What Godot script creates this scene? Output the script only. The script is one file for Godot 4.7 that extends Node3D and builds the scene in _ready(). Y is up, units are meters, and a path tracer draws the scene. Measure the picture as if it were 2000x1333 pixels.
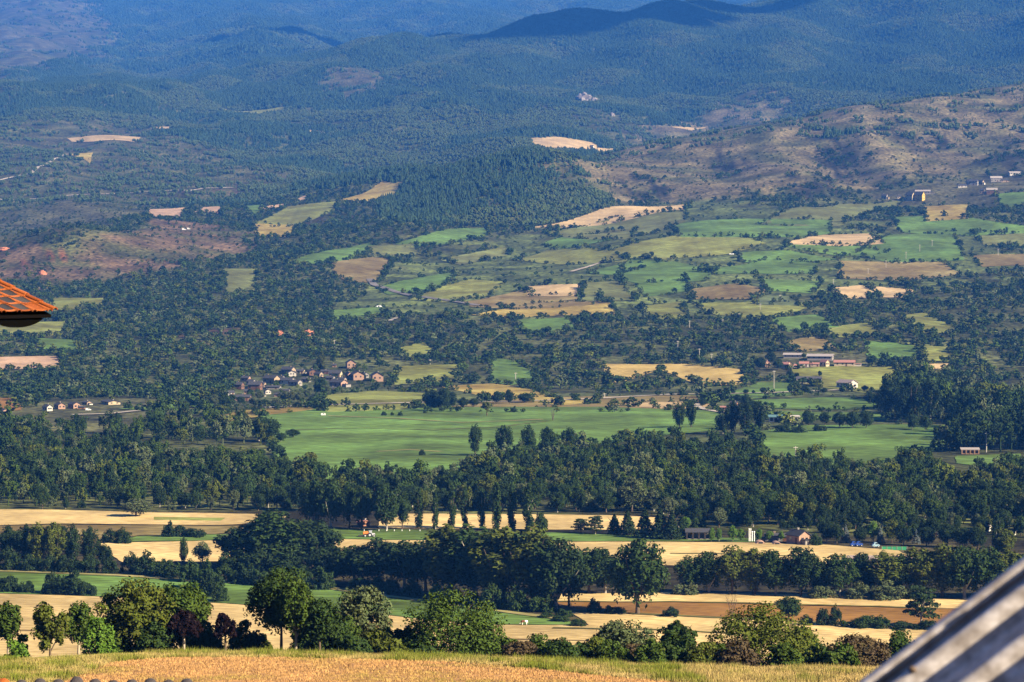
extends Node3D
# A wide valley seen from a hillside garden: wheat and meadows, riverside trees, terraces, wooded mountains in summer haze.
# Ground positions are given as x (metres right) and d (metres ahead of the viewpoint); y is up, z = -d.

const COL_U := [-0.22922,-0.17633,-0.13224,-0.08816,-0.04408,0.0,0.04408,0.08816,0.13224,0.17633,0.22922]
const ROW_D := [-80.0,0.0,30.0,60.0,90.0,120.0,150.0,165.0,180.0,195.0,210.0,222.0,235.0,245.0,260.0,290.0,330.0,380.0,430.0,480.0,540.0,600.0,700.0,1000.0,1500.0,1850.0,1900.0,1950.0,2000.0,2050.0,2100.0,2146.0,2193.0,2242.0,2291.0,2341.0,2393.0,2446.0,2499.0,2554.0,2611.0,2668.0,2727.0,2787.0,2848.0,2911.0,2975.0,3040.0,3107.0,3175.0,3245.0,3317.0,3390.0,3464.0,3540.0,3618.0,3698.0,3779.0,3862.0,3947.0,4034.0,4123.0,4214.0,4306.0,4401.0,4498.0,4597.0,4698.0,4801.0,4907.0,5015.0,5125.0,5238.0,5395.0,5557.0,5724.0,5895.0,6072.0,6254.0,6442.0,6635.0,6834.0,7039.0,7250.0,7468.0,7692.0,7923.0,8160.0,8405.0,8657.0,8917.0,9185.0,9460.0,9744.0,10036.0,10337.0,10648.0,10967.0,11296.0,11635.0,11984.0,12343.0,12714.0,13095.0,13488.0,13893.0,14309.0,14739.0,15181.0,15636.0,16105.0,16589.0,17086.0,17599.0,18127.0,18671.0,19231.0,19808.0,20402.0]
const GROUND_TABLE := [
	[75.0,75.0,75.0,75.0,75.0,75.0,75.0,75.0,75.0,75.0,75.0],
	[74.0,74.0,74.0,74.0,74.0,74.0,74.0,74.0,74.0,74.0,74.0],
	[72.5,72.5,72.5,72.5,72.5,72.5,72.5,72.5,72.5,72.5,72.5],
	[69.5,69.5,69.5,69.5,69.5,69.5,69.5,69.5,69.5,69.5,69.5],
	[66.8,66.8,66.8,66.8,66.8,66.8,66.8,66.9,66.9,66.9,66.9],
	[64.5,64.5,64.5,64.5,64.5,64.5,64.4,64.4,64.4,64.4,64.4],
	[62.6,62.7,62.7,62.7,62.6,62.5,62.3,62.2,62.1,62.1,62.1],
	[61.4,61.5,61.5,61.5,61.4,61.3,61.0,60.8,60.7,60.7,60.7],
	[60.0,60.1,60.2,60.2,60.1,59.9,59.5,59.3,59.3,59.2,59.2],
	[58.4,58.5,58.7,58.7,58.6,58.4,57.9,57.7,57.7,57.6,57.6],
	[56.5,56.6,57.0,57.0,56.8,56.6,56.1,55.9,55.9,55.8,55.8],
	[54.8,54.9,55.4,55.4,55.2,55.0,54.5,54.3,54.2,54.2,54.2],
	[52.8,52.9,53.5,53.5,53.3,53.0,52.5,52.3,52.2,52.2,52.2],
	[50.8,50.9,51.5,51.5,51.3,51.0,50.5,50.3,50.2,50.1,50.1],
	[47.3,47.3,47.9,47.9,47.7,47.4,47.0,46.8,46.7,46.6,46.6],
	[41.1,41.2,41.5,41.5,41.4,41.2,41.0,40.8,40.8,40.7,40.7],
	[33.0,33.0,33.0,33.0,33.0,33.0,33.0,33.0,33.0,33.0,33.0],
	[19.7,19.7,19.7,19.7,19.7,19.7,19.8,19.8,19.8,19.8,19.8],
	[9.0,9.0,9.0,9.0,9.0,9.0,9.0,9.0,9.0,9.0,9.0],
	[3.8,3.8,3.8,3.8,3.8,3.8,3.8,3.8,3.8,3.8,3.8],
	[0.6,0.6,0.6,0.6,0.6,0.6,0.6,0.6,0.6,0.6,0.6],
	[0.0,0.0,0.0,0.0,0.0,0.0,0.0,0.0,0.0,0.0,0.0],
	[0.0,0.0,0.0,0.0,0.0,0.0,0.0,0.0,0.0,0.0,0.0],
	[0.0,0.0,0.0,0.0,0.0,0.0,0.0,0.0,0.0,0.0,0.0],
	[0.0,0.0,0.0,0.0,0.0,0.0,0.0,0.0,0.0,0.0,0.0],
	[0.0,0.0,0.0,0.0,0.0,0.0,0.0,0.0,0.0,0.0,0.0],
	[0.0,0.0,0.0,0.0,0.0,0.0,0.0,0.0,0.0,0.0,0.0],
	[1.1,1.2,1.2,1.2,1.2,1.2,1.1,1.8,1.8,1.8,1.8],
	[3.6,4.1,4.1,4.1,4.1,4.0,4.0,5.9,6.0,6.0,6.0],
	[6.9,7.8,7.8,7.7,7.7,7.7,7.6,10.6,10.7,10.7,10.7],
	[10.1,11.2,11.2,11.2,11.2,11.2,11.2,14.5,14.5,14.5,14.5],
	[12.8,14.0,14.0,14.1,14.1,14.2,14.3,18.0,17.9,17.9,17.9],
	[15.8,17.1,17.1,17.3,17.2,17.4,17.7,21.7,21.4,21.4,21.4],
	[19.1,20.4,20.4,20.7,20.6,21.0,21.5,25.5,25.0,25.0,25.0],
	[22.3,23.6,23.6,24.1,24.0,24.5,25.4,29.3,28.6,28.6,28.6],
	[25.4,26.6,26.6,27.4,27.4,28.2,29.4,33.3,32.1,32.1,32.1],
	[28.3,29.5,29.5,30.5,30.8,31.9,33.5,37.4,35.6,35.7,35.7],
	[31.0,32.1,32.1,33.4,34.1,35.7,37.9,41.6,39.2,39.3,39.3],
	[33.6,34.7,34.6,36.3,37.5,39.6,42.2,45.9,42.8,42.9,42.9],
	[36.5,37.5,37.5,39.4,41.3,43.6,46.8,50.4,46.7,46.8,46.8],
	[39.9,40.9,40.9,43.3,45.7,47.8,51.4,55.1,51.1,51.1,51.1],
	[43.7,44.7,44.9,47.9,50.4,52.0,55.9,59.9,56.0,55.6,55.6],
	[47.8,49.1,49.6,53.4,55.5,56.4,60.6,65.0,61.3,60.5,60.5],
	[52.6,54.1,54.9,59.1,60.6,61.0,65.5,70.3,67.0,65.7,65.7],
	[58.2,59.7,60.7,64.7,65.7,65.8,70.8,75.8,73.0,71.1,71.1],
	[65.9,66.7,67.3,70.0,70.8,70.9,76.6,81.7,79.5,77.0,77.0],
	[74.9,74.9,74.9,75.3,75.7,76.2,82.9,88.1,86.7,83.3,83.3],
	[83.4,83.8,83.9,80.7,80.9,81.8,89.4,94.7,94.5,90.3,90.2],
	[93.0,94.6,95.3,86.7,86.6,87.7,95.9,101.3,102.4,97.9,97.7],
	[99.5,102.2,105.1,94.2,93.1,93.7,102.1,107.7,109.6,105.7,105.6],
	[100.0,102.8,110.4,102.7,100.3,99.8,107.9,114.1,116.4,113.7,114.1],
	[99.8,102.4,113.9,109.8,107.8,106.5,113.7,120.4,123.1,122.0,123.4],
	[99.5,102.0,116.9,113.7,115.0,113.7,119.6,127.0,129.9,130.6,133.0],
	[99.4,101.8,120.1,116.0,121.6,121.5,125.9,133.6,136.9,139.3,142.4],
	[100.8,103.1,123.4,118.1,127.8,129.9,132.9,140.4,143.9,148.2,151.4],
	[104.0,106.0,126.5,121.1,134.0,139.5,140.7,148.0,151.8,157.4,160.5],
	[108.8,110.2,129.8,125.8,140.3,150.8,149.3,157.7,161.6,167.2,170.4],
	[114.6,115.5,133.2,131.6,147.2,166.2,158.9,169.8,173.6,177.5,181.6],
	[121.0,121.4,137.0,138.0,155.0,184.5,170.2,183.1,186.6,188.5,194.0],
	[127.5,127.5,141.5,144.5,164.5,203.0,182.4,196.0,199.4,200.3,207.2],
	[134.8,134.8,146.9,151.5,175.0,223.0,194.5,209.1,212.2,212.9,221.0],
	[143.9,144.3,153.4,159.0,185.4,229.4,205.8,222.4,225.5,226.4,235.7],
	[154.1,155.2,160.8,166.7,195.8,225.5,217.5,236.0,239.8,240.8,251.5],
	[164.7,166.5,168.9,174.6,205.4,218.7,228.5,252.0,257.5,257.2,269.3],
	[175.2,177.5,177.5,182.7,206.8,212.0,238.4,270.3,278.8,278.3,292.4],
	[185.4,188.0,187.0,191.2,205.6,208.8,246.6,287.9,300.8,302.5,318.9],
	[195.9,198.5,197.7,199.9,204.2,211.2,254.3,301.3,320.7,327.5,346.1],
	[206.6,209.1,209.2,209.1,203.5,218.0,258.0,306.8,335.3,350.6,371.3],
	[217.6,220.1,221.2,218.8,207.2,228.4,257.5,301.8,341.0,368.9,391.3],
	[229.1,231.7,233.4,229.0,217.2,241.4,256.3,289.3,336.2,379.2,402.6],
	[241.1,243.7,245.8,239.8,231.1,255.6,255.1,274.4,325.0,378.6,402.1],
	[253.5,256.1,258.6,251.0,246.1,269.6,255.1,262.7,311.9,370.3,393.9],
	[266.4,269.0,271.8,263.0,259.6,282.2,262.8,260.2,302.2,358.6,382.3],
	[284.4,287.0,290.4,280.3,277.7,299.4,283.3,267.7,302.1,346.1,370.0],
	[302.9,305.7,309.5,299.2,297.3,317.8,303.5,282.2,310.6,348.0,372.2],
	[321.7,324.9,328.9,319.9,318.0,337.6,323.2,299.1,324.1,362.2,387.1],
	[341.1,344.5,348.4,341.7,339.7,358.9,344.9,321.8,342.4,381.3,407.1],
	[360.9,365.2,369.4,364.4,362.6,382.0,369.3,350.6,374.5,405.4,432.1],
	[381.2,387.5,393.7,388.0,386.7,406.6,396.1,380.6,410.5,437.1,464.6],
	[404.8,415.9,425.1,412.8,412.3,433.0,424.5,412.7,440.8,470.3,498.6],
	[427.1,443.2,458.2,439.2,439.2,461.4,454.4,446.0,470.3,504.8,533.9],
	[440.2,458.0,484.2,468.2,467.9,491.5,486.0,479.2,503.2,540.3,570.3],
	[445.4,462.7,502.6,498.9,498.2,522.8,519.2,513.6,538.9,575.6,606.5],
	[450.2,467.0,518.6,528.8,530.2,555.4,554.1,550.8,577.3,611.9,643.7],
	[461.8,478.2,535.1,558.3,568.0,589.8,591.0,591.5,618.4,651.4,684.2],
	[483.3,500.0,550.9,585.7,613.0,626.2,629.5,634.9,662.4,693.8,727.3],
	[511.9,529.4,566.5,598.1,649.0,671.3,671.9,680.9,709.6,739.6,774.0],
	[544.1,562.5,582.9,603.7,660.1,723.4,723.7,735.1,762.9,789.7,825.7],
	[575.9,595.1,601.4,615.2,663.1,767.4,770.6,794.4,826.7,852.6,891.8],
	[603.7,623.3,622.7,643.7,666.4,785.8,792.6,845.7,888.3,919.9,962.9],
	[631.0,650.6,646.5,683.4,674.8,789.9,799.0,877.3,932.4,975.2,1021.8],
	[658.4,677.9,672.5,724.8,690.7,794.0,805.1,902.1,962.4,1007.9,1056.5],
	[686.2,705.5,700.8,759.1,713.3,803.0,816.7,924.0,989.6,1033.5,1083.8],
	[715.0,734.1,731.4,791.5,741.6,816.8,832.9,943.1,1013.8,1054.9,1106.6],
	[745.4,764.2,764.1,823.3,774.3,834.1,852.4,959.8,1034.9,1073.9,1126.9],
	[777.9,796.6,798.9,855.0,810.1,856.8,876.2,974.2,1052.7,1092.6,1147.0],
	[813.5,832.3,836.0,887.2,847.0,884.8,904.4,986.7,1067.1,1113.5,1169.5],
	[852.9,872.0,875.9,920.3,884.1,917.7,936.4,995.8,1077.2,1133.3,1190.9],
	[896.7,916.2,920.4,955.1,926.8,954.7,971.9,1003.8,1084.2,1151.9,1211.1],
	[943.8,964.0,968.4,992.4,974.5,995.2,1010.3,1024.5,1103.6,1173.2,1234.2],
	[993.1,1014.1,1018.5,1033.2,1024.9,1037.9,1050.9,1067.6,1146.4,1201.9,1264.8],
	[1043.2,1064.9,1069.1,1077.2,1075.6,1081.7,1092.8,1119.6,1200.7,1252.4,1317.4],
	[1093.2,1115.5,1119.2,1123.8,1125.4,1126.7,1136.0,1166.7,1251.9,1315.2,1382.0],
	[1143.8,1166.7,1169.6,1173.5,1175.7,1175.2,1182.1,1212.8,1300.9,1370.1,1438.9],
	[1196.9,1220.5,1222.3,1227.3,1228.6,1228.1,1232.3,1261.4,1352.2,1424.1,1495.0],
	[1254.5,1278.8,1279.6,1286.2,1286.3,1286.5,1288.1,1314.6,1407.6,1480.8,1553.8],
	[1318.8,1343.9,1343.9,1351.0,1351.2,1351.0,1350.5,1374.9,1469.1,1544.3,1619.4],
	[1390.6,1416.6,1416.2,1422.6,1423.1,1422.4,1420.8,1442.3,1537.2,1615.4,1692.8],
	[1468.8,1496.1,1495.5,1500.8,1501.5,1500.6,1498.7,1516.3,1610.9,1692.1,1771.8],
	[1554.5,1583.1,1582.5,1586.6,1587.1,1586.4,1584.9,1597.7,1691.4,1775.3,1857.3],
	[1648.8,1678.4,1678.1,1680.7,1681.0,1680.6,1679.7,1687.6,1779.8,1866.1,1950.6],
	[1753.1,1783.2,1783.1,1784.2,1784.3,1784.2,1784.0,1787.2,1877.7,1965.9,2052.9],
	[1868.4,1897.9,1897.9,1897.7,1897.7,1897.7,1897.7,1897.2,1986.2,2075.6,2165.3],
	[2003.6,2030.6,2030.6,2029.6,2029.6,2029.6,2029.6,2027.1,2114.0,2202.5,2294.9],
	[2159.4,2181.6,2181.6,2180.5,2180.5,2180.5,2180.5,2177.6,2261.3,2346.9,2442.0],
	[2330.9,2346.7,2346.7,2345.9,2345.9,2345.9,2345.9,2343.7,2423.5,2504.7,2602.7],
	[2511.7,2520.5,2520.5,2520.1,2520.1,2520.1,2520.1,2519.2,2594.6,2670.7,2771.5],
	[2694.7,2696.7,2696.7,2696.6,2696.6,2696.6,2696.6,2696.6,2767.7,2839.0,2942.8],
	[2870.8,2867.3,2867.3,2867.1,2867.1,2867.1,2867.1,2866.7,2934.3,3002.1,3109.0]]
const BUMPS := [[460.0,4060.0,55.0,330.0,-20.0],[300.0,4150.0,45.0,220.0,-9.0],[610.0,4200.0,60.0,260.0,-11.0],[-480.0,3120.0,70.0,140.0,12.0],[-330.0,3150.0,50.0,120.0,-9.0],[-560.0,3080.0,40.0,120.0,-8.0]]
const FIELDS := [
	["wheat","wide pale wheat field behind the garden trees",[-151.9,740.5,-104.5,729.3,-72.1,715.3,-28.1,689.9,-8.3,673.6,17.9,672.7,13.8,698.8,37.8,689.9,60.3,682.1,94.5,668,133.7,657.1,123.7,607.7,-124.8,607.7]],
	["green","green meadow strip between the big grove and the wheat",[-162.5,792.5,-105.8,777.3,-76.7,761.4,-47.6,747.3,-12.5,709.1,6.1,691.9,16.7,673.6,-8.4,674.5,-28.1,690.9,-72.2,716.4,-104.6,730.4,-152.1,741.6]],
	["wheat","narrow wheat strip above the brown field",[12,734.9,40.5,739.3,82.8,731.5,111.2,722.8,144.7,711.1,141.3,694.8,103.5,704.9,39.4,718.5,11.2,718.5]],
	["ochre","brown ploughed strip between two wheat fields",[11.2,717.5,39.3,717.5,103.3,703.9,141.1,693.8,134.1,658.9,94.8,669.9,60.5,684,37.9,691.9,12.4,701.9]],
	["wheat","small wheat field beside the great ash trees",[-123.8,864.5,-89.6,873.9,-74.3,875.4,-68.8,811.1,-82,813.8,-109,811.1,-118.3,842]],
	["wheat","wheat field behind the central grove and farm trees",[-55.8,877,20,869.2,47.6,869.2,76.5,866.1,94.2,859.9,112.6,843.5,113.8,830.5,84.4,795.1,44,803,14.3,808.4,-52.3,822.1]],
	["green","mown green strip where the tractor works",[-121.2,867.6,-114.4,886.6,-91.4,891.5,-56.4,911.6,-24,906.5,17.4,896.5,51.7,886.6,74.5,878.6,73.7,869.2,47.7,870.7,20,870.7,-55.9,878.6,-89.8,875.4]],
	["wheat","long pale wheat field before the riverside trees",[-201.6,983.6,-155.8,979.7,-130.5,971.8,-81.6,962.2,-74.2,954.6,-75.8,932.6,-93.1,923.8,-114.5,925.5,-144.5,929.1,-187.6,915.1]],
	["olive","thin olive stripe inside the far wheat field",[-117.9,952.8,-93.9,949,-94.5,938,-116.5,941.7]],
	["wheat","wheat field seen between the row of columnar poplars",[-44.3,964.1,8.5,962.2,32.2,958.4,47.1,950.9,44.9,908.2,9.6,908.2,-42,913.3]],
	["dry","dry grass bank below the far wheat field",[-187.2,913.3,-143.9,925.5,-94.3,920.3,-71.7,922,-91.6,893.2,-114.8,889.9,-122.9,869.2,-175.1,853.9]],
	["green","broad bright green valley meadow with a lone tree",[-141,1593,-127,1636,-105,1652,-52,1641,0,1647,52,1647,89,1619,114,1609,106,1433,76,1392,47,1331,0,1243,-19.9,1127.5,-42.4,1092,-70.7,1112,-95.5,1188.1,-119,1392]],
	["olive","yellow green meadow below the slate roofed village",[-116,1648,-114,1792,-88,1847,-54,1812,-46,1643,-63,1614,-101,1592]],
	["yellow","yellowish margin of the valley meadow",[-160,1533,-150,1609,-127,1641,-105,1658,-114,1609,-132,1562,-148,1495]],
	["dry","brownish pasture beside the valley road",[-46,1631,12,1760,104,1786,129,1741,85,1609,53,1592,0,1587,-48,1598]],
	["tan","ploughed tan patch beside the valley road",[58,1681,100,1710,119,1681,113,1625,81,1630]],
	["yellow","yellow stubble strip above the valley road",[-48,1903,-14,1932,7,1897,25,1754,54,1690,29,1666,-12,1747]],
	["green","steep green slope inside the wooded bank",[-14,2120,0,2091,22,1978,0,1917,-14,1942]],
	["olive","shaded meadow on the bank above the road",[-82,2046,-35,2064,-38,1936,-78,1916]],
	["olive","small clearing in the wooded bank",[-88,2178,-67,2231,-52,2123,-77,2088]],
	["gold","golden field above the wooded bank",[65,2074,120,2069,163,2011,152,1915,128,1906,104,2028,65,1928]],
	["olive","sloping meadow below the pink roofed houses",[194,2012,229,2027,282,2024,272,1902,221,1815,201,1901,187,1944]],
	["green","green meadow beside the tall white pole",[115,1754,164,1937,188,1936,177,1794,130,1715]],
	["green","upper green strip of the barn meadows",[140,1722,193,1760,226,1722,214,1625,160,1619,136,1641]],
	["green","middle green strip of the barn meadows",[139,1603,207,1582,196,1513,134,1523]],
	["green","lower green meadow beneath the white shed",[117,1412,145,1468,198,1477,225,1468,200,1317,163,1212,138.6,1154.2,115.5,1168.1,104,1224]],
	["green","bright green terrace beside the red earth bank",[266,2189,284,2178,303,2144,288,2067,255,2067]],
	["olive","pale terrace beside the bright green one",[285,2196,323,2129,310,2052,291,2061,302,2137]],
	["tan","small tan field in the woods beyond the poplar stand",[276,2037,308,2043,299,1978,272,1978]],
	["green","green paddock in front of the wooden stable",[191,1243,221,1259,210.9,1199.8,193.7,1179.4,183.9,1199.8]],
	["green","curved green strip under the pine hill",[-236,2981,-200,3152,-160,3243,-151,3227,-166,3037,-197,2936]],
	["green","green terrace at the foot of the pine hill",[-131,3230,-99,3298,-31,3470,-26,3350,-68,3217,-113,3195]],
	["dull","dull pasture between two green strips",[-159,3212,-108,3227,-101,3139,-147,3081]],
	["dry","reddish dry slope above the curved road",[-184,2977,-142,3108,-123,3046,-128,2787,-153,2793,-176,2860]],
	["green","green terrace inside the bend of the road",[-128,2748,-85,2851,-59,2923,-55,2849,-74,2714,-114,2692]],
	["olive","olive terrace beside the bend of the road",[-73,2748,-40,2816,-7,2781,-19,2655,-59,2584,-93,2628]],
	["olive","long olive pasture in the middle terraces",[0,3072,45,3176,108,3063,118,2938,53,2991]],
	["olive","wide olive slope below the farm lane",[106,3072,173,3160,249,3140,269,3054,221,2984,155,2939,118,2982]],
	["green","bright green terrace in the middle of the slope",[113,2921,165,2922,201,2832,181,2708,114,2701,102,2747]],
	["green","narrow green terrace beside the field lane",[70,2833,126,2968,152,2932,98,2783]],
	["tan","small ripe grain field on the terraces",[12,2718,67,2697,60,2609,14,2631]],
	["dull","faded pasture beside the ripe grain field",[67,2709,101,2721,110,2550,59,2553]],
	["dry","dry brown pasture on the lower terraces",[-46,2588,9,2685,23,2636,78,2611,82,2526,4,2482,-36,2528]],
	["yellow","yellow green strip on the lower terraces",[-34,2429,27,2563,85,2541,88,2445,43,2433,-8,2399]],
	["green","green field at the edge of the wooded bank",[4,2386,47,2414,51,2308,8,2275]],
	["green","narrow green field with a white greenhouse",[-160,2527,-113,2564,-109,2442,-149,2409]],
	["green","wide green terrace below the brown ploughed slope",[186,3407,270,3406,372,3377,353,3234,275,3119,183,3145]],
	["dull","grey olive ploughed slope below the hill village",[284,3356,413,3666,501,3720,474,3640,372,3302]],
	["tan","pinkish stubble field among the upper terraces",[287,3044,335,3218,399,3237,394,3077,344,3047]],
	["green","large green terrace with a line of poles",[351,2978,419,3216,494,3251,454,2913,379,2904]],
	["green","green strip under the pinkish stubble",[278,3036,358,3075,391,2997,335,2966]],
	["green","green strip with scattered bushes",[232,2994,286,3005,331,2937,287,2906,232,2926]],
	["green","pale green terrace with a lone poplar pair",[176,2812,260,2952,307,2903,293,2816,195,2762]],
	["dry","brown heathy slope beside the heath of the terraces",[330,2924,431,2909,437,2818,366,2728,312,2767]],
	["dry","brown fallow strip on the terraces below the hill village",[161,2641,207,2673,230,2612,215,2545,158,2560]],
	["green","green strip behind the round grove",[230,2720,293,2725,269,2589,229,2600]],
	["tan","ripe field with two small trees",[288,2644,327,2685,325,2572,287,2546]],
	["tan","narrow ripe strip behind the bushes",[330,2675,366,2643,347,2555,326,2572]],
	["olive","yellowish meadow below the pale green strip",[157,2536,248,2515,253,2467,208,2361,170,2416]],
	["pale","pale green strip on the terraces below the hill village",[211,2572,248,2562,246,2479,212,2500]],
	["olive","rounded green knoll in the woods below the hill village",[322,2412,348,2439,352,2253,316,2239]],
	["tan","pale stubble field above the terraces",[18,3454,123,3673,231,3745,215,3587,124,3507]],
	["dull","dull green pasture above the terraces",[36,3402,126,3568,213,3550,205,3423,122,3151,58,3275]],
	["yellow","pale green field on the shoulder of the pine hill",[-242,3988,-188,4196,-148,4138,-162,3994,-215,3944]],
	["olive","light green field above the eroded hill",[-335,3688,-305,3940,-238,3976,-232,3824,-287,3704]],
	["yellow","small yellow field above the eroded hill",[-335,3728,-273,3737,-251,3307,-295,3351]],
	["pink","pink stubble strip on the ridge above the eroded hill",[-342,3920,-294,4178,-289,4121,-316,3895]],
	["pink","pink stubble field at the end of the ridge",[-518,4116,-464,4193,-438,3835,-437,3491]],
	["pink","short pink stubble strip on the ridge",[-438,3956,-421,4271,-388,3866]],
	["green","green strip between the pink stubble fields",[-424,4235,-343,4100,-335,3808]],
	["tan","bare tan field at the foot of the big forest",[26,5294,75,5323,159,5367,148,5258,62,5018,40,5077]],
	["tan","small bare field by the white farm",[137,5270,204,5373,166,5239]],
	["tan","narrow bare field under the big forest",[333,6111,419,6225,377,6113]],
	["tan","long straw field on the heathy mountain",[-850,5552,-712,5576,-704,5416,-834,5506]],
	["tan","small straw field on the heathy mountain",[-729,5919,-681,5883,-679,5761]],
	["tan","straw clearing in the mountain forest",[-459,6063,-405,6052,-325,5808,-378,5959]],
	["yellow","yellowish clearing on the heathy mountain",[-783,5102,-739,5128,-722,4968]],
	["olive","pale clearing in the far forest",[-683,6695,-511,6594,-512,6533,-667,6649]],
	["pink","pinkish stubble by the woods by the stone hamlet",[-395,2111,-329,2122,-319,2044,-378,2022]],
	["olive","green glade beneath the tiled eave",[-452,2417,-370,2414,-352,2282,-421,2251]],
	["green","green glade among the woods by the stone hamlet",[-376,2254,-336,2240,-319,2141,-346,2157]],
	["olive","pale strip in front of the woods by the stone hamlet",[-428,2685,-370,2674,-360,2549,-402,2531]],
	["dull","dull sloping pasture among the woods by the stone hamlet",[-290,2927,-256,2911,-242,2718,-260,2638]],
	["green","green strip before the stone hamlet",[-221,1625,-187,1704,-182,1641,-202,1609]],
	["ochre","tan field beside the stone hamlet",[-328,1753,-298,1747,-273,1614,-294,1571]],
	["yellow","yellow field below the hill village",[514,3655,567,3606,525,3339,477,3341]],
	["green","green field below the hill village houses",[608,3656,680,3645,646,3458,598,3538]],
	["green","outermost meadow in the upper terraces",[450,3449,531,3348,569,3261,598,3201,506,3187,436,3255]],
	["dry","dry pasture on the outer edge of the terraces",[467,2945,562,3010,537,2874,464,2861]],
	["green","green glade in the woods beyond the poplar stand",[266,1710,292,1722,275,1641,258,1641]],
	["olive","olive strip below the golden meadow",[129,1625,145,1647,142,1609,128,1593]],
	["green","green strip in the terraces under the hedges",[114,2697,163,2718,159,2622,119,2587]],
	["dull","faded strip of the middle terraces",[-77,3102,-6,3213,0,3157,-53,3005]],
	["green","long green strip above the olive pasture",[34,3226,108,3415,145,3421,131,3171,50,3153]],
	["olive","meadow strip beside the wooded bank",[106,2504,148,2545,146,2406,120,2356]],
	["green","green bank under the terrace hedges",[210,2379,255,2409,259,2290,214,2247]],
	["olive","thin meadow in the woods below the hill village",[242,2288,287,2326,283,2230,249,2204]],
	["dry","red brown earth slope above the pink houses",[204,2185,235,2216,242,2140,208,2106]],
	["dull","faded pasture beside the outermost meadow",[510,3219,596,3189,570,3051,504,3107]]]
const ROADS := [
	["pale valley road running behind the green meadow",3.2,"road",[-139,1636,-117,1658,-77,1681,-54,1692,0,1704,40,1729,98,1792,127,1799,160,1812,213,1854]],
	["grey country road curving through the terraces",3.5,"asphalt",[-138,2820,-132,2770,-116,2732,-95,2681,-69,2625,-46,2584,-29,2545]],
	["pale farm track beside the big lone trees",2.2,"road",[109,1692,105,1641,109,1609,116,1582]],
	["pale farm lane leading to the brick farmhouse",2.2,"road",[109,1687,117,1716,124,1741]],
	["pale field lane between hedges",2.5,"road",[58,2845,77,2910,93,2976]],
	["pale track crossing the heathy mountain slope",3.0,"road",[-811,4345,-700,4417,-586,4435,-491,4424,-437,4551]],
	["winding track on the heathy mountain",3.0,"road",[-835,4559,-778,4701,-786,4933,-782,5102]],
	["pale track in front of the stone hamlet",2.5,"road",[-237,1562,-219,1572,-207,1603]],
	["short pale lane among the bank trees",2.0,"road",[-101,2397,-96,2423,-91,2447]],
	["faint wheel track across the wide pale wheat field, upper of two",0.5,"track",[-4.6,648.3,17.1,644.9,45.2,638.1,53.9,634.7]],
	["faint wheel track across the wide pale wheat field, lower of two",0.5,"track",[-117.5,664.3,-102.9,660.7,-85.3,651.8,-68.8,648.3]],
	["weedy verge between wheat and brown field",1.0,"ditch",[10.2,701.9,37.9,690.9,60.3,682.1,94.5,668]],
	["weedy line crossing the wheat beside the brown field",0.9,"ditch",[9.4,667.1,36.4,663.4,55.7,656.3]],
	["dry verge along the top of the meadow strip",1.6,"strip",[-154.1,792.5,-105.8,777.3,-76.7,761.4,-47.6,747.3,-12.5,709.1,12.1,683.1]],
	["weedy verge between narrow wheat strip and brown field",0.8,"ditch",[11.2,718,39.4,718,75.5,711.1,103.4,704.4]],
	["dark ditch curving across the green valley meadow",1.2,"ditch",[-111,1425,-76,1442,-38,1425,-5,1455,19,1504]],
	["pale mown strip on the green valley meadow, longer of two",1.8,"strip",[-99,1552,-59,1528,-26,1490,16,1518]],
	["pale mown strip on the green valley meadow, shorter of two",1.8,"strip",[-59,1269,-45,1282,-31,1269]],
	["weedy verge of the farm wheat field",0.8,"ditch",[45.7,834.8,61.9,833.4,81.9,827.7]]]
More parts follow.
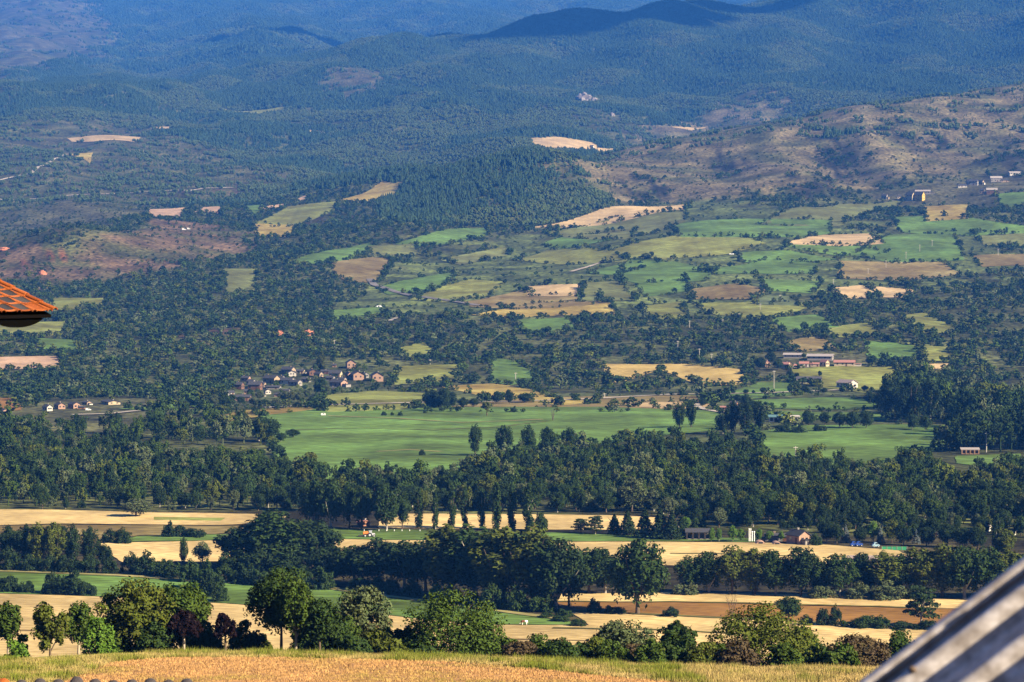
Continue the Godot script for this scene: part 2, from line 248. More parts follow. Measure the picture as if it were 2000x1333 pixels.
const ZONES := [
	["garden",0.0,[0.2,0.145,0.055],[-260,-100,260,-100,260,420,-260,420]],
	["dryhill",0.22,[0.42,0.34,0.17],[42,3931,78,4014,245,6046,589,6686,617,5007,922,5244,1072,5079,830,3930,688,3989,621,4008,479,3885,396,3750,262,3720,168,3811,101,3837]],
	["gully",0.75,[0.09,0.08,0.045],[442,4402,497,4414,484,4230,497,4094,466,4073,448,4245]],
	["gully",0.7,[0.09,0.08,0.045],[574,4403,672,4441,670,4372,590,4299]],
	["gully",0.6,[0.09,0.08,0.045],[289,4262,321,4243,308,3980,279,3959]],
	["gully",0.6,[0.09,0.08,0.045],[362,3807,434,4038,424,3760,363,3675]],
	["gully",0.6,[0.09,0.08,0.045],[163,4030,187,4088,205,3883,183,3847]],
	["gully",0.55,[0.09,0.08,0.045],[607,4010,751,4267,826,4265,765,3951,601,3793]],
	["eroded",0.3,[0.36,0.24,0.135],[-587,3142,-511,3082,-445,3156,-431,3491,-364,3685,-309,3371,-291,3246,-329,3011,-362,2933,-404,2862,-448,2821,-556,2974]],
	["heath",0.4,[0.22,0.205,0.09],[-1177,6079,-914,5902,-809,6048,-674,5714,-541,5388,-375,4842,-405,4423,-448,4235,-515,4121,-469,3460,-512,3093,-615,3174]],
	["heath",0.08,[0.24,0.215,0.1],[-2937,15192,-2205,15296,-1631,12286,-1477,10494,-1346,8406,-1474,7614]],
	["heath",0.1,[0.24,0.215,0.1],[-507,7204,-319,7247,-259,6846,-355,6731,-462,6909]],
	["heath",0.1,[0.22,0.205,0.09],[-906,5595,-816,6022,-787,5880,-667,5411,-639,5340,-747,5049,-884,5456]],
	["heath",0.1,[0.18,0.14,0.08],[-36,3757,-7,3767,0,3678,-29,3674]],
	["heath",0.35,[0.1,0.09,0.05],[-45,6402,11,6238,216,6125,322,6095,252,5720,179,5655,94,5962]],
	["heath",0.25,[0.13,0.08,0.05],[-302,3894,-242,3814,-209,3699,-259,3668,-302,3729]],
	["meadowland",0.1,[0.22,0.275,0.075],[-99,3128,0,3289,123,3490,214,3794,302,3568,352,3331,522,3289,550,3150,492,2819,402,2681,276,2609,211,2388,150,2427,87,2462,0,2412,-43,2434,-130,2451,-158,2568,-139,2825]],
	["meadowland",0.08,[0.17,0.2,0.065],[-156,1477,-117,1652,-135,1741,-56,1861,64,1805,172,1950,242,1906,198,1477,107,1265,0,1256,-48,1224,-103,1324]],
	["valleyfloor",0.0,[0.1,0.085,0.035],[-244.8,989.7,-131.3,977.7,47.8,966,53,908.2,100.5,888.3,214.3,866.1,146.8,592.2,-146.8,592.2]],
	["village",0.22,[0.17,0.2,0.07],[-161,1625,-189,1942,-169,1994,-160,2062,-114,2091,-88,2027,-78,1833,-113,1773,-115,1625]],
	["village",0.04,[0.2,0.2,0.08],[-264,1412,-304,1625,-271,1652,-280,1710,-260,1753,-235,1766,-178,1681,-178,1442,-185,1400,-234,1412]],
	["village",0.04,[0.2,0.2,0.08],[167,1970,182,2113,218,2127,255,2093,246,1991,195,1977]],
	["village",0.06,[0.2,0.19,0.09],[457,3631,483,3821,614,4010,711,3995,633,3557,531,3547]],
	["redearth",0.0,[0.42,0.16,0.08],[-490,2983,-484,2997,-466,2918,-474,2914]],
	["redearth",0.0,[0.42,0.16,0.08],[-578,3151,-535,3100,-529,3062,-568,3100]],
	["redearth",0.1,[0.2,0.12,0.07],[-265,2243,-243,2374,-217,2365,-216,2313,-239,2261,-255,2228]],
	["redearth",0.0,[0.22,0.14,0.09],[-492,4437,-439,4577,-424,4455,-481,4407]]]
const WOODS := [
	["belt",7.2,[4.5,9.8],[-281,1324,-231,1310,-172,1265,-95.4,1173.7,-70.4,1106.9,-42.5,1094.4,-19.8,1119.7,-2,1233,45,1282,103,1296,104,1203,114.7,1159.7,137.7,1146.1,166,1203,172.1,1146.1,164.8,1082.3,202.4,1146.1,256.1,1159.7,191.4,866.1,149.6,881.8,125.6,888.3,101.4,896.5,55.2,918.5,47.8,966,32.6,969.9,-82.4,971.8,-131.8,981.7,-210.7,993.7]],
	["leftwood",10.0,[7,12.5],[-317,1495,-236,1425,-186,1408,-179,1450,-157,1486,-154,1477,-152,1433,-110,1335,-102,1310,-187,1324,-288,1361]],
	["rightwood",9.5,[9,18],[236,1805,261,1875,286,1840,263,1710,252,1625,278,1625,371,1681,259.1,1173.7,223,1265,191,1256,185,1310,215,1400,226,1486,201,1495,209,1625]]]
const TREES := [
	["garden_tree","slim young tree with round crown on thin trunk beside the white speck","tree","",[[-39.4,226,4.93,2.07,"hero_round",1]]],
	["leafy_tree","loose leafy walnut sapling with gaps in its crown above the shed roof","tree","",[[-36.1,226,4.67,2.87,"hero_loose",2]]],
	["garden_tree","young tree on straight bare trunk rising over the small shed","tree","",[[-34.5,230,4.49,2.43,"hero_round",1]]],
	["bush","fresh green leafy shrub tree between the shed and the walnut trees","bush","",[[-32.3,226,3.31,2.55,"hero_bush",6]]],
	["leafy_tree","big spreading walnut tree with light olive leaves, tallest of its pair","tree","",[[-30.3,232,6.22,6.14,"hero_loose",2]]],
	["leafy_tree","second walnut tree with leaves behind the dark red plum tree","tree","",[[-26.8,234,6.08,5.28,"hero_loose",1]]],
	["plum_tree","very dark red leaved plum tree with flat bottomed crown before the walnut","tree","",[[-25.4,224,3.76,2.84,"hero_plum",4]]],
	["plum_tree","small open dark red plum tree with spiky top standing alone","tree","",[[-22.4,226,3.51,1.99,"hero_plum",4]]],
	["bush","dark green bush beside the small open plum tree","bush","",[[-21.2,229,2.62,2.58,"hero_bush",0]]],
	["garden_tree","tall dark garden tree with full crown on twin dark stems","tree","",[[-18.2,228,6.88,5.15,"hero_round",0]]],
	["garden_tree","tall garden tree on two pale slender trunks next to the twin stem tree","tree","",[[-16.9,226,6.06,2.95,"hero_round",1]]],
	["garden_tree","small round topped tree on pale bare trunk beside the grey willow","tree","",[[-15.0,226,4.5,3.19,"hero_round",0]]],
	["leafy_tree","grey green willow tree with feathery crown behind the small round tree","tree","",[[-12.2,234,5.95,4.62,"hero_loose",3]]],
	["bush","dark bush at the foot of the small round tree","bush","",[[-14.0,230,2.6,3.49,"hero_bush",0]]],
	["bush","yellowish bush between the grey willow and the great round tree","bush","",[[-10.7,228,2.07,2.81,"hero_bush",2]]],
	["bush","great round dense bushy tree alone on the meadow edge","bush","",[[-4.6,228,5.43,7.56,"hero_bush",1]]],
	["bush","blackish bush tucked against the great round tree","bush","",[[-8.1,230,2.48,3.24,"hero_bush",9]]],
	["bush","low dark shrub under the great round tree","bush","",[[-6.8,222,0.97,2.35,"hero_bush",0]]],
	["bush","bright green leafy shrub at the foot of the slim young tree","bush","",[[-38.5,224,1.66,1.97,"hero_bush",6]]],
	["leafy_tree","thin leafy shoot rising beside the slim young tree","tree","",[[-38.7,228,2.53,1.13,"hero_loose",6]]],
	["bush","rounded grey willow bush among the low hedge","bush","",[[9.0,232,3.62,5.89,"hero_bush",3]]],
	["leafy_tree","dark irregular tree between grey willow bush and big olive bush","tree","",[[13.3,232,4.25,3.19,"hero_loose",0]]],
	["bush","very large olive green bush with many upright leafy shoots","bush","",[[19.9,230,4.87,9.0,"hero_bush",2]]],
	["bush","green shoulder bush joined to the very large olive bush","bush","",[[23.2,234,3.7,3.71,"hero_bush",1]]],
	["bush","brownish twiggy bush beside the corrugated roof edge","bush","",[[27.4,228,2.58,5.23,"hero_bush",5]]],
	["bush","dark green bush behind the brownish twiggy bush","bush","",[[31.5,234,3.15,3.71,"hero_bush",0]]],
	["bush","low green bush in front of the brownish one","bush","",[[25.6,226,1.89,3.19,"hero_bush",1]]],
	["bush","small upright shrub poking from the hedge, the nearer to the great round tree","bush","",[[1.3,230,1.7,0.89,"hero_bush",1]]],
	["bush","small upright shrub poking from the hedge, the nearer to the willow bush","bush","",[[2.9,230,1.86,1.05,"hero_bush",1]]],
	["garden_shrub","leafy shrub under the tallest walnut tree","bush","garden shrubs at the meadow brow",[[-31.7,231,2.46,2.85,"hero_bush",1]]],
	["garden_shrub","leafy shrub between the two walnut trees","bush","garden shrubs at the meadow brow",[[-28.6,231,2.79,3.26,"hero_bush",0]]],
	["garden_shrub","leafy shrub behind the dark red plum tree","bush","garden shrubs at the meadow brow",[[-24.7,231,2.46,2.85,"hero_bush",0]]],
	["garden_shrub","leafy shrub between the two plum trees","bush","garden shrubs at the meadow brow",[[-23.9,231,1.81,2.04,"hero_bush",1]]],
	["garden_shrub","leafy shrub beside the twin stem tree trunk","bush","garden shrubs at the meadow brow",[[-20.2,231,1.77,2.04,"hero_bush",2]]],
	["garden_shrub","leafy shrub behind the pale slender trunks","bush","garden shrubs at the meadow brow",[[-16.4,231,2.48,2.61,"hero_bush",0]]],
	["garden_shrub","leafy shrub under the grey willow tree","bush","garden shrubs at the meadow brow",[[-13.1,231,2.96,2.85,"hero_bush",1]]],
	["garden_shrub","leafy shrub behind the yellowish bush","bush","garden shrubs at the meadow brow",[[-9.8,231,2.47,2.85,"hero_bush",9]]],
	["garden_shrub","leafy shrub at the sunny foot of the great round tree","bush","garden shrubs at the meadow brow",[[-2.9,231,2.39,3.26,"hero_bush",0]]],
	["hedge_shrub","low leafy shrub in the hedge line at the meadow, first from the grey willow tree","bush","low hedge shrubs along the meadow edge",[[-12.3,224,1.52,2.76,"hero_bush",0]]],
	["hedge_shrub","low leafy shrub in the hedge line at the meadow, second from the grey willow tree","bush","low hedge shrubs along the meadow edge",[[-9.2,226,1.34,3.19,"hero_bush",2]]],
	["hedge_shrub","low leafy shrub in the hedge line at the meadow, third from the grey willow tree","bush","low hedge shrubs along the meadow edge",[[-0.6,228,1.77,2.57,"hero_bush",1]]],
	["hedge_shrub","low leafy shrub in the hedge line at the meadow, fourth from the grey willow tree","bush","low hedge shrubs along the meadow edge",[[0.8,225,1.5,3.33,"hero_bush",5]]],
	["hedge_shrub","low leafy shrub in the hedge line at the meadow, fifth from the grey willow tree","bush","low hedge shrubs along the meadow edge",[[2.2,227,1.99,2.8,"hero_bush",1]]],
	["hedge_shrub","low leafy shrub in the hedge line at the meadow, sixth from the grey willow tree","bush","low hedge shrubs along the meadow edge",[[3.6,224,1.66,3.16,"hero_bush",0]]],
	["hedge_shrub","low leafy shrub in the hedge line at the meadow, seventh from the grey willow tree","bush","low hedge shrubs along the meadow edge",[[5.0,226,1.6,2.55,"hero_bush",0]]],
	["hedge_shrub","low leafy shrub in the hedge line at the meadow, eighth from the grey willow tree","bush","low hedge shrubs along the meadow edge",[[6.5,228,2.03,3.38,"hero_bush",2]]],
	["hedge_shrub","low leafy shrub in the hedge line at the meadow, ninth from the grey willow tree","bush","low hedge shrubs along the meadow edge",[[7.8,225,1.94,2.78,"hero_bush",1]]],
	["hedge_shrub","low leafy shrub in the hedge line at the meadow, tenth from the grey willow tree","bush","low hedge shrubs along the meadow edge",[[9.4,227,1.79,3.2,"hero_bush",5]]],
	["hedge_shrub","low leafy shrub in the hedge line at the meadow, eleventh from the grey willow tree","bush","low hedge shrubs along the meadow edge",[[10.7,224,2.08,2.53,"hero_bush",1]]],
	["hedge_shrub","low leafy shrub in the hedge line at the meadow, twelfth from the grey willow tree","bush","low hedge shrubs along the meadow edge",[[12.0,226,1.89,3.35,"hero_bush",0]]],
	["hedge_shrub","low leafy shrub in the hedge line at the meadow, thirteenth from the grey willow tree","bush","low hedge shrubs along the meadow edge",[[13.9,228,2.35,2.81,"hero_bush",0]]],
	["hedge_shrub","low leafy shrub in the hedge line at the meadow, fourteenth from the grey willow tree","bush","low hedge shrubs along the meadow edge",[[14.9,225,1.98,3.17,"hero_bush",2]]],
	["hedge_shrub","low leafy shrub in the hedge line at the meadow, fifteenth from the grey willow tree","bush","low hedge shrubs along the meadow edge",[[16.3,227,1.86,2.56,"hero_bush",1]]],
	["hedge_shrub","low leafy shrub in the hedge line at the meadow, sixteenth from the grey willow tree","bush","low hedge shrubs along the meadow edge",[[17.4,224,2.12,3.32,"hero_bush",5]]],
	["hedge_shrub","low leafy shrub in the hedge line at the meadow, seventeenth from the grey willow tree","bush","low hedge shrubs along the meadow edge",[[21.2,226,2.08,2.79,"hero_bush",1]]],
	["hedge_shrub","low leafy shrub in the hedge line at the meadow, eighteenth from the grey willow tree","bush","low hedge shrubs along the meadow edge",[[24.2,228,1.87,3.22,"hero_bush",0]]],
	["poplar_tree","dark feathery poplar in the clump beside the meadow strip and hedge","tree","poplar clump beside the green strip",[[-140.1,804.3,11.35,7.09,"feather",9],[-134.7,800.4,12.14,7.06,"feather",9],[-130.3,797.7,12.94,7.74,"feather",2],[-126.1,797.7,13.22,7.74,"feather",2],[-121.7,800.4,12.14,7.06,"feather",9],[-117.1,803.0,11.33,7.08,"feather",9],[-111.8,795.1,7.29,5.61,"feather",9]]],
	["round_bush","round dark bush at the foot of the poplar clump, first from the tiled eave","bush","bushes under the poplar clump",[[-137.6,792.5,6.29,8.38,"bush",9]]],
	["round_bush","round dark bush at the foot of the poplar clump, second from the tiled eave","bush","bushes under the poplar clump",[[-131.6,789.9,4.74,6.96,"bush",9]]],
	["round_bush","round dark bush at the foot of the poplar clump, third from the tiled eave","bush","bushes under the poplar clump",[[-126.6,788.6,5.01,6.95,"bush",9]]],
	["round_bush","round dark bush at the foot of the poplar clump, fourth from the tiled eave","bush","bushes under the poplar clump",[[-120.9,786.1,5.27,7.62,"bush",9]]],
	["round_bush","round dark bush at the foot of the poplar clump, fifth from the tiled eave","bush","bushes under the poplar clump",[[-115.2,784.8,4.98,7.61,"bush",9]]],
	["round_bush","round dark bush at the foot of the poplar clump, sixth from the tiled eave","bush","bushes under the poplar clump",[[-108.8,783.5,4.84,4.84,"bush",9]]],
	["round_bush","rounded dark bush standing on the green strip edge above the wheat","bush","bushes on the green strip",[[-129.2,741.6,4.97,6.54,"bush",9],[-124.2,739.3,3.26,5.21,"bush",9],[-116.7,737.1,5.46,7.15,"bush",9],[-111.8,734.9,6.22,9.33,"bush",9],[-107.5,732.6,3.88,5.17,"bush",9]]],
	["broadleaf_tree","solitary greyish bush tree in the far wheat field","tree","",[[-124.0,954.6,6.06,10.77,"round",3]]],
	["hedge_tree","hedge tree in the dark row, first from the small wheat field","tree","hedge row beside the small wheat field",[[-103.7,787.4,5.28,6.25,"bush",9]]],
	["hedge_tree","hedge tree in the dark row, second from the small wheat field","tree","hedge row beside the small wheat field",[[-98.9,782.3,6.35,6.9,"bush",9]]],
	["hedge_tree","hedge tree in the dark row, third from the small wheat field","tree","hedge row beside the small wheat field",[[-94.8,777.3,5.48,6.3,"bush",0]]],
	["hedge_tree","hedge tree in the dark row, fourth from the small wheat field","tree","hedge row beside the small wheat field",[[-90.3,771.1,5.44,6.8,"bush",0]]],
	["hedge_tree","hedge tree in the dark row, fifth from the small wheat field","tree","hedge row beside the small wheat field",[[-85.1,763.8,5.66,7.41,"bush",0]]],
	["hedge_tree","hedge tree in the dark row, sixth from the small wheat field","tree","hedge row beside the small wheat field",[[-79.4,748.5,7.39,7.92,"bush",0]]],
	["hedge_tree","hedge tree in the dark row, seventh from the small wheat field","tree","hedge row beside the small wheat field",[[-75.6,730.4,7.73,7.08,"bush",9]]],
	["hedge_tree","hedge tree in the dark row, eighth from the small wheat field","tree","hedge row beside the small wheat field",[[-72.8,719.6,5.33,5.08,"bush",0]]],
	["hedge_tree","hedge tree in the dark row, ninth from the small wheat field","tree","hedge row beside the small wheat field",[[-75.6,763.8,4.85,6.73,"bush",0]]],
	["hedge_tree","hedge tree in the dark row, tenth from the small wheat field","tree","hedge row beside the small wheat field",[[-70.5,759.0,5.62,6.69,"bush",9]]],
	["hedge_tree","hedge tree in the dark row, eleventh from the small wheat field","tree","hedge row beside the small wheat field",[[-65.4,754.3,5.05,6.65,"bush",0]]],
	["hedge_tree","hedge tree in the dark row, twelfth from the small wheat field","tree","hedge row beside the small wheat field",[[-60.5,752.0,4.24,6.63,"bush",9]]],
	["hedge_tree","hedge tree in the dark row, thirteenth from the small wheat field","tree","hedge row beside the small wheat field",[[-54.3,748.5,5.54,6.6,"bush",0]]],
	["hedge_tree","hedge tree in the dark row, fourteenth from the small wheat field","tree","hedge row beside the small wheat field",[[-48.8,746.2,6.05,6.58,"bush",0]]],
	["slender_tree","narrow thin tree rising above the hedge at the small wheat field","tree","",[[-91.1,803.0,8.5,3.12,"feather",0]]],
	["broadleaf_tree","pale greyish tree behind the hedge at the small wheat field","tree","",[[-86.5,808.4,6.27,5.7,"round",3]]],
	["round_bush","small dark bush on the dry bank below the far wheat field","bush","bushes on the dry bank",[[-116.3,866.1,4.58,6.41,"bush",9],[-104.8,885.0,4.99,4.68,"bush",9],[-101.9,886.6,4.38,4.69,"bush",9],[-97.0,885.0,3.12,7.8,"bush",9],[-121.0,872.3,3.69,6.15,"bush",9],[-150.6,869.2,4.9,7.66,"bush",9],[-146.8,893.2,2.83,6.3,"bush",9],[-140.2,901.5,2.23,4.13,"bush",9]]],
	["broadleaf_tree","great ash tree with bare pale limbs, the lowest crown of three","tree","",[[-73.3,797.7,12.94,18.29,"round",0]]],
	["broadleaf_tree","great ash tree with bare pale limbs, tallest crown of three","tree","",[[-63.8,792.5,16.77,20.96,"round",0]]],
	["broadleaf_tree","great ash tree with bare pale limbs, darkest crown of three","tree","",[[-54.4,792.5,14.25,16.77,"round",9]]],
	["undergrowth_bush","dark undergrowth bush beneath the three great ash trees","bush","undergrowth beneath the great ash trees",[[-75.9,787.4,6.66,9.72,"bush",9],[-68.5,782.3,6.9,11.04,"bush",9],[-60.7,779.8,6.32,11.0,"bush",9],[-53.8,779.8,7.15,11.0,"bush",9],[-48.1,777.3,6.85,8.22,"bush",9],[-67.4,811.1,8.58,11.44,"bush",9]]],
	["grove_tree","big dark green tree in the central grove, first from the great ash trees","tree","big trees of the central grove",[[-47.1,760.2,10.04,12.55,"round",9]]],
	["grove_tree","big dark green tree in the central grove, second from the great ash trees","tree","big trees of the central grove",[[-41.3,757.8,10.56,13.9,"round",0]]],
	["grove_tree","big dark green tree in the central grove, third from the great ash trees","tree","big trees of the central grove",[[-34.6,752.0,12.69,15.51,"round",9]]],
	["grove_tree","big dark green tree in the central grove, fourth from the great ash trees","tree","big trees of the central grove",[[-27.7,746.2,13.41,15.39,"round",9]]],
	["grove_tree","big dark green tree in the central grove, fifth from the great ash trees","tree","big trees of the central grove",[[-22.0,740.5,13.85,14.26,"round",0]]],
	["grove_tree","big dark green tree in the central grove, sixth from the great ash trees","tree","big trees of the central grove",[[-15.5,730.4,18.75,18.75,"feather",2]]],
	["grove_tree","big dark green tree in the central grove, seventh from the great ash trees","tree","big trees of the central grove",[[-9.0,723.9,19.38,18.58,"feather",0]]],
	["grove_tree","big dark green tree in the central grove, eighth from the great ash trees","tree","big trees of the central grove",[[-1.9,714.3,19.91,19.98,"feather",2]]],
	["grove_tree","big dark green tree in the central grove, ninth from the great ash trees","tree","big trees of the central grove",[[5.0,709.1,20.28,19.83,"feather",2]]],
	["grove_tree","big dark green tree in the central grove, tenth from the great ash trees","tree","big trees of the central grove",[[10.6,704.9,18.1,16.48,"round",9]]],
	["grove_tree","big dark green tree in the central grove, eleventh from the great ash trees","tree","big trees of the central grove",[[14.0,709.1,13.26,10.4,"round",9]]],
	["grove_tree","big dark green tree in the central grove, twelfth from the great ash trees","tree","big trees of the central grove",[[19.6,737.1,12.44,12.17,"round",0]]],
	["grove_tree","big dark green tree in the central grove, thirteenth from the great ash trees","tree","big trees of the central grove",[[23.7,737.1,11.89,10.81,"round",9]]],
	["round_bush","dark shrub along the foot of the central grove, first from the great ash trees","bush","shrubs at the foot of the grove",[[-39.5,745.0,3.94,6.57,"bush",0]]],
	["round_bush","dark shrub along the foot of the central grove, second from the great ash trees","bush","shrubs at the foot of the grove",[[-34.8,741.6,4.18,6.54,"bush",0]]],
	["round_bush","dark shrub along the foot of the central grove, third from the great ash trees","bush","shrubs at the foot of the grove",[[-30.7,738.2,3.91,5.21,"bush",0]]],
	["round_bush","dark shrub along the foot of the central grove, fourth from the great ash trees","bush","shrubs at the foot of the grove",[[-25.2,729.3,4.63,5.92,"bush",0]]],
	["round_bush","dark shrub along the foot of the central grove, fifth from the great ash trees","bush","shrubs at the foot of the grove",[[-14.6,718.5,4.56,5.83,"bush",0]]],
	["round_bush","dark shrub along the foot of the central grove, sixth from the great ash trees","bush","shrubs at the foot of the grove",[[-10.1,711.1,3.76,5.77,"bush",0]]],
	["round_bush","dark shrub along the foot of the central grove, seventh from the great ash trees","bush","shrubs at the foot of the grove",[[-5.0,703.9,6.21,7.45,"bush",0]]],
	["round_bush","dark shrub along the foot of the central grove, eighth from the great ash trees","bush","shrubs at the foot of the grove",[[1.2,701.9,6.44,7.43,"bush",0]]],
	["round_bush","dark shrub along the foot of the central grove, ninth from the great ash trees","bush","shrubs at the foot of the grove",[[7.4,699.9,5.18,7.4,"bush",0]]],
	["round_bush","bright green bush at the foot of the central grove","bush","",[[-18.9,726.1,4.1,4.35,"bush",6]]],
	["broadleaf_tree","mighty lone broadleaf tree with heavy trunk beside the brown field","tree","",[[30.1,693.8,19.21,16.15,"round",0]]],
	["round_bush","small dark bush around the mighty lone tree","bush","bushes around the mighty lone tree",[[19.7,696.8,3.69,3.93,"bush",9],[24.0,694.8,2.45,4.41,"bush",9],[26.1,694.8,1.96,2.94,"bush",9],[37.8,688.9,2.43,4.62,"bush",9]]],
	["round_bush","low bush on the tapering end of the meadow strip","bush","bushes at the end of the meadow strip",[[12.2,689.9,1.95,4.87,"bush",0],[15.4,671.7,2.13,4.26,"bush",0],[11.4,680.2,1.68,4.8,"bush",0],[8.3,687.0,1.45,4.36,"bush",0]]],
	["grove_tree","leafy tree in the long barn grove, first from the mighty lone tree","tree","trees of the long barn grove",[[45.0,737.1,9.88,9.75,"feather",0]]],
	["grove_tree","leafy tree in the long barn grove, second from the mighty lone tree","tree","trees of the long barn grove",[[50.2,737.1,11.18,10.07,"round",0]]],
	["grove_tree","leafy tree in the long barn grove, third from the mighty lone tree","tree","trees of the long barn grove",[[55.9,734.9,12.44,10.69,"round",2]]],
	["grove_tree","leafy tree in the long barn grove, fourth from the mighty lone tree","tree","trees of the long barn grove",[[61.6,733.8,12.42,10.03,"feather",2]]],
	["grove_tree","leafy tree in the long barn grove, fifth from the mighty lone tree","tree","trees of the long barn grove",[[66.7,732.6,11.88,10.01,"round",0]]],
	["grove_tree","leafy tree in the long barn grove, sixth from the mighty lone tree","tree","trees of the long barn grove",[[73.0,730.4,13.14,10.63,"round",9]]],
	["grove_tree","leafy tree in the long barn grove, seventh from the mighty lone tree","tree","trees of the long barn grove",[[77.8,730.4,10.56,9.66,"feather",0]]],
	["grove_tree","leafy tree in the long barn grove, eighth from the mighty lone tree","tree","trees of the long barn grove",[[82.6,729.3,11.57,10.61,"round",0]]],
	["grove_tree","leafy tree in the long barn grove, ninth from the mighty lone tree","tree","trees of the long barn grove",[[89.7,734.9,10.88,9.07,"round",9]]],
	["grove_tree","leafy tree in the long barn grove, tenth from the mighty lone tree","tree","trees of the long barn grove",[[94.3,730.4,11.85,12.24,"feather",2]]],
	["grove_tree","leafy tree in the long barn grove, eleventh from the mighty lone tree","tree","trees of the long barn grove",[[98.4,730.4,10.82,8.05,"round",0]]],
	["grove_tree","leafy tree in the long barn grove, twelfth from the mighty lone tree","tree","trees of the long barn grove",[[103.3,730.4,13.14,12.88,"round",2]]],
	["grove_tree","leafy tree in the long barn grove, thirteenth from the mighty lone tree","tree","trees of the long barn grove",[[108.2,728.2,13.87,12.84,"feather",2]]],
	["grove_tree","leafy tree in the long barn grove, fourteenth from the mighty lone tree","tree","trees of the long barn grove",[[113.6,726.1,13.83,12.8,"round",0]]],
	["grove_tree","leafy tree in the long barn grove, fifteenth from the mighty lone tree","tree","trees of the long barn grove",[[119.4,726.1,13.06,12.8,"round",0]]],
	["grove_tree","leafy tree in the long barn grove, sixteenth from the mighty lone tree","tree","trees of the long barn grove",[[124.6,726.1,12.55,12.8,"feather",2]]],
	["grove_tree","leafy tree in the long barn grove, seventeenth from the mighty lone tree","tree","trees of the long barn grove",[[130.3,726.1,11.78,12.8,"round",0]]],
	["willow_bush","rounded silvery willow bush at the foot of the long, first from the mighty lone tree","bush","silvery willow bushes",[[44.2,734.9,3.89,7.26,"bush",3]]],
	["willow_bush","rounded silvery willow bush at the foot of the long, second from the mighty lone tree","bush","silvery willow bushes",[[77.8,727.1,3.46,7.69,"bush",3]]],
	["willow_bush","rounded silvery willow bush at the foot of the long, third from the mighty lone tree","bush","silvery willow bushes",[[87.3,726.1,4.1,7.94,"bush",3]]],
	["willow_bush","rounded silvery willow bush at the foot of the long, fourth from the mighty lone tree","bush","silvery willow bushes",[[94.1,723.9,4.85,9.19,"bush",3]]],
	["willow_bush","rounded silvery willow bush at the foot of the long, fifth from the mighty lone tree","bush","silvery willow bushes",[[100.4,725.0,3.45,5.62,"bush",3]]],
	["columnar_tree","slim dark cypress above the corrugated roof","tree","",[[137.3,822.1,10.44,2.75,"column",9]]],
	["broadleaf_tree","tall pale tree beside the slim cypress","tree","",[[139.8,822.1,9.28,7.25,"round",2]]],
	["roadside_tree","broadleaf tree with pale trunk in the row, first from the great ash trees","tree","broadleaf row beside the poplars",[[-63.0,918.5,15.55,10.04,"round",0]]],
	["roadside_tree","broadleaf tree with pale trunk in the row, second from the great ash trees","tree","broadleaf row beside the poplars",[[-57.3,915.1,16.46,10.65,"round",0]]],
	["roadside_tree","broadleaf tree with pale trunk in the row, third from the great ash trees","tree","broadleaf row beside the poplars",[[-51.3,913.3,13.85,8.05,"round",0]]],
	["roadside_tree","broadleaf tree with pale trunk in the row, fourth from the great ash trees","tree","broadleaf row beside the poplars",[[-47.3,909.9,14.76,8.02,"round",0]]],
	["roadside_tree","broadleaf tree with pale trunk in the row, fifth from the great ash trees","tree","broadleaf row beside the poplars",[[-39.2,904.8,15.0,9.89,"round",0]]],
	["roadside_tree","broadleaf tree with pale trunk in the row, sixth from the great ash trees","tree","broadleaf row beside the poplars",[[-34.5,911.6,12.54,6.11,"round",0]]],
	["columnar_poplar","columnar poplar in the straight row before the wheat, first from the broadleaf row","tree","row of columnar poplars",[[-29.4,913.3,12.56,3.87,"column",0]]],
	["columnar_poplar","columnar poplar in the straight row before the wheat, second from the broadleaf row","tree","row of columnar poplars",[[-24.2,911.6,11.57,3.05,"column",0]]],
	["columnar_poplar","columnar poplar in the straight row before the wheat, third from the broadleaf row","tree","row of columnar poplars",[[-19.0,911.6,13.18,3.86,"column",0]]],
	["columnar_poplar","columnar poplar in the straight row before the wheat, fourth from the broadleaf row","tree","row of columnar poplars",[[-14.8,911.6,13.18,3.7,"column",0]]],
	["columnar_poplar","columnar poplar in the straight row before the wheat, fifth from the broadleaf row","tree","row of columnar poplars",[[-9.6,909.9,13.16,3.53,"column",0]]],
	["columnar_poplar","columnar poplar in the straight row before the wheat, sixth from the broadleaf row","tree","row of columnar poplars",[[-4.8,906.5,14.71,4.32,"column",0]]],
	["columnar_poplar","columnar poplar in the straight row before the wheat, seventh from the broadleaf row","tree","row of columnar poplars",[[0.0,906.5,14.39,4.16,"column",0]]],
	["columnar_poplar","columnar poplar in the straight row before the wheat, eighth from the broadleaf row","tree","row of columnar poplars",[[5.3,903.1,14.97,4.94,"column",0]]],
	["round_bush","bush at the end of the columnar poplar row","bush","",[[9.0,904.8,6.38,4.79,"bush",0]]],
	["conifer_tree","dark conifer in the group beside the farm wheat, first from the columnar poplars","tree","conifers beside the farm wheat",[[21.4,898.1,4.75,5.99,"layer",9]]],
	["conifer_tree","dark conifer in the group beside the farm wheat, second from the columnar poplars","tree","conifers beside the farm wheat",[[25.7,893.2,5.98,5.53,"layer",9]]],
	["conifer_tree","dark conifer in the group beside the farm wheat, third from the columnar poplars","tree","conifers beside the farm wheat",[[31.6,893.2,6.61,5.95,"cone",9]]],
	["conifer_tree","dark conifer in the group beside the farm wheat, fourth from the columnar poplars","tree","conifers beside the farm wheat",[[35.5,889.9,8.16,6.78,"cone",9]]],
	["conifer_tree","dark conifer in the group beside the farm wheat, fifth from the columnar poplars","tree","conifers beside the farm wheat",[[40.5,881.8,9.64,7.56,"cone",9]]],
	["conifer_tree","dark conifer in the group beside the farm wheat, sixth from the columnar poplars","tree","conifers beside the farm wheat",[[45.0,878.6,9.92,7.53,"cone",9]]],
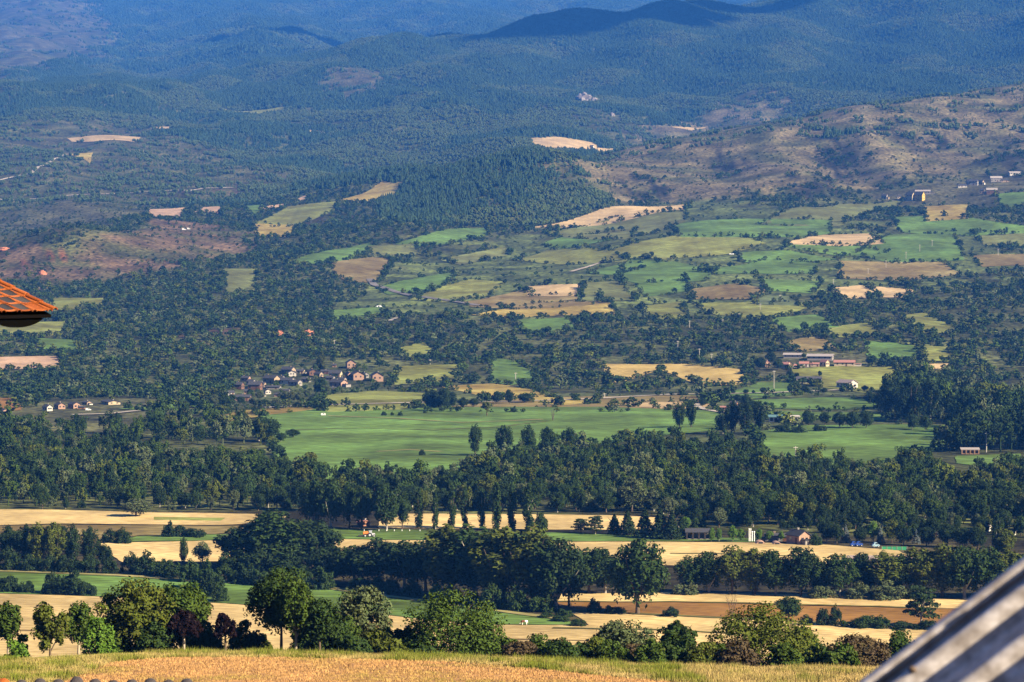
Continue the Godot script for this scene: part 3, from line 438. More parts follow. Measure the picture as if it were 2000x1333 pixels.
	["conifer_tree","dark conifer in the group beside the farm wheat, seventh from the columnar poplars","tree","conifers beside the farm wheat",[[48.4,877.0,9.28,6.68,"cone",9]]],
	["conifer_tree","dark conifer in the group beside the farm wheat, eighth from the columnar poplars","tree","conifers beside the farm wheat",[[51.7,881.8,6.53,6.3,"cone",9]]],
	["young_tree","young bright green tree in front of the farm buildings, first from the black barn","tree","young trees in front of the farm",[[54.8,911.6,4.18,3.54,"round",6]]],
	["young_tree","young bright green tree in front of the farm buildings, second from the black barn","tree","young trees in front of the farm",[[59.9,869.2,4.6,2.3,"round",6]]],
	["young_tree","young bright green tree in front of the farm buildings, third from the black barn","tree","young trees in front of the farm",[[62.3,870.7,4.3,2.15,"round",6]]],
	["young_tree","young bright green tree in front of the farm buildings, fourth from the black barn","tree","young trees in front of the farm",[[66.3,870.7,5.07,3.38,"round",6]]],
	["young_tree","young bright green tree in front of the farm buildings, fifth from the black barn","tree","young trees in front of the farm",[[68.9,872.3,4.15,3.08,"round",6]]],
	["young_tree","young bright green tree in front of the farm buildings, sixth from the black barn","tree","young trees in front of the farm",[[74.3,872.3,4.0,2.46,"round",6]]],
	["young_tree","young bright green tree in front of the farm buildings, seventh from the black barn","tree","young trees in front of the farm",[[77.6,872.3,3.38,2.61,"round",6]]],
	["young_tree","young bright green tree in front of the farm buildings, eighth from the black barn","tree","young trees in front of the farm",[[81.0,870.7,3.38,2.0,"round",6]]],
	["spruce_tree","silvery blue spruce by the farm, first from the stone farmhouse","tree","silvery spruces by the farm yard",[[100.2,869.2,5.52,3.37,"cone",8]]],
	["spruce_tree","silvery blue spruce by the farm, second from the stone farmhouse","tree","silvery spruces by the farm yard",[[109.8,863.0,5.48,3.04,"cone",8]]],
	["spruce_tree","silvery blue spruce by the farm, third from the stone farmhouse","tree","silvery spruces by the farm yard",[[120.7,864.5,4.57,2.74,"cone",8]]],
	["broadleaf_tree","yellow green tree between two silvery spruces","tree","",[[108.5,869.2,6.44,4.29,"round",6]]],
	["broadleaf_tree","olive tree behind the green netting","tree","",[[113.6,866.1,7.64,5.5,"round",2]]],
	["round_bush","dark bush against the stone farmhouse","bush","",[[90.0,859.9,3.64,4.55,"bush",0]]],
	["garden_tree","dark garden tree behind the farm yard wheat, first from the stone farmhouse","tree","garden trees behind the farm",[[94.5,869.2,6.74,5.52,"round",9]]],
	["garden_tree","dark garden tree behind the farm yard wheat, second from the stone farmhouse","tree","garden trees behind the farm",[[97.2,866.1,6.11,4.58,"round",9]]],
	["garden_tree","dark garden tree behind the farm yard wheat, third from the stone farmhouse","tree","garden trees behind the farm",[[104.1,866.1,5.19,4.58,"round",9]]],
	["garden_tree","dark garden tree behind the farm yard wheat, fourth from the stone farmhouse","tree","garden trees behind the farm",[[116.3,859.9,6.67,6.07,"round",9]]],
	["garden_tree","dark garden tree behind the farm yard wheat, fifth from the stone farmhouse","tree","garden trees behind the farm",[[122.7,856.9,6.04,6.04,"round",9]]],
	["garden_tree","dark garden tree behind the farm yard wheat, sixth from the stone farmhouse","tree","garden trees behind the farm",[[128.3,853.9,7.23,6.32,"round",9]]],
	["garden_tree","dark garden tree behind the farm yard wheat, seventh from the stone farmhouse","tree","garden trees behind the farm",[[132.4,850.9,6.6,6.0,"round",9]]],
	["garden_tree","dark garden tree behind the farm yard wheat, eighth from the stone farmhouse","tree","garden trees behind the farm",[[136.4,847.9,6.88,6.28,"round",9]]],
	["broadleaf_tree","dark round tree rising behind the very large olive bush","tree","",[[65.3,683.1,5.78,7.47,"round",0]]],
	["round_bush","round dark bush, one of a touching pair on the brown field","bush","touching pair of bushes",[[72.5,672.7,4.51,3.8,"bush",9],[75.3,672.7,4.74,3.68,"bush",9]]],
	["round_bush","low spreading bush on the lower edge of the brown field","bush","bushes on the brown field edge",[[68.5,673.6,2.61,3.56,"bush",0],[77.3,669.9,1.89,3.54,"bush",0],[81.7,668.9,3.3,7.08,"bush",0],[85.3,668.0,2.94,5.42,"bush",0]]],
	["pine_tree","open layered pine tree on the brown field edge","tree","",[[94.9,670.8,9.94,8.52,"layer",9]]],
	["round_bush","low dark hedge bush under the layered pine","bush","hedge under the layered pine",[[90.5,666.2,2.11,7.28,"bush",9],[95.9,665.3,2.58,5.87,"bush",9]]],
	["bare_tree","leafless grey bush tree on the brown field","tree","",[[52.2,686.0,6.53,4.11,"bare",5]]],
	["poplar_tree","tall dark poplar in the stand beside the white barn meadow, third from the white barn","tree","poplar stand beside the white barn",[[199.7,1532.5,21.08,14.05,"feather",9]]],
	["poplar_tree","tall dark poplar in the stand beside the white barn meadow, fourth from the white barn","tree","poplar stand beside the white barn",[[207.9,1513.5,23.48,15.48,"feather",9]]],
	["poplar_tree","tall dark poplar in the stand beside the white barn meadow, fifth from the white barn","tree","poplar stand beside the white barn",[[215.9,1494.9,23.72,14.76,"feather",9]]],
	["poplar_tree","tall dark poplar in the stand beside the white barn meadow, sixth from the white barn","tree","poplar stand beside the white barn",[[228.5,1523.0,19.87,13.43,"feather",9]]],
	["poplar_tree","tall dark poplar in the stand beside the white barn meadow, second from the white barn","tree","poplar stand beside the white barn",[[201.1,1582.4,13.39,11.16,"feather",9]]],
	["poplar_tree","tall dark poplar in the stand beside the white barn meadow, first from the white barn","tree","poplar stand beside the white barn",[[207.7,1680.8,7.11,10.08,"feather",9]]],
	["poplar_tree","tall poplar of the lone pair on the green meadow","tree","lone poplar pair on the meadow",[[83.5,1441.7,13.73,8.13,"feather",0],[89.6,1450.3,14.32,7.16,"feather",0]]],
	["poplar_tree","dark poplar in the cluster beside the white shed, first from the lone poplar pair","tree","poplar cluster beside the white shed",[[101.9,1400.2,9.88,6.42,"feather",9]]],
	["poplar_tree","dark poplar in the cluster beside the white shed, second from the lone poplar pair","tree","poplar cluster beside the white shed",[[105.7,1392.2,17.18,8.84,"feather",9]]],
	["poplar_tree","dark poplar in the cluster beside the white shed, third from the lone poplar pair","tree","poplar cluster beside the white shed",[[111.5,1388.2,18.11,9.3,"feather",9]]],
	["poplar_tree","dark poplar in the cluster beside the white shed, fourth from the lone poplar pair","tree","poplar cluster beside the white shed",[[119.2,1400.2,16.79,8.89,"feather",9]]],
	["round_tree","round tree in the row beyond the white shed, first from the white shed","tree","tree row beyond the white shed",[[150.3,1467.8,7.76,7.76,"round",0]]],
	["round_tree","round tree in the row beyond the white shed, second from the white shed","tree","tree row beyond the white shed",[[159.6,1476.7,6.77,6.77,"round",0]]],
	["round_tree","round tree in the row beyond the white shed, third from the white shed","tree","tree row beyond the white shed",[[163.9,1450.3,8.18,8.69,"round",0]]],
	["round_tree","round tree in the row beyond the white shed, fourth from the white shed","tree","tree row beyond the white shed",[[169.3,1441.7,9.15,9.15,"round",0]]],
	["round_tree","round tree in the row beyond the white shed, fifth from the white shed","tree","tree row beyond the white shed",[[176.7,1446.0,9.18,8.16,"round",0]]],
	["round_tree","round tree in the row beyond the white shed, sixth from the white shed","tree","tree row beyond the white shed",[[197.9,1433.2,8.09,7.58,"round",0]]],
	["round_tree","round tree in the row beyond the white shed, seventh from the white shed","tree","tree row beyond the white shed",[[203.3,1424.8,8.04,7.03,"round",0]]],
	["hedge_bush","clipped dark hedge bush in front of the white shed","bush","hedge in front of the white shed",[[131.7,1412.4,4.48,9.96,"bush",9],[139.3,1408.3,3.97,8.94,"bush",9],[150.5,1420.7,4.01,7.51,"bush",9]]],
	["poplar_tree","tall poplar at the front edge of the riverside belt, first from the small round bush","tree","poplars at the meadow edge of the belt",[[-15.8,1242.8,14.46,7.01,"feather",0]]],
	["poplar_tree","tall poplar at the front edge of the riverside belt, second from the small round bush","tree","poplars at the meadow edge of the belt",[[-3.3,1242.8,14.02,9.2,"feather",0]]],
	["poplar_tree","tall poplar at the front edge of the riverside belt, third from the small round bush","tree","poplars at the meadow edge of the belt",[[7.1,1249.1,13.66,8.81,"feather",0]]],
	["poplar_tree","tall poplar at the front edge of the riverside belt, fourth from the small round bush","tree","poplars at the meadow edge of the belt",[[15.5,1255.6,12.4,8.86,"feather",0]]],
	["poplar_tree","tall poplar at the front edge of the riverside belt, fifth from the small round bush","tree","poplars at the meadow edge of the belt",[[24.6,1265.4,11.6,9.82,"feather",0]]],
	["lone_tree","airy lone tree casting its shadow on the green meadow","tree","",[[-13.5,1557.1,7.96,7.14,"loose",2]]],
	["round_bush","small round bush beside the airy lone tree","bush","",[[1.1,1592.7,3.65,5.06,"bush",0]]],
	["bare_tree","withered little tree on the green meadow","tree","",[[21.3,1508.8,6.12,3.19,"bare",5]]],
	["round_bush","tiny round bush in the line on the green meadow","bush","tiny bushes on the meadow",[[-68.7,1557.1,2.75,3.29,"bush",0],[-64.3,1557.1,2.2,2.47,"bush",0],[-59.9,1557.1,2.75,3.29,"bush",0],[-47.5,1582.4,1.95,2.51,"bush",0]]],
	["round_bush","small round bush near the meadow front edge","bush","",[[-38.7,1245.9,3.08,3.08,"bush",9]]],
	["round_tree","tree in the clump where the valley road crosses the meadow, first from the village","tree","clump on the valley road",[[-44.9,1608.5,11.91,9.64,"round",9]]],
	["round_tree","tree in the clump where the valley road crosses the meadow, second from the village","tree","clump on the valley road",[[-39.1,1603.2,13.0,11.31,"round",9]]],
	["round_tree","tree in the clump where the valley road crosses the meadow, third from the village","tree","clump on the valley road",[[-34.6,1635.6,9.81,8.65,"round",9]]],
	["round_tree","tree in the clump where the valley road crosses the meadow, fourth from the village","tree","clump on the valley road",[[-27.2,1624.6,6.88,6.3,"round",9]]],
	["round_tree","tree in the clump where the valley road crosses the meadow, sixth from the village","tree","clump on the valley road",[[-8.9,1680.8,7.71,6.52,"round",9]]],
	["round_tree","tree in the clump where the valley road crosses the meadow, seventh from the village","tree","clump on the valley road",[[-1.5,1680.8,8.89,5.93,"round",9]]],
	["round_tree","tree in the clump where the valley road crosses the meadow, eighth from the village","tree","clump on the valley road",[[7.5,1692.4,5.97,10.15,"round",9]]],
	["round_tree","tree in the clump where the valley road crosses the meadow, fifth from the village","tree","clump on the valley road",[[-21.8,1646.6,5.23,6.97,"round",9]]],
	["round_tree","grey green tree at the wooded end of the big meadow","tree","trees at the left end of the meadow",[[-131.0,1400.2,12.84,7.9,"round",0],[-117.6,1346.0,11.87,10.92,"round",0],[-111.6,1338.6,11.33,11.8,"round",0],[-103.4,1368.7,4.34,7.72,"round",0],[-106.8,1338.6,4.72,6.14,"round",0]]],
	["bare_tree","leafless pale tree standing above the riverside trees","tree","",[[-49.5,1077.5,6.46,5.7,"bare",5]]],
	["columnar_tree","pale poplar tree standing above the slate roofed village","tree","",[[-132.4,2017.7,13.52,9.25,"column",2]]],
	["garden_tree","garden tree among the slate roofed houses","tree","garden trees of the village",[[-160.2,1772.6,5.0,4.38,"round",0],[-150.4,1728.5,6.1,6.1,"round",3],[-134.3,1710.3,6.63,6.63,"round",3],[-129.4,1704.3,7.21,6.61,"round",3],[-124.8,1704.3,6.01,6.61,"round",3],[-116.3,1680.8,4.74,5.33,"round",0],[-118.6,1792.2,10.74,10.11,"round",0],[-113.9,1772.6,7.5,7.5,"round",3],[-115.0,1986.1,3.5,2.8,"round",3],[-99.8,1963.3,4.15,2.77,"round",0],[-125.1,1772.6,4.38,5.63,"round",3],[-134.2,1652.2,5.24,6.41,"round",3],[-140.0,1652.2,4.08,5.83,"round",0],[-165.4,1710.3,4.83,6.03,"round",0],[-157.2,1680.8,4.74,5.93,"round",0],[-148.3,1663.5,5.28,6.45,"round",3],[-169.2,1652.2,6.99,7.57,"round",3],[-160.6,1624.6,8.59,8.59,"round",0],[-172.1,1624.6,5.73,7.45,"round",0]]],
	["roadside_tree","roadside tree in the row below the pink roofed houses, third from the brick farmhouse","tree","trees along the valley road",[[145.6,1805.4,3.18,4.46,"round",9]]],
	["roadside_tree","roadside tree in the row below the pink roofed houses, fourth from the brick farmhouse","tree","trees along the valley road",[[150.4,1805.4,2.55,2.55,"round",9]]],
	["roadside_tree","roadside tree in the row below the pink roofed houses, fifth from the brick farmhouse","tree","trees along the valley road",[[156.5,1805.4,4.46,5.41,"round",9]]],
	["roadside_tree","roadside tree in the row below the pink roofed houses, sixth from the brick farmhouse","tree","trees along the valley road",[[163.7,1818.9,2.57,3.21,"round",9]]],
	["roadside_tree","roadside tree in the row below the pink roofed houses, seventh from the brick farmhouse","tree","trees along the valley road",[[173.7,1812.2,5.75,4.47,"round",9],[188.6,1968.6,4.86,5.21,"round",9]]],
	["roadside_tree","roadside tree in the row below the pink roofed houses, tenth from the brick farmhouse","tree","trees along the valley road",[[182.3,1805.4,5.73,7.0,"round",9]]],
	["roadside_tree","roadside tree in the row below the pink roofed houses, twelfth from the brick farmhouse","tree","trees along the valley road",[[195.8,1818.9,3.21,5.13,"round",9]]],
	["roadside_tree","roadside tree in the row below the pink roofed houses, thirteenth from the brick farmhouse","tree","trees along the valley road",[[207.1,1818.9,3.85,4.49,"round",9]]],
	["roadside_tree","roadside tree in the row below the pink roofed houses, fourteenth from the brick farmhouse","tree","trees along the valley road",[[224.0,1839.6,3.89,5.19,"round",9]]],
	["roadside_tree","roadside tree in the row below the pink roofed houses, ninth from the brick farmhouse","tree","trees along the valley road",[[194.1,1971.2,3.13,2.78,"round",9]]],
	["roadside_tree","roadside tree in the row below the pink roofed houses, eleventh from the brick farmhouse","tree","trees along the valley road",[[209.7,1973.6,4.18,3.13,"round",9]]],
	["roadside_tree","roadside tree in the row below the pink roofed houses, second from the brick farmhouse","tree","trees along the valley road",[[137.7,1805.4,2.55,3.82,"round",9]]],
	["roadside_tree","roadside tree in the row below the pink roofed houses, first from the brick farmhouse","tree","trees along the valley road",[[132.9,1792.2,3.79,3.16,"round",9]]],
	["round_tree","dark tree in the clump around the brick farmhouse","tree","clump around the brick farmhouse",[[127.5,1728.5,4.27,4.88,"round",9],[132.4,1704.3,4.81,6.01,"round",9],[135.0,1680.8,5.33,5.93,"round",9],[113.2,1635.6,3.46,5.19,"round",9],[134.8,1624.6,5.16,5.73,"round",9],[108.5,1652.2,5.24,5.24,"round",9]]],
	["round_tree","leafy tree beside the pink roofed houses","tree","trees beside the pink roofed houses",[[181.8,2040.7,9.36,8.64,"round",9],[184.2,2007.9,8.5,7.79,"round",0],[172.4,2014.8,9.24,9.24,"round",9],[251.9,2033.7,7.17,9.32,"round",0],[259.9,2028.8,4.29,5.01,"round",0],[266.7,2029.0,4.29,5.01,"round",9],[277.1,2039.7,6.47,5.75,"round",0],[266.4,2013.3,3.55,6.39,"round",0],[198.8,2012.0,3.55,3.55,"round",0],[209.3,2027.3,2.86,2.86,"round",9],[208.5,2073.7,3.66,4.39,"round",0]]]]
const BUILDINGS := [
	["house",-177.0,1870.7,8.3,4.6,20,"red","slate","red brown village house topmost left of its cluster","village_house","slate roofed village on the far side of the meadow"],
	["house",-173.3,1785.6,4.5,2.9,-20,"white","slate","white rendered village house small, at the lower left end","village_house","slate roofed village on the far side of the meadow"],
	["house",-160.0,1722.4,9.8,3.5,5,"pink","slate","pinkish stone village house long, lowest of the village","village_house","slate roofed village on the far side of the meadow"],
	["house",-179.0,1950.9,6.6,3.6,25,"pink","slate","pinkish stone village house gabled, behind the red brown ones","village_house","slate roofed village on the far side of the meadow"],
	["house",-164.8,1860.7,9.1,5.3,15,"red","slate","red brown village house two storey, beside the lower lane","village_house","slate roofed village on the far side of the meadow"],
	["house",-165.2,1805.4,3.1,2.9,0,"pink","slate","pinkish stone village house tiny, between garden trees","village_house","slate roofed village on the far side of the meadow"],
	["house",-160.6,1934.9,11.5,5.5,35,"tan","slate","tan stone village house largest, with right gable lit","village_house","slate roofed village on the far side of the meadow"],
	["house",-152.3,1805.4,3.8,2.9,70,"white","slate","white rendered village house small gable end among trees","village_house","slate roofed village on the far side of the meadow"],
	["house",-153.8,1870.7,9.5,2.3,10,"stone","slate","grey stone village house low and wide, mostly roof","village_house","slate roofed village on the far side of the meadow"],
	["house",-142.7,1772.6,4.9,2.2,10,"pink","slate","pinkish stone village house low, half hidden by bushes","village_house","slate roofed village on the far side of the meadow"],
	["house",-149.1,1927.0,9.8,4.3,25,"white","slate","white rendered village house wide, beside the dark tree","village_house","slate roofed village on the far side of the meadow"],
	["house",-142.6,1912.5,8.5,3.9,35,"stone","slate","grey stone village house next to the wide white one","village_house","slate roofed village on the far side of the meadow"],
	["house",-154.0,1997.0,10.1,5.3,30,"tan","slate","tan stone village house tall, on the upper lane","village_house","slate roofed village on the far side of the meadow"],
	["house",-151.1,1988.8,6.7,3.6,80,"white","slate","white rendered village house with its gable to the meadow, upper lane","village_house","slate roofed village on the far side of the meadow"],
	["house",-146.0,2003.0,5.5,2.8,10,"cream","slate","cream rendered village house small, at the upper lane bend","village_house","slate roofed village on the far side of the meadow"],
	["house",-136.9,1989.7,8.8,4.4,75,"red","slate","red brown village house gabled, in the upper row centre","village_house","slate roofed village on the far side of the meadow"],
	["house",-128.8,1999.5,5.9,2.8,10,"red","slate","red brown village house low, in the upper row","village_house","slate roofed village on the far side of the meadow"],
	["house",-120.1,1973.1,9.2,5.2,15,"cream","slate","cream rendered village house bright, in the upper row","village_house","slate roofed village on the far side of the meadow"],
	["house",-111.2,1969.8,5.8,4.4,60,"pink","slate","pinkish stone village house narrow, beside a small spruce","village_house","slate roofed village on the far side of the meadow"],
	["house",-105.1,1965.2,10.0,5.6,75,"pink","slate","pinkish stone village house gabled with pale ground floor","village_house","slate roofed village on the far side of the meadow"],
	["house",-91.1,1954.8,9.1,5.9,80,"pink","slate","pinkish stone village house with balcony, alone at the end of the row","village_house","slate roofed village on the far side of the meadow"],
	["house",-113.2,2035.8,7.8,5.8,80,"pink","slate","pinkish stone village house standing alone above the upper row","village_house","slate roofed village on the far side of the meadow"],
	["house",-113.8,1902.8,12.1,4.6,40,"pink","slate","pinkish stone village house long and low with an arched opening","village_house","slate roofed village on the far side of the meadow"],
	["house",-116.2,1860.7,6.3,1.9,0,"tan","slate","tan stone village house low garden building under the arched house","village_house","slate roofed village on the far side of the meadow"],
	["house",-125.1,2042.6,2.6,2.1,0,"pink","slate","pinkish stone village house tiny, above the upper row","village_house","slate roofed village on the far side of the meadow"],
	["house",-173.0,1922.3,6.2,3.4,30,"stone","slate","grey stone infill house squeezed behind the two storey red brown one","village_house","slate roofed village on the far side of the meadow"],
	["house",-164.0,1896.9,6.2,3.3,20,"tan","slate","tan stone infill house next to the largest one","village_house","slate roofed village on the far side of the meadow"],
	["house",-156.3,1950.8,7.1,3.8,30,"stone","slate","grey stone infill house between the largest and the wide white one","village_house","slate roofed village on the far side of the meadow"],
	["house",-138.1,1946.1,6.3,3.0,15,"stone","slate","grey stone infill house below the upper lane bend","village_house","slate roofed village on the far side of the meadow"],
	["house",-132.1,1979.8,6.4,3.5,40,"tan","slate","tan stone infill house in the upper row beside the gabled red brown one","village_house","slate roofed village on the far side of the meadow"],
	["house",-122.6,1956.9,6.3,3.0,20,"stone","slate","grey stone infill house below the bright cream one","village_house","slate roofed village on the far side of the meadow"],
	["house",-114.0,1945.7,5.9,3.0,30,"tan","slate","tan stone infill house beside the arched opening house","village_house","slate roofed village on the far side of the meadow"],
	["house",-100.4,1976.3,5.6,3.4,60,"stone","slate","grey stone infill house between the pale ground floor and balcony houses","village_house","slate roofed village on the far side of the meadow"],
	["house",-142.2,1818.9,5.9,2.5,10,"stone","slate","grey stone infill house low among the lower garden trees","village_house","slate roofed village on the far side of the meadow"],
	["house",-154.2,1772.6,5.0,2.4,20,"tan","slate","tan stone infill house beside the small gable end among trees","village_house","slate roofed village on the far side of the meadow"],
	["house",-257.8,1608.5,5.7,3.4,50,"white","slate","white rendered hamlet house tall, at the left end","hamlet_house","stone hamlet at the wood edge"],
	["house",-254.4,1630.1,6.9,3.4,60,"pink","slate","pinkish stone hamlet house with half its gable in shade","hamlet_house","stone hamlet at the wood edge"],
	["house",-247.1,1635.6,7.5,3.5,55,"pink","slate","pinkish stone hamlet house with broad lit gable","hamlet_house","stone hamlet at the wood edge"],
	["house",-245.7,1675.0,5.0,2.1,40,"tan","slate","tan stone hamlet house low, behind the broad gable","hamlet_house","stone hamlet at the wood edge"],
	["house",-242.0,1630.1,3.7,1.4,0,"brick","slate","brick hamlet house low annexe with red front","hamlet_house","stone hamlet at the wood edge"],
	["house",-232.6,1680.8,11.9,2.4,62,"cream","slate","cream rendered hamlet house long, with only its pale end lit","hamlet_house","stone hamlet at the wood edge"],
	["house",-277.1,1582.4,5.0,2.5,60,"pink","slate","pinkish stone hamlet house alone, apart from the hamlet","hamlet_house","stone hamlet at the wood edge"],
	["house",479.0,3735.3,8.6,6.6,30,"stone","slate","grey stone hill village house at the left end of the farm group","hill_house","hill village under the dry slope"],
	["house",496.2,3726.0,3.9,5.9,0,"cream","slate","cream rendered hill village house narrow like a tower","hill_house","hill village under the dry slope"],
	["house",509.0,3714.0,11.8,10.5,40,"cream","slate","cream rendered hill village house tall and bright beside the yellow one","hill_house","hill village under the dry slope"],
	["house",520.7,3708.6,13.1,11.1,40,"yellow","slate","bright yellow hill village house tallest of the farm group","hill_house","hill village under the dry slope"],
	["house",529.8,3746.0,19.8,5.3,10,"stone","pale","grey stone hill village house long and low behind the yellow one","hill_house","hill village under the dry slope"],
	["house",596.8,3799.1,6.7,6.0,30,"white","slate","white rendered hill village house small and bright, highest in the village","hill_house","hill village under the dry slope"],
	["house",600.7,3781.0,13.3,8.0,20,"stone","slate","grey stone hill village house dark roofed in the village centre","hill_house","hill village under the dry slope"],
	["house",583.5,3764.6,11.3,4.0,0,"white","slate","white rendered hill village house low at the village left edge","hill_house","hill village under the dry slope"],
	["house",612.8,3794.3,7.4,6.0,40,"tan","slate","tan stone hill village house beside the dark roofed one","hill_house","hill village under the dry slope"],
	["house",597.2,3689.5,6.5,6.5,20,"tan","slate","tan stone hill village house narrow, below the village centre","hill_house","hill village under the dry slope"],
	["house",606.6,3671.4,14.2,7.1,10,"red","pale","red brown hill village house wide with pale balcony bands","hill_house","hill village under the dry slope"],
	["house",641.9,3852.8,14.9,7.5,0,"stone","pale","grey stone hill village house pale roofed, on the upper lane","hill_house","hill village under the dry slope"],
	["house",649.1,3831.4,8.1,4.1,0,"tan","slate","tan stone hill village house small annexe on the upper lane","hill_house","hill village under the dry slope"],
	["house",682.0,3943.8,16.7,4.9,-10,"white","pale","white rendered hill village house long, at the right edge","hill_house","hill village under the dry slope"],
	["house",219.5,2063.6,19.6,4.0,12,"stone","pale","long grey shed with pale roof, larger of its pair above the pink roofs","long_shed","pink roofed houses and sheds"],
	["house",201.3,2077.8,13.9,3.3,12,"stone","pale","long grey shed with pale roof, smaller of its pair and behind trees","long_shed","pink roofed houses and sheds"],
	["house",190.0,2020.6,8.6,3.9,30,"cream","pinktile","cream rendered house with pinkish tiled roof at the left end of the row","tiled_house","pink roofed houses and sheds"],
	["house",204.0,2024.9,6.8,3.6,5,"white","pinktile","white rendered house with pinkish tiled roof with whitewashed front","tiled_house","pink roofed houses and sheds"],
	["house",211.8,2027.3,6.4,2.5,10,"cream","pinktile","cream rendered house with pinkish tiled roof lowest of the row","tiled_house","pink roofed houses and sheds"],
	["house",218.7,2028.5,6.4,4.3,50,"cream","pinktile","cream rendered house with pinkish tiled roof tallest, with peaked roof","tiled_house","pink roofed houses and sheds"],
	["house",232.8,2030.1,15.0,3.9,8,"cream","pinktile","cream rendered house with pinkish tiled roof longest, at the right end","tiled_house","pink roofed houses and sheds"],
	["house",177.8,2027.6,3.6,4.3,70,"pink","pinktile","pinkish stone house with pinkish tiled roof half hidden in the trees","tiled_house","pink roofed houses and sheds"],
	["house",197.7,2022.6,2.1,2.1,0,"cream","pinktile","cream rendered house with pinkish tiled roof tiny shed among the row","tiled_house","pink roofed houses and sheds"],
	["openbarn",197.8,1931.2,16.3,4.1,4,"white","darkroof","dark open fronted barn with white posts","open_barn",""],
	["house",218.4,1889.5,13.3,5.3,52,"white","palerust","large white barn with sunlit gable and shaded long side","white_barn",""],
	["openbarn",137.8,1504.1,8.8,3.2,0,"blue","teal","dark open shed bay with teal roof beside the white block","open_shed",""],
	["block",144.8,1499.5,7.4,3.4,0,"white","white","flat white shed block with one dark doorway","white_shed",""],
	["openbarn",199.0,1258.9,7.3,2.4,3,"wood","pale","small wooden stable with pale roof and open stalls","wooden_stable",""],
	["house",85.6,864.5,6.9,4.1,62,"pink","slate","stone farmhouse with gable, timbered eave and white chimney","stone_farmhouse",""],
	["openbarn",56.7,878.6,7.4,2.9,2,"black","slate","long black open barn at the edge of the farm wheat","black_barn",""],
	["house",80.2,873.9,7.7,2.2,4,"stone","slate","low slate roofed farm wing beside the stone farmhouse","farm_wing",""],
	["vault",74.2,866.1,3.2,1.2,0,"pink","pink","vaulted tan stone cellar, the larger of two","stone_cellar",""],
	["vault",79.0,864.5,2.9,1.1,0,"pink","pink","vaulted tan stone cellar, the one nearer the farmhouse","stone_cellar",""],
	["house",101.3,793.8,18.5,3.6,8,"cream","palerust","long pale roofed barn hidden by grove trees, cream gable end","long_barn",""],
	["house",129.5,891.5,3.5,1.7,10,"stone","pale","pale roofed house glimpsed among garden trees, nearest the olive tree","garden_house",""],
	["house",147.8,904.8,3.5,1.8,20,"white","pale","pale roofed house glimpsed among trees, nearest the cypress","garden_house",""],
	["house",153.8,891.5,2.5,1.6,20,"white","slate","white house corner glimpsed among trees beyond the cypress","garden_house",""],
	["house",126.3,1652.2,4.7,2.9,20,"brick","slate","brick farmhouse half hidden in its tree clump","brick_farmhouse",""],
	["house",118.4,1624.6,4.3,1.7,20,"brick","pinktile","low red roofed outbuilding beside the brick farmhouse","red_outbuilding",""],
	["house",145.2,5285.3,8.4,5.6,30,"white","slate","tiny white farm at the bare tan field","white_farm",""],
	["house",-47.3,922.0,2.3,1.8,50,"brick","pinktile","small red brick hut behind the roadside trees","brick_hut",""],
	["vault",-117.4,2560.7,6.8,1.8,0,"whiteplastic","whiteplastic","long white greenhouse tunnel on the narrow green field","greenhouse",""]]
const VEHICLES := [
	[-383.4,3394.7,4.8,2.2,"white","white van parked on the ridge road, larger of two","white_van"],
	[-380.8,3419.6,3.6,2.2,"white","white van parked on the ridge road, smaller of two","white_van"],
	[-101.4,1557.1,2.5,1.4,"white","white livestock trailer on the green meadow","white_trailer"],
	[225.4,2981.3,4.7,1.4,"white","long white trailer on the middle terraces","white_trailer"],
	[-235.1,1608.5,3.1,1.4,"white","white van parked beside the stone hamlet","white_van"],
	[132.2,1766.1,2.5,1.4,"white","white van on the valley road by the brick farmhouse","white_van"],
	[101.2,856.9,1.5,1.4,"blue","blue car at the farm wheat edge, larger of two","blue_car"],
	[102.7,856.9,1.2,1.4,"blue","blue car at the farm wheat edge, smaller of two","blue_car"],
	[107.3,853.9,0.9,1.4,"cyan","pale blue car beside the green netting","pale_car"],
	[-105.9,1680.8,2.7,1.4,"white","white van driving on the valley road","white_van"],
	[-178.5,1346.0,1.7,1.5,"white","white tractor cab among the woods by the stone hamlet","white_tractor"],
	[160.3,1853.6,2.6,1.4,"white","white van parked near the valley road trees","white_van"]]
const POLES := [[370.0,2871.8,7.6],[420.2,2991.7,7.4],[440.9,3047.1,7.0],[398.6,2937.0,7.3],[345.8,2818.5,6.0],[295.2,2666.2,6.6],[233.0,2521.9,6.2],[209.9,2454.4,5.6],[185.4,2368.1,5.4],[167.8,2309.2,6.1],[123.8,2165.5,6.5],[133.9,2073.3,9.9],[142.4,2068.9,6.2],[169.4,1875.0,11.9],[2.4,1947.5,6.5],[55.8,1747.1,3.4],[121.3,1239.6,4.6],[207.7,1268.7,8.9],[-132.6,2166.0,7.6],[-58.2,2062.1,3.6],[494.5,2953.1,7.3],[-258.2,1943.0,5.5],[141.7,2315.1,5.7]]
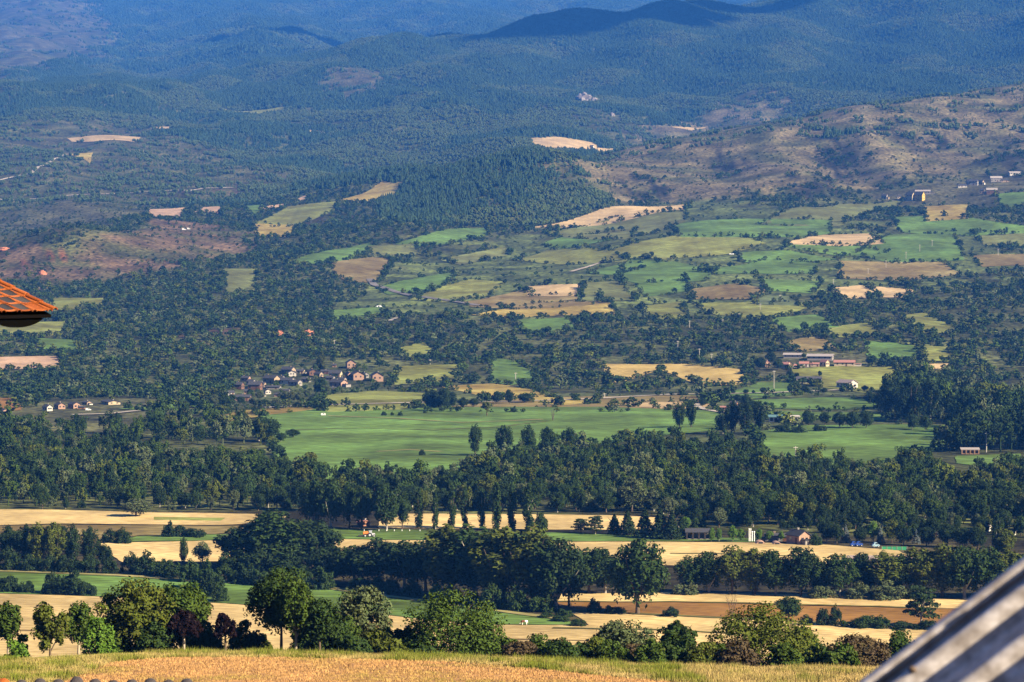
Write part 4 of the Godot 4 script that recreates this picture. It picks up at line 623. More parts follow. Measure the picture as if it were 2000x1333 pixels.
const ROCKS := [
	[160.2,6502.3,41.3,18.3,"pale","pale rock outcrop in the big forest, largest of three","rock_outcrop"],
	[185.3,6498.3,20.6,9.2,"pale","pale rock outcrop in the big forest, beside the largest","rock_outcrop"],
	[213.0,6174.2,10.9,6.5,"pale","small pale rock on the forest slope","rock_outcrop"],
	[-181.6,2267.7,6.4,5.6,"red","pointed red earth cliff above the village woods","earth_cliff"],
	[-176.9,2258.1,6.4,3.6,"red","low red earth cliff beside the pointed one","earth_cliff"],
	[-160.2,2281.4,10.5,4.8,"red","slanting red earth cliff beyond the pointed one","earth_cliff"],
	[-216.1,2280.8,4.0,3.2,"pale","pale stony bank near the red cliffs","stony_bank"],
	[-472.5,2919.9,9.3,3.6,"red","orange earth scar on the eroded hill","earth_scar"],
	[-537.9,3076.5,14.1,2.7,"red","orange earth scar at the outer end of the eroded hill","earth_scar"],
	[-888.6,6351.5,9.0,6.7,"pale","pale rock in the heathy mountain forest","rock_outcrop"],
	[-591.1,7351.6,7.8,6.5,"pale","pale rock near the mountain clearing","rock_outcrop"]]

const SUN_DIR := Vector3(1.5, 1.0, 0.8)
const COLS := 261
const S0 := -0.25
const NEAR_ROWS := 63
const GROW := 1.012
var rows := 0
var row_d := PackedFloat32Array()
var grid_h := PackedFloat32Array()
var used := {}
var mats := {}
var rng := RandomNumberGenerator.new()
var field_polys := []
var field_boxes := []
var field_cells := {}
var zone_polys := []
var zone_boxes := []
var noise := FastNoiseLite.new()

# ------------------------------------------------------------------ mesh buffer
class Buf:
	var v := PackedVector3Array()
	var n := PackedVector3Array()
	var c := PackedColorArray()
	var ix := PackedInt32Array()
	func quad(a: Vector3, b: Vector3, cc: Vector3, d: Vector3, col := Color.WHITE) -> void:
		var nn := (cc - a).cross(b - d).normalized()
		var k := v.size()
		v.append(a); v.append(b); v.append(cc); v.append(d)
		for i in 4:
			n.append(nn); c.append(col)
		ix.append(k); ix.append(k + 1); ix.append(k + 2); ix.append(k); ix.append(k + 2); ix.append(k + 3)
	func tri(a: Vector3, b: Vector3, cc: Vector3, col := Color.WHITE) -> void:
		var nn := (cc - a).cross(b - a).normalized()
		var k := v.size()
		v.append(a); v.append(b); v.append(cc)
		for i in 3:
			n.append(nn); c.append(col)
		ix.append(k); ix.append(k + 1); ix.append(k + 2)
	func card(p: Vector3, nn: Vector3, along: Vector3, long: float, wide: float, col: Color) -> void:
		var a := (along - nn * along.dot(nn)).normalized()
		var b := nn.cross(a) * wide
		a *= long
		var k := v.size()
		v.append(p - a); v.append(p + b); v.append(p + a); v.append(p - b)
		n.append(nn); n.append(nn); n.append(nn); n.append(nn)
		c.append(col); c.append(col); c.append(col); c.append(col)
		ix.append(k); ix.append(k + 1); ix.append(k + 2); ix.append(k); ix.append(k + 2); ix.append(k + 3)
	func box(lo: Vector3, hi: Vector3, col := Color.WHITE, t := Transform3D()) -> void:
		var p := []
		for i in 8:
			p.append(t * Vector3(hi.x if i & 1 else lo.x, hi.y if i & 2 else lo.y, hi.z if i & 4 else lo.z))
		for f in [[0, 2, 3, 1], [5, 7, 6, 4], [4, 6, 2, 0], [1, 3, 7, 5], [2, 6, 7, 3], [4, 0, 1, 5]]:
			quad(p[f[3]], p[f[2]], p[f[1]], p[f[0]], col)
	func tube(pts: Array, rad: Array, sides := 6, col := Color.WHITE) -> void:
		var k := v.size()
		for i in pts.size():
			var dirn: Vector3 = (pts[mini(i + 1, pts.size() - 1)] - pts[maxi(i - 1, 0)]).normalized()
			var s := dirn.cross(Vector3(0.31, 0.17, 0.94)).normalized()
			var u := s.cross(dirn)
			for j in sides:
				var a := TAU * j / sides
				var o := s * cos(a) + u * sin(a)
				v.append(pts[i] + o * rad[i]); n.append(o); c.append(col)
		for i in pts.size() - 1:
			for j in sides:
				var a := k + i * sides + j
				var b := k + i * sides + (j + 1) % sides
				ix.append(a); ix.append(b); ix.append(a + sides)
				ix.append(b); ix.append(b + sides); ix.append(a + sides)
	func mesh() -> ArrayMesh:
		var arr := []
		arr.resize(Mesh.ARRAY_MAX)
		arr[Mesh.ARRAY_VERTEX] = v
		arr[Mesh.ARRAY_NORMAL] = n
		arr[Mesh.ARRAY_COLOR] = c
		arr[Mesh.ARRAY_INDEX] = ix
		var m := ArrayMesh.new()
		m.add_surface_from_arrays(Mesh.PRIMITIVE_TRIANGLES, arr)
		return m

# ------------------------------------------------------------------ naming helpers
func numbered(called: String) -> String:
	var k: int = used.get(called, 0)
	used[called] = k + 1
	return called if k == 0 else "%s_%03d" % [called, k]

func tag(o: Node, label: String, category: String, group := "", kind := "") -> void:
	o.set_meta("label", label)
	if category: o.set_meta("category", category)
	if group: o.set_meta("group", group)
	if kind: o.set_meta("kind", kind)

func thing(called: String, label: String, category: String, at := Vector3.ZERO, turn := 0.0, group := "") -> Node3D:
	var o := Node3D.new()
	o.name = numbered(called)
	add_child(o)
	o.position = at
	o.rotation.y = turn
	tag(o, label, category, group)
	return o

func part(called: String, m: Mesh, mat: Material, parent: Node, at := Vector3.ZERO) -> MeshInstance3D:
	var o := MeshInstance3D.new()
	o.name = called
	o.mesh = m
	o.material_override = mat
	o.position = at
	parent.add_child(o, true)
	return o

func solo(called: String, m: Mesh, mat: Material, at := Vector3.ZERO) -> MeshInstance3D:
	return part(numbered(called), m, mat, self, at)

# ------------------------------------------------------------------ materials
func lin(r: float, g: float, b: float) -> Color:
	return Color(r, g, b).linear_to_srgb()

func grain(seed_: int, freq: float, low: float, high: float, warm := 0.0, octaves := 4) -> NoiseTexture2D:
	var f := FastNoiseLite.new()
	f.seed = seed_
	f.frequency = freq
	f.fractal_octaves = octaves
	var t := NoiseTexture2D.new()
	t.width = 512
	t.height = 512
	t.seamless = true
	t.noise = f
	var g := Gradient.new()
	g.set_color(0, Color(low + warm, low, low - warm))
	g.set_color(1, Color(high, high, high))
	t.color_ramp = g
	return t

func ground_mat(fine: Texture2D, fine_m: float, coarse: Texture2D, coarse_m: float, rough := 0.95) -> StandardMaterial3D:
	var m := StandardMaterial3D.new()
	m.vertex_color_use_as_albedo = true
	m.roughness = rough
	m.metallic_specular = 0.2
	m.albedo_texture = fine
	m.uv1_triplanar = true
	m.uv1_world_triplanar = true
	m.uv1_scale = Vector3.ONE / fine_m
	m.detail_enabled = true
	m.detail_blend_mode = BaseMaterial3D.BLEND_MODE_MUL
	m.detail_albedo = coarse
	m.detail_uv_layer = BaseMaterial3D.DETAIL_UV_2
	m.uv2_triplanar = true
	m.uv2_world_triplanar = true
	m.uv2_scale = Vector3.ONE / coarse_m
	return m

func plain(key: String, r: float, g: float, b: float, rough := 0.85, spec := 0.3) -> StandardMaterial3D:
	if not mats.has(key):
		var m := StandardMaterial3D.new()
		m.albedo_color = lin(r, g, b)
		m.roughness = rough
		m.metallic_specular = spec
		mats[key] = m
	return mats[key]

func rough_wall(key: String, r: float, g: float, b: float, metres: float, low := 0.72) -> StandardMaterial3D:
	if not mats.has(key):
		var m := StandardMaterial3D.new()
		m.albedo_color = lin(r, g, b)
		m.roughness = 0.9
		m.metallic_specular = 0.25
		m.albedo_texture = tex_wall
		m.uv1_triplanar = true
		m.uv1_world_triplanar = true
		m.uv1_scale = Vector3.ONE / metres
		mats[key] = m
	return mats[key]

var tex_wall: NoiseTexture2D
const TONES := [[0.026, 0.046, 0.012], [0.042, 0.068, 0.012], [0.062, 0.077, 0.013], [0.070, 0.088, 0.040], [0.010, 0.005, 0.006], [0.060, 0.045, 0.026], [0.070, 0.130, 0.018], [0.030, 0.055, 0.045], [0.110, 0.135, 0.140], [0.019, 0.034, 0.012]]
func leaf_mat(tone: int) -> StandardMaterial3D:
	var key := "leaf%d" % tone
	if not mats.has(key):
		var m := StandardMaterial3D.new()
		m.albedo_color = lin(TONES[tone][0], TONES[tone][1], TONES[tone][2])
		m.vertex_color_use_as_albedo = true
		m.roughness = 0.6
		m.metallic_specular = 0.12
		m.backlight_enabled = true
		m.backlight = Color(0.35, 0.4, 0.15)
		mats[key] = m
	return mats[key]

func copies_mat() -> StandardMaterial3D:
	if not mats.has("copies"):
		var m := StandardMaterial3D.new()
		m.vertex_color_use_as_albedo = true
		m.roughness = 0.8
		m.metallic_specular = 0.1
		mats["copies"] = m
	return mats["copies"]

# ------------------------------------------------------------------ terrain
func cubic(p0: float, p1: float, p2: float, p3: float, t: float) -> float:
	return p1 + 0.5 * t * (p2 - p0 + t * (2.0 * p0 - 5.0 * p1 + 4.0 * p2 - p3 + t * (3.0 * (p1 - p2) + p3 - p0)))

func wave(x: float, d: float) -> float:
	var k := clampf((d - 1900.0) / 1800.0, 0, 1)
	var k2 := clampf((d - 4200.0) / 3000.0, 0, 1)
	return k * (7.0 * sin(x * 0.0131 + d * 0.0047) * sin(d * 0.0093 - x * 0.0038 + 1.3) + 2.6 * sin(x * 0.031 - d * 0.0119 + 0.7) * sin(d * 0.0213 + x * 0.009)) + k2 * (22.0 * sin(x * 0.0068 + d * 0.0011 + 2.0) + 10.0 * sin(x * 0.0171 - d * 0.0023 + 0.5) + 8.0 * sin(x * 0.0032 - d * 0.0058) + 6.0 * sin(x * 0.029 + 0.009 * d))

func relief(x: float, d: float) -> float:
	var u := clampf(x / maxf(d, 120.0), COL_U[0], COL_U[-1])
	var i := clampi(ROW_D.bsearch(d, false) - 1, 0, ROW_D.size() - 2)
	var t: float = (d - ROW_D[i]) / (ROW_D[i + 1] - ROW_D[i])
	var j := clampi(COL_U.bsearch(u, false) - 1, 0, COL_U.size() - 2)
	var s: float = (u - COL_U[j]) / (COL_U[j + 1] - COL_U[j])
	var p := []
	for k in range(j - 1, j + 3):
		var q := clampi(k, 0, COL_U.size() - 1)
		p.append(lerpf(GROUND_TABLE[i][q], GROUND_TABLE[i + 1][q], t))
	var h := cubic(p[0], p[1], p[2], p[3], s) + wave(x, d)
	for b in BUMPS:
		h += b[4] * exp(-((x - b[0]) / b[2]) ** 2 - ((d - b[1]) / b[3]) ** 2)
	return h

func row_of(d: float) -> float:
	if d <= 298.0:
		return (d + 80.0) / 6.0
	return NEAR_ROWS + log(d / 298.0) / log(GROW)

func d_of(r: float) -> float:
	if r <= NEAR_ROWS:
		return -80.0 + 6.0 * r
	return 298.0 * pow(GROW, r - NEAR_ROWS)

func col_of(x: float, d: float) -> float:
	return (x / (d + 400.0) - S0) / (-2.0 * S0) * (COLS - 1)

func x_of(c: float, d: float) -> float:
	return (S0 - 2.0 * S0 * c / (COLS - 1)) * (d + 400.0)

func height_cr(c: float, r: float) -> float:
	var j := clampi(int(c), 0, COLS - 2)
	var i := clampi(int(r), 0, rows - 2)
	var fs := c - j
	var fd := r - i
	var a := grid_h[i * COLS + j]
	var b := grid_h[i * COLS + j + 1]
	var cc := grid_h[(i + 1) * COLS + j]
	var dd := grid_h[(i + 1) * COLS + j + 1]
	if fs + fd <= 1.0:
		return a + fs * (b - a) + fd * (cc - a)
	return dd + (1.0 - fs) * (cc - dd) + (1.0 - fd) * (b - dd)

func ground(x: float, d: float) -> float:
	return height_cr(col_of(x, d), row_of(d))

func spot(x: float, d: float) -> Vector3:
	return Vector3(x, ground(x, d), -d)

func poly_of(flat: Array) -> PackedVector2Array:
	var p := PackedVector2Array()
	for k in range(0, flat.size(), 2):
		p.append(Vector2(flat[k], flat[k + 1]))
	return p

func box_of(p: PackedVector2Array) -> Rect2:
	var r := Rect2(p[0], Vector2.ZERO)
	for q in p:
		r = r.expand(q)
	return r

func zone_at(x: float, d: float) -> int:
	var q := Vector2(x, d)
	for k in range(zone_polys.size() - 1, -1, -1):
		if zone_boxes[k].has_point(q) and Geometry2D.is_point_in_polygon(q, zone_polys[k]):
			return k
	return -1

# zone borders fray with the noise instead of running straight
func zone_near(x: float, d: float) -> int:
	if d < 2200.0:
		return zone_at(x, d)
	return zone_at(x + noise.get_noise_2d(x * 0.9, d * 0.9) * d * 0.014, d + noise.get_noise_2d(d * 0.5, x * 0.5 + 300.0) * d * 0.05)

func in_field(x: float, d: float) -> bool:
	var key := Vector2i(int(col_of(x, d) / 8.0), int(row_of(d) / 8.0))
	if not field_cells.has(key):
		return false
	var q := Vector2(x, d)
	for k in field_cells[key]:
		if field_boxes[k].has_point(q) and Geometry2D.is_point_in_polygon(q, field_polys[k]):
			return true
	return false

func keep_clear(p: PackedVector2Array) -> void:
	var k := field_polys.size()
	field_polys.append(p)
	var bx := box_of(p)
	field_boxes.append(bx)
	var c0 := 1e9
	var c1 := -1e9
	for q in p:
		c0 = minf(c0, col_of(q.x, q.y)); c1 = maxf(c1, col_of(q.x, q.y))
	for i in range(int(row_of(bx.position.y) / 8.0), int(row_of(bx.end.y) / 8.0) + 1):
		for j in range(int(c0 / 8.0), int(c1 / 8.0) + 1):
			var key := Vector2i(j, i)
			if not field_cells.has(key): field_cells[key] = []
			field_cells[key].append(k)

# bare soil and grass colour of a place: open grassland, or the land cover mapped in ZONES, with patchy growth
func ground_color(east: float, north: float) -> Color:
	var patchy := noise.get_noise_2d(east * 0.35, north * 0.35)
	var grassland := Vector3(0.17, 0.185, 0.06)
	var base := grassland
	var z := zone_near(east, north)
	if z >= 0:
		base = Vector3(ZONES[z][2][0], ZONES[z][2][1], ZONES[z][2][2])
		if ZONES[z][0] in ["dryhill", "eroded", "heath"]:
			base = base.lerp(grassland * 0.8, clampf(patchy * 2.2 + 0.3, 0, 0.9))
	base *= 1.0 + 0.35 * patchy
	return Color(base.x, base.y, base.z)

func make_terrain() -> void:
	var r := 0
	while d_of(r) < 19600.0:
		row_d.append(d_of(r))
		r += 1
	rows = r
	var b := Buf.new()
	grid_h.resize(rows * COLS)
	for i in rows:
		for j in COLS:
			var x := x_of(j, row_d[i])
			grid_h[i * COLS + j] = relief(x, row_d[i])
	for i in rows:
		for j in COLS:
			var x := x_of(j, row_d[i])
			b.v.append(Vector3(x, grid_h[i * COLS + j], -row_d[i]))
			b.c.append(ground_color(x, row_d[i]))
			var j0 := maxi(j - 1, 0)
			var j1 := mini(j + 1, COLS - 1)
			var i0 := maxi(i - 1, 0)
			var i1 := mini(i + 1, rows - 1)
			var ax := Vector3(x_of(j1, row_d[i]) - x_of(j0, row_d[i]), grid_h[i * COLS + j1] - grid_h[i * COLS + j0], 0)
			var az := Vector3(x_of(j, row_d[i1]) - x_of(j, row_d[i0]), grid_h[i1 * COLS + j] - grid_h[i0 * COLS + j], -(row_d[i1] - row_d[i0]))
			b.n.append(ax.cross(az).normalized())
	for i in rows - 1:
		for j in COLS - 1:
			var a := i * COLS + j
			b.ix.append(a); b.ix.append(a + COLS); b.ix.append(a + 1)
			b.ix.append(a + 1); b.ix.append(a + COLS); b.ix.append(a + COLS + 1)
	var o := solo("terrain", b.mesh(), mats["earth"])
	tag(o, "rolling ground of the valley, terraced slopes and mountains", "terrain", "", "structure")

# a sheet laid over the ground inside a polygon of (x, d)
func sheet(called: String, label: String, category: String, p: PackedVector2Array, lift: float, col: Color, mat: Material, wobble := 1.0) -> MeshInstance3D:
	var q := PackedVector2Array()
	for k in p.size():
		var a := p[k]
		var e := p[(k + 1) % p.size()]
		var step := maxf(a.y * 0.006, 3.0)
		var cnt := maxi(1, int(a.distance_to(e) / step))
		for s in cnt:
			var w := a.lerp(e, float(s) / cnt)
			if s > 0:
				w += Vector2(noise.get_noise_2d(w.x * 2.0, w.y * 2.0), noise.get_noise_2d(w.y * 2.0, w.x * 2.0 + 700.0)) * a.y * 0.0016 * wobble
			q.append(Vector2(col_of(w.x, w.y), row_of(w.y)))
	var bx := box_of(q)
	var b := Buf.new()
	for i in range(maxi(0, int(bx.position.y)), mini(rows - 1, int(bx.end.y) + 1)):
		for j in range(maxi(0, int(bx.position.x)), mini(COLS - 1, int(bx.end.x) + 1)):
			var t1 := PackedVector2Array([Vector2(j, i), Vector2(j + 1, i), Vector2(j, i + 1)])
			var t2 := PackedVector2Array([Vector2(j + 1, i), Vector2(j + 1, i + 1), Vector2(j, i + 1)])
			for t in [t1, t2]:
				for piece in Geometry2D.intersect_polygons(t, q):
					var ids := Geometry2D.triangulate_polygon(piece)
					var base := b.v.size()
					for w in piece:
						var d := d_of(w.y)
						b.v.append(Vector3(x_of(w.x, d), height_cr(w.x, w.y) + lift, -d))
						b.n.append(Vector3.UP)
						b.c.append(col * (1.0 + 0.22 * noise.get_noise_2d(x_of(w.x, d) * 0.6, d * 0.25)))
					for k in range(0, ids.size(), 3):
						var a0 := piece[ids[k]]
						var a1 := piece[ids[k + 1]]
						var a2 := piece[ids[k + 2]]
						var turn := (a1 - a0).cross(a2 - a0)
						b.ix.append(base + ids[k])
						b.ix.append(base + (ids[k + 2] if turn > 0 else ids[k + 1]))
						b.ix.append(base + (ids[k + 1] if turn > 0 else ids[k + 2]))
	if b.v.is_empty():
		return null
	for k in range(0, b.ix.size(), 3):
		var nn := (b.v[b.ix[k + 2]] - b.v[b.ix[k]]).cross(b.v[b.ix[k + 1]] - b.v[b.ix[k]]).normalized()
		if nn.y < 0: nn = -nn
		for s in 3: b.n[b.ix[k + s]] = nn
	var o := solo(called, b.mesh(), mat)
	tag(o, label, category, "", "structure")
	return o

const FIELD_LOOK := {
	"wheat": ["wheat_field", "field", 0.69, 0.525, 0.235, "crop"], "ochre": ["ploughed_field", "field", 0.27, 0.145, 0.042, "crop"],
	"green": ["meadow", "meadow", 0.155, 0.285, 0.065, "grassy"], "olive": ["meadow", "meadow", 0.27, 0.315, 0.08, "grassy"],
	"yellow": ["pasture", "pasture", 0.45, 0.38, 0.11, "grassy"], "dry": ["dry_pasture", "pasture", 0.30, 0.255, 0.105, "grassy"],
	"tan": ["stubble_field", "field", 0.56, 0.42, 0.22, "crop"], "pink": ["stubble_field", "field", 0.58, 0.40, 0.26, "crop"],
	"gold": ["grain_field", "field", 0.54, 0.41, 0.14, "crop"], "dull": ["pasture", "pasture", 0.205, 0.245, 0.085, "grassy"],
	"pale": ["meadow", "meadow", 0.18, 0.25, 0.11, "grassy"]}

func make_fields() -> void:
	var k := 0
	for f in FIELDS:
		var p := poly_of(f[2])
		keep_clear(p)
		var look: Array = FIELD_LOOK[f[0]]
		var tint := 0.9 + 0.2 * fposmod(k * 0.618, 1.0)
		var o := sheet(look[0], f[1], look[1], p, 0.06 + p[0].y * 0.00012 + (k % 7) * 0.004, Color(look[2], look[3], look[4]) * tint, mats[look[5]])
		k += 1
	for r in ROADS:
		var line := poly_of(r[3])
		var w: float = r[1]
		var left := PackedVector2Array()
		var right := PackedVector2Array()
		for i in line.size():
			var t := (line[mini(i + 1, line.size() - 1)] - line[maxi(i - 1, 0)]).normalized()
			var o := Vector2(-t.y, t.x) * w
			left.append(line[i] + o)
			right.append(line[i] - o)
		right.reverse()
		left.append_array(right)
		keep_clear(left)
		var col: Color = {"road": Color(0.50, 0.45, 0.38), "asphalt": Color(0.22, 0.21, 0.21), "track": Color(0.40, 0.29, 0.13), "ditch": Color(0.15, 0.15, 0.05), "strip": Color(0.36, 0.33, 0.13)}[r[2]]
		var called: String = {"road": "road", "asphalt": "road", "track": "wheel_track", "ditch": "grass_verge", "strip": "grass_verge"}[r[2]]
		sheet(called, r[0], "road" if called == "road" else ("track" if called == "wheel_track" else "verge"), left, (0.3 if called == "road" else 0.16) + line[0].y * 0.0002, col, mats["crop"], 0.3 if called != "grass_verge" else 1.6)

# ------------------------------------------------------------------ trees
func shade(rg: RandomNumberGenerator, v := 0.22) -> Color:
	var k := 1.0 + rg.randf_range(-v, v)
	return Color(k * (1.0 + rg.randf_range(-0.10, 0.14)), k, k * (1.0 + rg.randf_range(-0.15, 0.1)))

func ball(rg: RandomNumberGenerator) -> Vector3:
	var y := rg.randf_range(-1, 1)
	var a := rg.randf() * TAU
	var r := sqrt(1.0 - y * y)
	return Vector3(r * cos(a), y, r * sin(a))

# leafy crown from y0 to H, width W; clumps of small leaf faces
func add_crown(b: Buf, rg: RandomNumberGenerator, shape: String, W: float, H: float, y0: float, ncl: int, nc: int, sz: float, tint := Color.WHITE) -> void:
	var hc := H - y0
	var mid := Vector3(0, y0 + hc * 0.5, 0)
	var cl := []
	for k in ncl:
		var c := Vector3.ZERO
		var r := Vector3.ONE
		var t := (k + rg.randf()) / ncl
		match shape:
			"column":
				var w := W * 0.42 * pow(sin(PI * (0.16 + 0.79 * t)), 0.7)
				var a := rg.randf() * TAU
				c = Vector3(cos(a) * w * 0.5, y0 + hc * t, sin(a) * w * 0.5)
				r = Vector3(w * 0.55, w * 1.5, w * 0.55)
			"cone":
				var w := W * 0.5 * (1.02 - t)
				var a := k * 2.4 + rg.randf()
				c = Vector3(cos(a) * w * 0.6, y0 + hc * t * 0.95, sin(a) * w * 0.6)
				r = Vector3(w * 0.5 + 0.1, hc * 0.05 + w * 0.12, w * 0.5 + 0.1)
			"feather":
				var o := ball(rg)
				var rr := pow(rg.randf(), 0.4)
				var w := W * 0.5 * (0.55 + 0.45 * sin(PI * clampf(0.5 + 0.5 * o.y, 0, 1)))
				c = Vector3(o.x * w * rr * 0.8, y0 + hc * (0.5 + 0.42 * o.y * rr), o.z * w * rr * 0.8)
				r = Vector3(W * 0.11, hc * 0.15, W * 0.11) * rg.randf_range(0.7, 1.3)
			"layer":
				var a := k * 2.4
				c = Vector3(cos(a) * W * 0.28, y0 + hc * (0.1 + 0.82 * t), sin(a) * W * 0.28) * Vector3(1.2 - t * 0.6, 1, 1.2 - t * 0.6)
				r = Vector3(W * 0.26, hc * 0.07, W * 0.26) * rg.randf_range(0.8, 1.2)
			"bush":
				var o := ball(rg)
				o.y = absf(o.y) * 1.08 - 0.06
				var rr := pow(rg.randf(), 0.24) * 0.87
				c = Vector3(o.x * W * 0.5 * rr, y0 + hc * clampf(o.y * rr, 0.06, 0.92), o.z * W * 0.5 * rr)
				r = Vector3(W * 0.13, minf(W * 0.16, hc * 0.2), W * 0.13) * rg.randf_range(0.7, 1.3)
			"plum":
				var o := ball(rg)
				var rr := pow(rg.randf(), 0.4) * 0.8
				var up := absf(o.y) * rr
				c = Vector3(o.x * W * 0.5 * rr, y0 + hc * up * 0.95, o.z * W * 0.5 * rr)
				r = Vector3(W * 0.10, hc * 0.17, W * 0.10) * rg.randf_range(0.7, 1.2)
			_:
				var o := ball(rg)
				var rr := pow(rg.randf(), 0.38) * 0.8
				c = mid + Vector3(o.x * W * 0.5, o.y * hc * 0.5, o.z * W * 0.5) * rr
				var big := 0.14 if shape == "round" else 0.11
				r = Vector3(W * big, hc * big, W * big) * rg.randf_range(0.7, 1.35)
		cl.append([c, r, shade(rg, 0.14)])
	var per := maxi(1, nc / ncl)
	for e in cl:
		var c: Vector3 = e[0]
		var r: Vector3 = e[1]
		var tone: Color = e[2] * tint
		for k in per:
			var o := ball(rg)
			if o.y < -0.35 and rg.randf() < 0.6: o.y = -o.y
			var p := c + o * r * rg.randf_range(0.55, 1.0)
			if p.y < 0.02: p.y = 0.02 + rg.randf() * sz
			var nn := (o + ball(rg) * 0.75 + Vector3(0, 0.25, 0)).normalized()
			var s := sz * rg.randf_range(0.6, 1.35)
			b.card(p, nn, ball(rg), s, s * 0.62, tone * shade(rg, 0.16))

func add_trunk(b: Buf, rg: RandomNumberGenerator, H: float, y0: float, W: float, r0: float, limbs: int, col := Color.WHITE) -> void:
	var lean := Vector3(rg.randf_range(-0.03, 0.03), 0, rg.randf_range(-0.03, 0.03)) * H
	var fork := maxf(y0 * 0.95, H * 0.12)
	var top := Vector3(lean.x, H * 0.8, lean.z)
	b.tube([Vector3(0, -0.6, 0), Vector3(0, 0.0, 0), lean * 0.3 + Vector3(0, fork, 0), lean * 0.7 + Vector3(0, (fork + H * 0.8) * 0.5, 0), top], [r0 * 1.25, r0 * 1.1, r0 * 0.8, r0 * 0.5, r0 * 0.12], 7, col)
	for k in limbs:
		var a := k * 2.4 + rg.randf()
		var y := lerpf(fork, H * 0.6, rg.randf())
		var s := lean * (y / H) + Vector3(0, y, 0)
		var e := s + Vector3(cos(a) * W * 0.36, (H - y) * rg.randf_range(0.35, 0.7), sin(a) * W * 0.36)
		var m := s.lerp(e, 0.5) + Vector3(cos(a), 0.2, sin(a)) * W * 0.04
		b.tube([s, m, e], [r0 * 0.5, r0 * 0.33, r0 * 0.08], 5, col)

func add_bare(b: Buf, rg: RandomNumberGenerator, H: float, W: float) -> void:
	for k in 7:
		var a := k * 2.4
		var tip := Vector3(cos(a) * W * 0.5 * rg.randf_range(0.3, 1.0), H * rg.randf_range(0.7, 1.0), sin(a) * W * 0.5 * rg.randf())
		var m := tip * 0.5 + Vector3(0, H * 0.02, 0)
		b.tube([Vector3(0, -0.3, 0), m, tip], [0.09, 0.05, 0.02], 5)
		for s in 7:
			var q := Vector3.ZERO.lerp(tip, rg.randf_range(0.35, 0.95))
			b.tube([q, q + Vector3(rg.randf_range(-1, 1) * W * 0.2, H * rg.randf_range(0.08, 0.24), rg.randf_range(-1, 1) * W * 0.2)], [0.03, 0.012], 4)

const LIB_SPEC := {"round": [9.0, 11.0, 0.7, 80, 6000, 0.29], "feather": [8.0, 14.0, 0.7, 80, 6000, 0.28], "column": [3.2, 12.0, 0.6, 30, 2600, 0.24], "cone": [5.0, 9.0, 0.5, 44, 2600, 0.26], "bush": [7.0, 5.0, 0.0, 44, 3000, 0.25], "layer": [9.0, 10.0, 1.5, 16, 1600, 0.42], "loose": [7.0, 8.0, 2.0, 26, 900, 0.42]}
var lib := {}
func library(sp: String, k: int) -> Array:
	var key := "%s%d" % [sp, k]
	if not lib.has(key):
		var rg := RandomNumberGenerator.new()
		rg.seed = hash(key)
		var s: Array = LIB_SPEC[sp]
		var b := Buf.new()
		add_crown(b, rg, sp, s[0], s[1], s[2], s[3], s[4], s[5])
		var t := Buf.new()
		add_trunk(t, rg, s[1], s[2], s[0], 0.32 if sp != "bush" else 0.12, 5 if sp in ["round", "feather", "layer", "loose"] else 2)
		lib[key] = [b.mesh(), t.mesh(), s[0], s[1]]
	return lib[key]

func plant(called: String, label: String, category: String, group: String, x: float, d: float, h: float, w: float, sp: String, tone: int, seed_: int) -> void:
	var o := thing(called, label, category, spot(x, d) - Vector3(0, 0.05, 0), 0.0, group)
	var rg := RandomNumberGenerator.new()
	rg.seed = seed_ * 7919 + 13
	if sp == "bare":
		var b := Buf.new()
		add_bare(b, rg, h, w)
		part("branches", b.mesh(), mats["bark"], o)
		return
	if sp.begins_with("hero"):
		var b := Buf.new()
		var t := Buf.new()
		var shape := sp.substr(5)
		var y0 := h * 0.24
		var sz := 0.125
		if shape == "bush": y0 = 0.0
		if shape == "plum": y0 = h * 0.45
		if shape == "loose": y0 = h * 0.07; sz = 0.14
		var area := PI * w * (h - y0) * 0.5 + 1.2 * w * w
		var nc := clampi(int(area * (2.4 if shape == "loose" else 3.4) / (sz * sz)), 500, 12000)
		add_crown(b, rg, shape, w * 1.16, h * (1.12 if shape == "bush" else 1.03), y0, clampi(int(nc / 55.0), 14, 110), nc, sz)
		add_trunk(t, rg, h, y0, w, 0.075 + h * 0.008 if shape != "bush" else 0.06, 6 if shape != "bush" else 4)
		part("trunk", t.mesh(), mats["palebark"] if seed_ % 2 == 0 else mats["bark"], o)
		part("crown", b.mesh(), leaf_mat(tone), o)
		return
	var l := library(sp, seed_ % 4)
	o.rotation.y = rg.randf() * TAU
	o.scale = Vector3(w / l[2], h / l[3], w / l[2])
	if sp != "bush":
		part("trunk", l[1], mats["greybark"] if seed_ % 3 == 0 else mats["bark"], o)
	part("crown", l[0], leaf_mat(tone), o)

# instanced mass: parent node of kind stuff, one MultiMesh per variant
func mass(called: String, label: String, category: String, variants: Array, places: Array) -> void:
	var o := Node3D.new()
	o.name = numbered(called)
	add_child(o)
	tag(o, label, category, "", "stuff")
	for k in variants.size():
		var buf: PackedFloat32Array = places[k]
		if buf.is_empty(): continue
		var mm := MultiMesh.new()
		mm.transform_format = MultiMesh.TRANSFORM_3D
		mm.use_colors = true
		mm.mesh = variants[k]
		mm.instance_count = buf.size() / 16
		mm.buffer = buf
		var mi := MultiMeshInstance3D.new()
		mi.name = "foliage" if category != "grass" else "blades"
		mi.multimesh = mm
		mi.material_override = copies_mat()
		o.add_child(mi, true)

func empties(n: int) -> Array:
	var a := []
	for k in n: a.append(PackedFloat32Array())
	return a

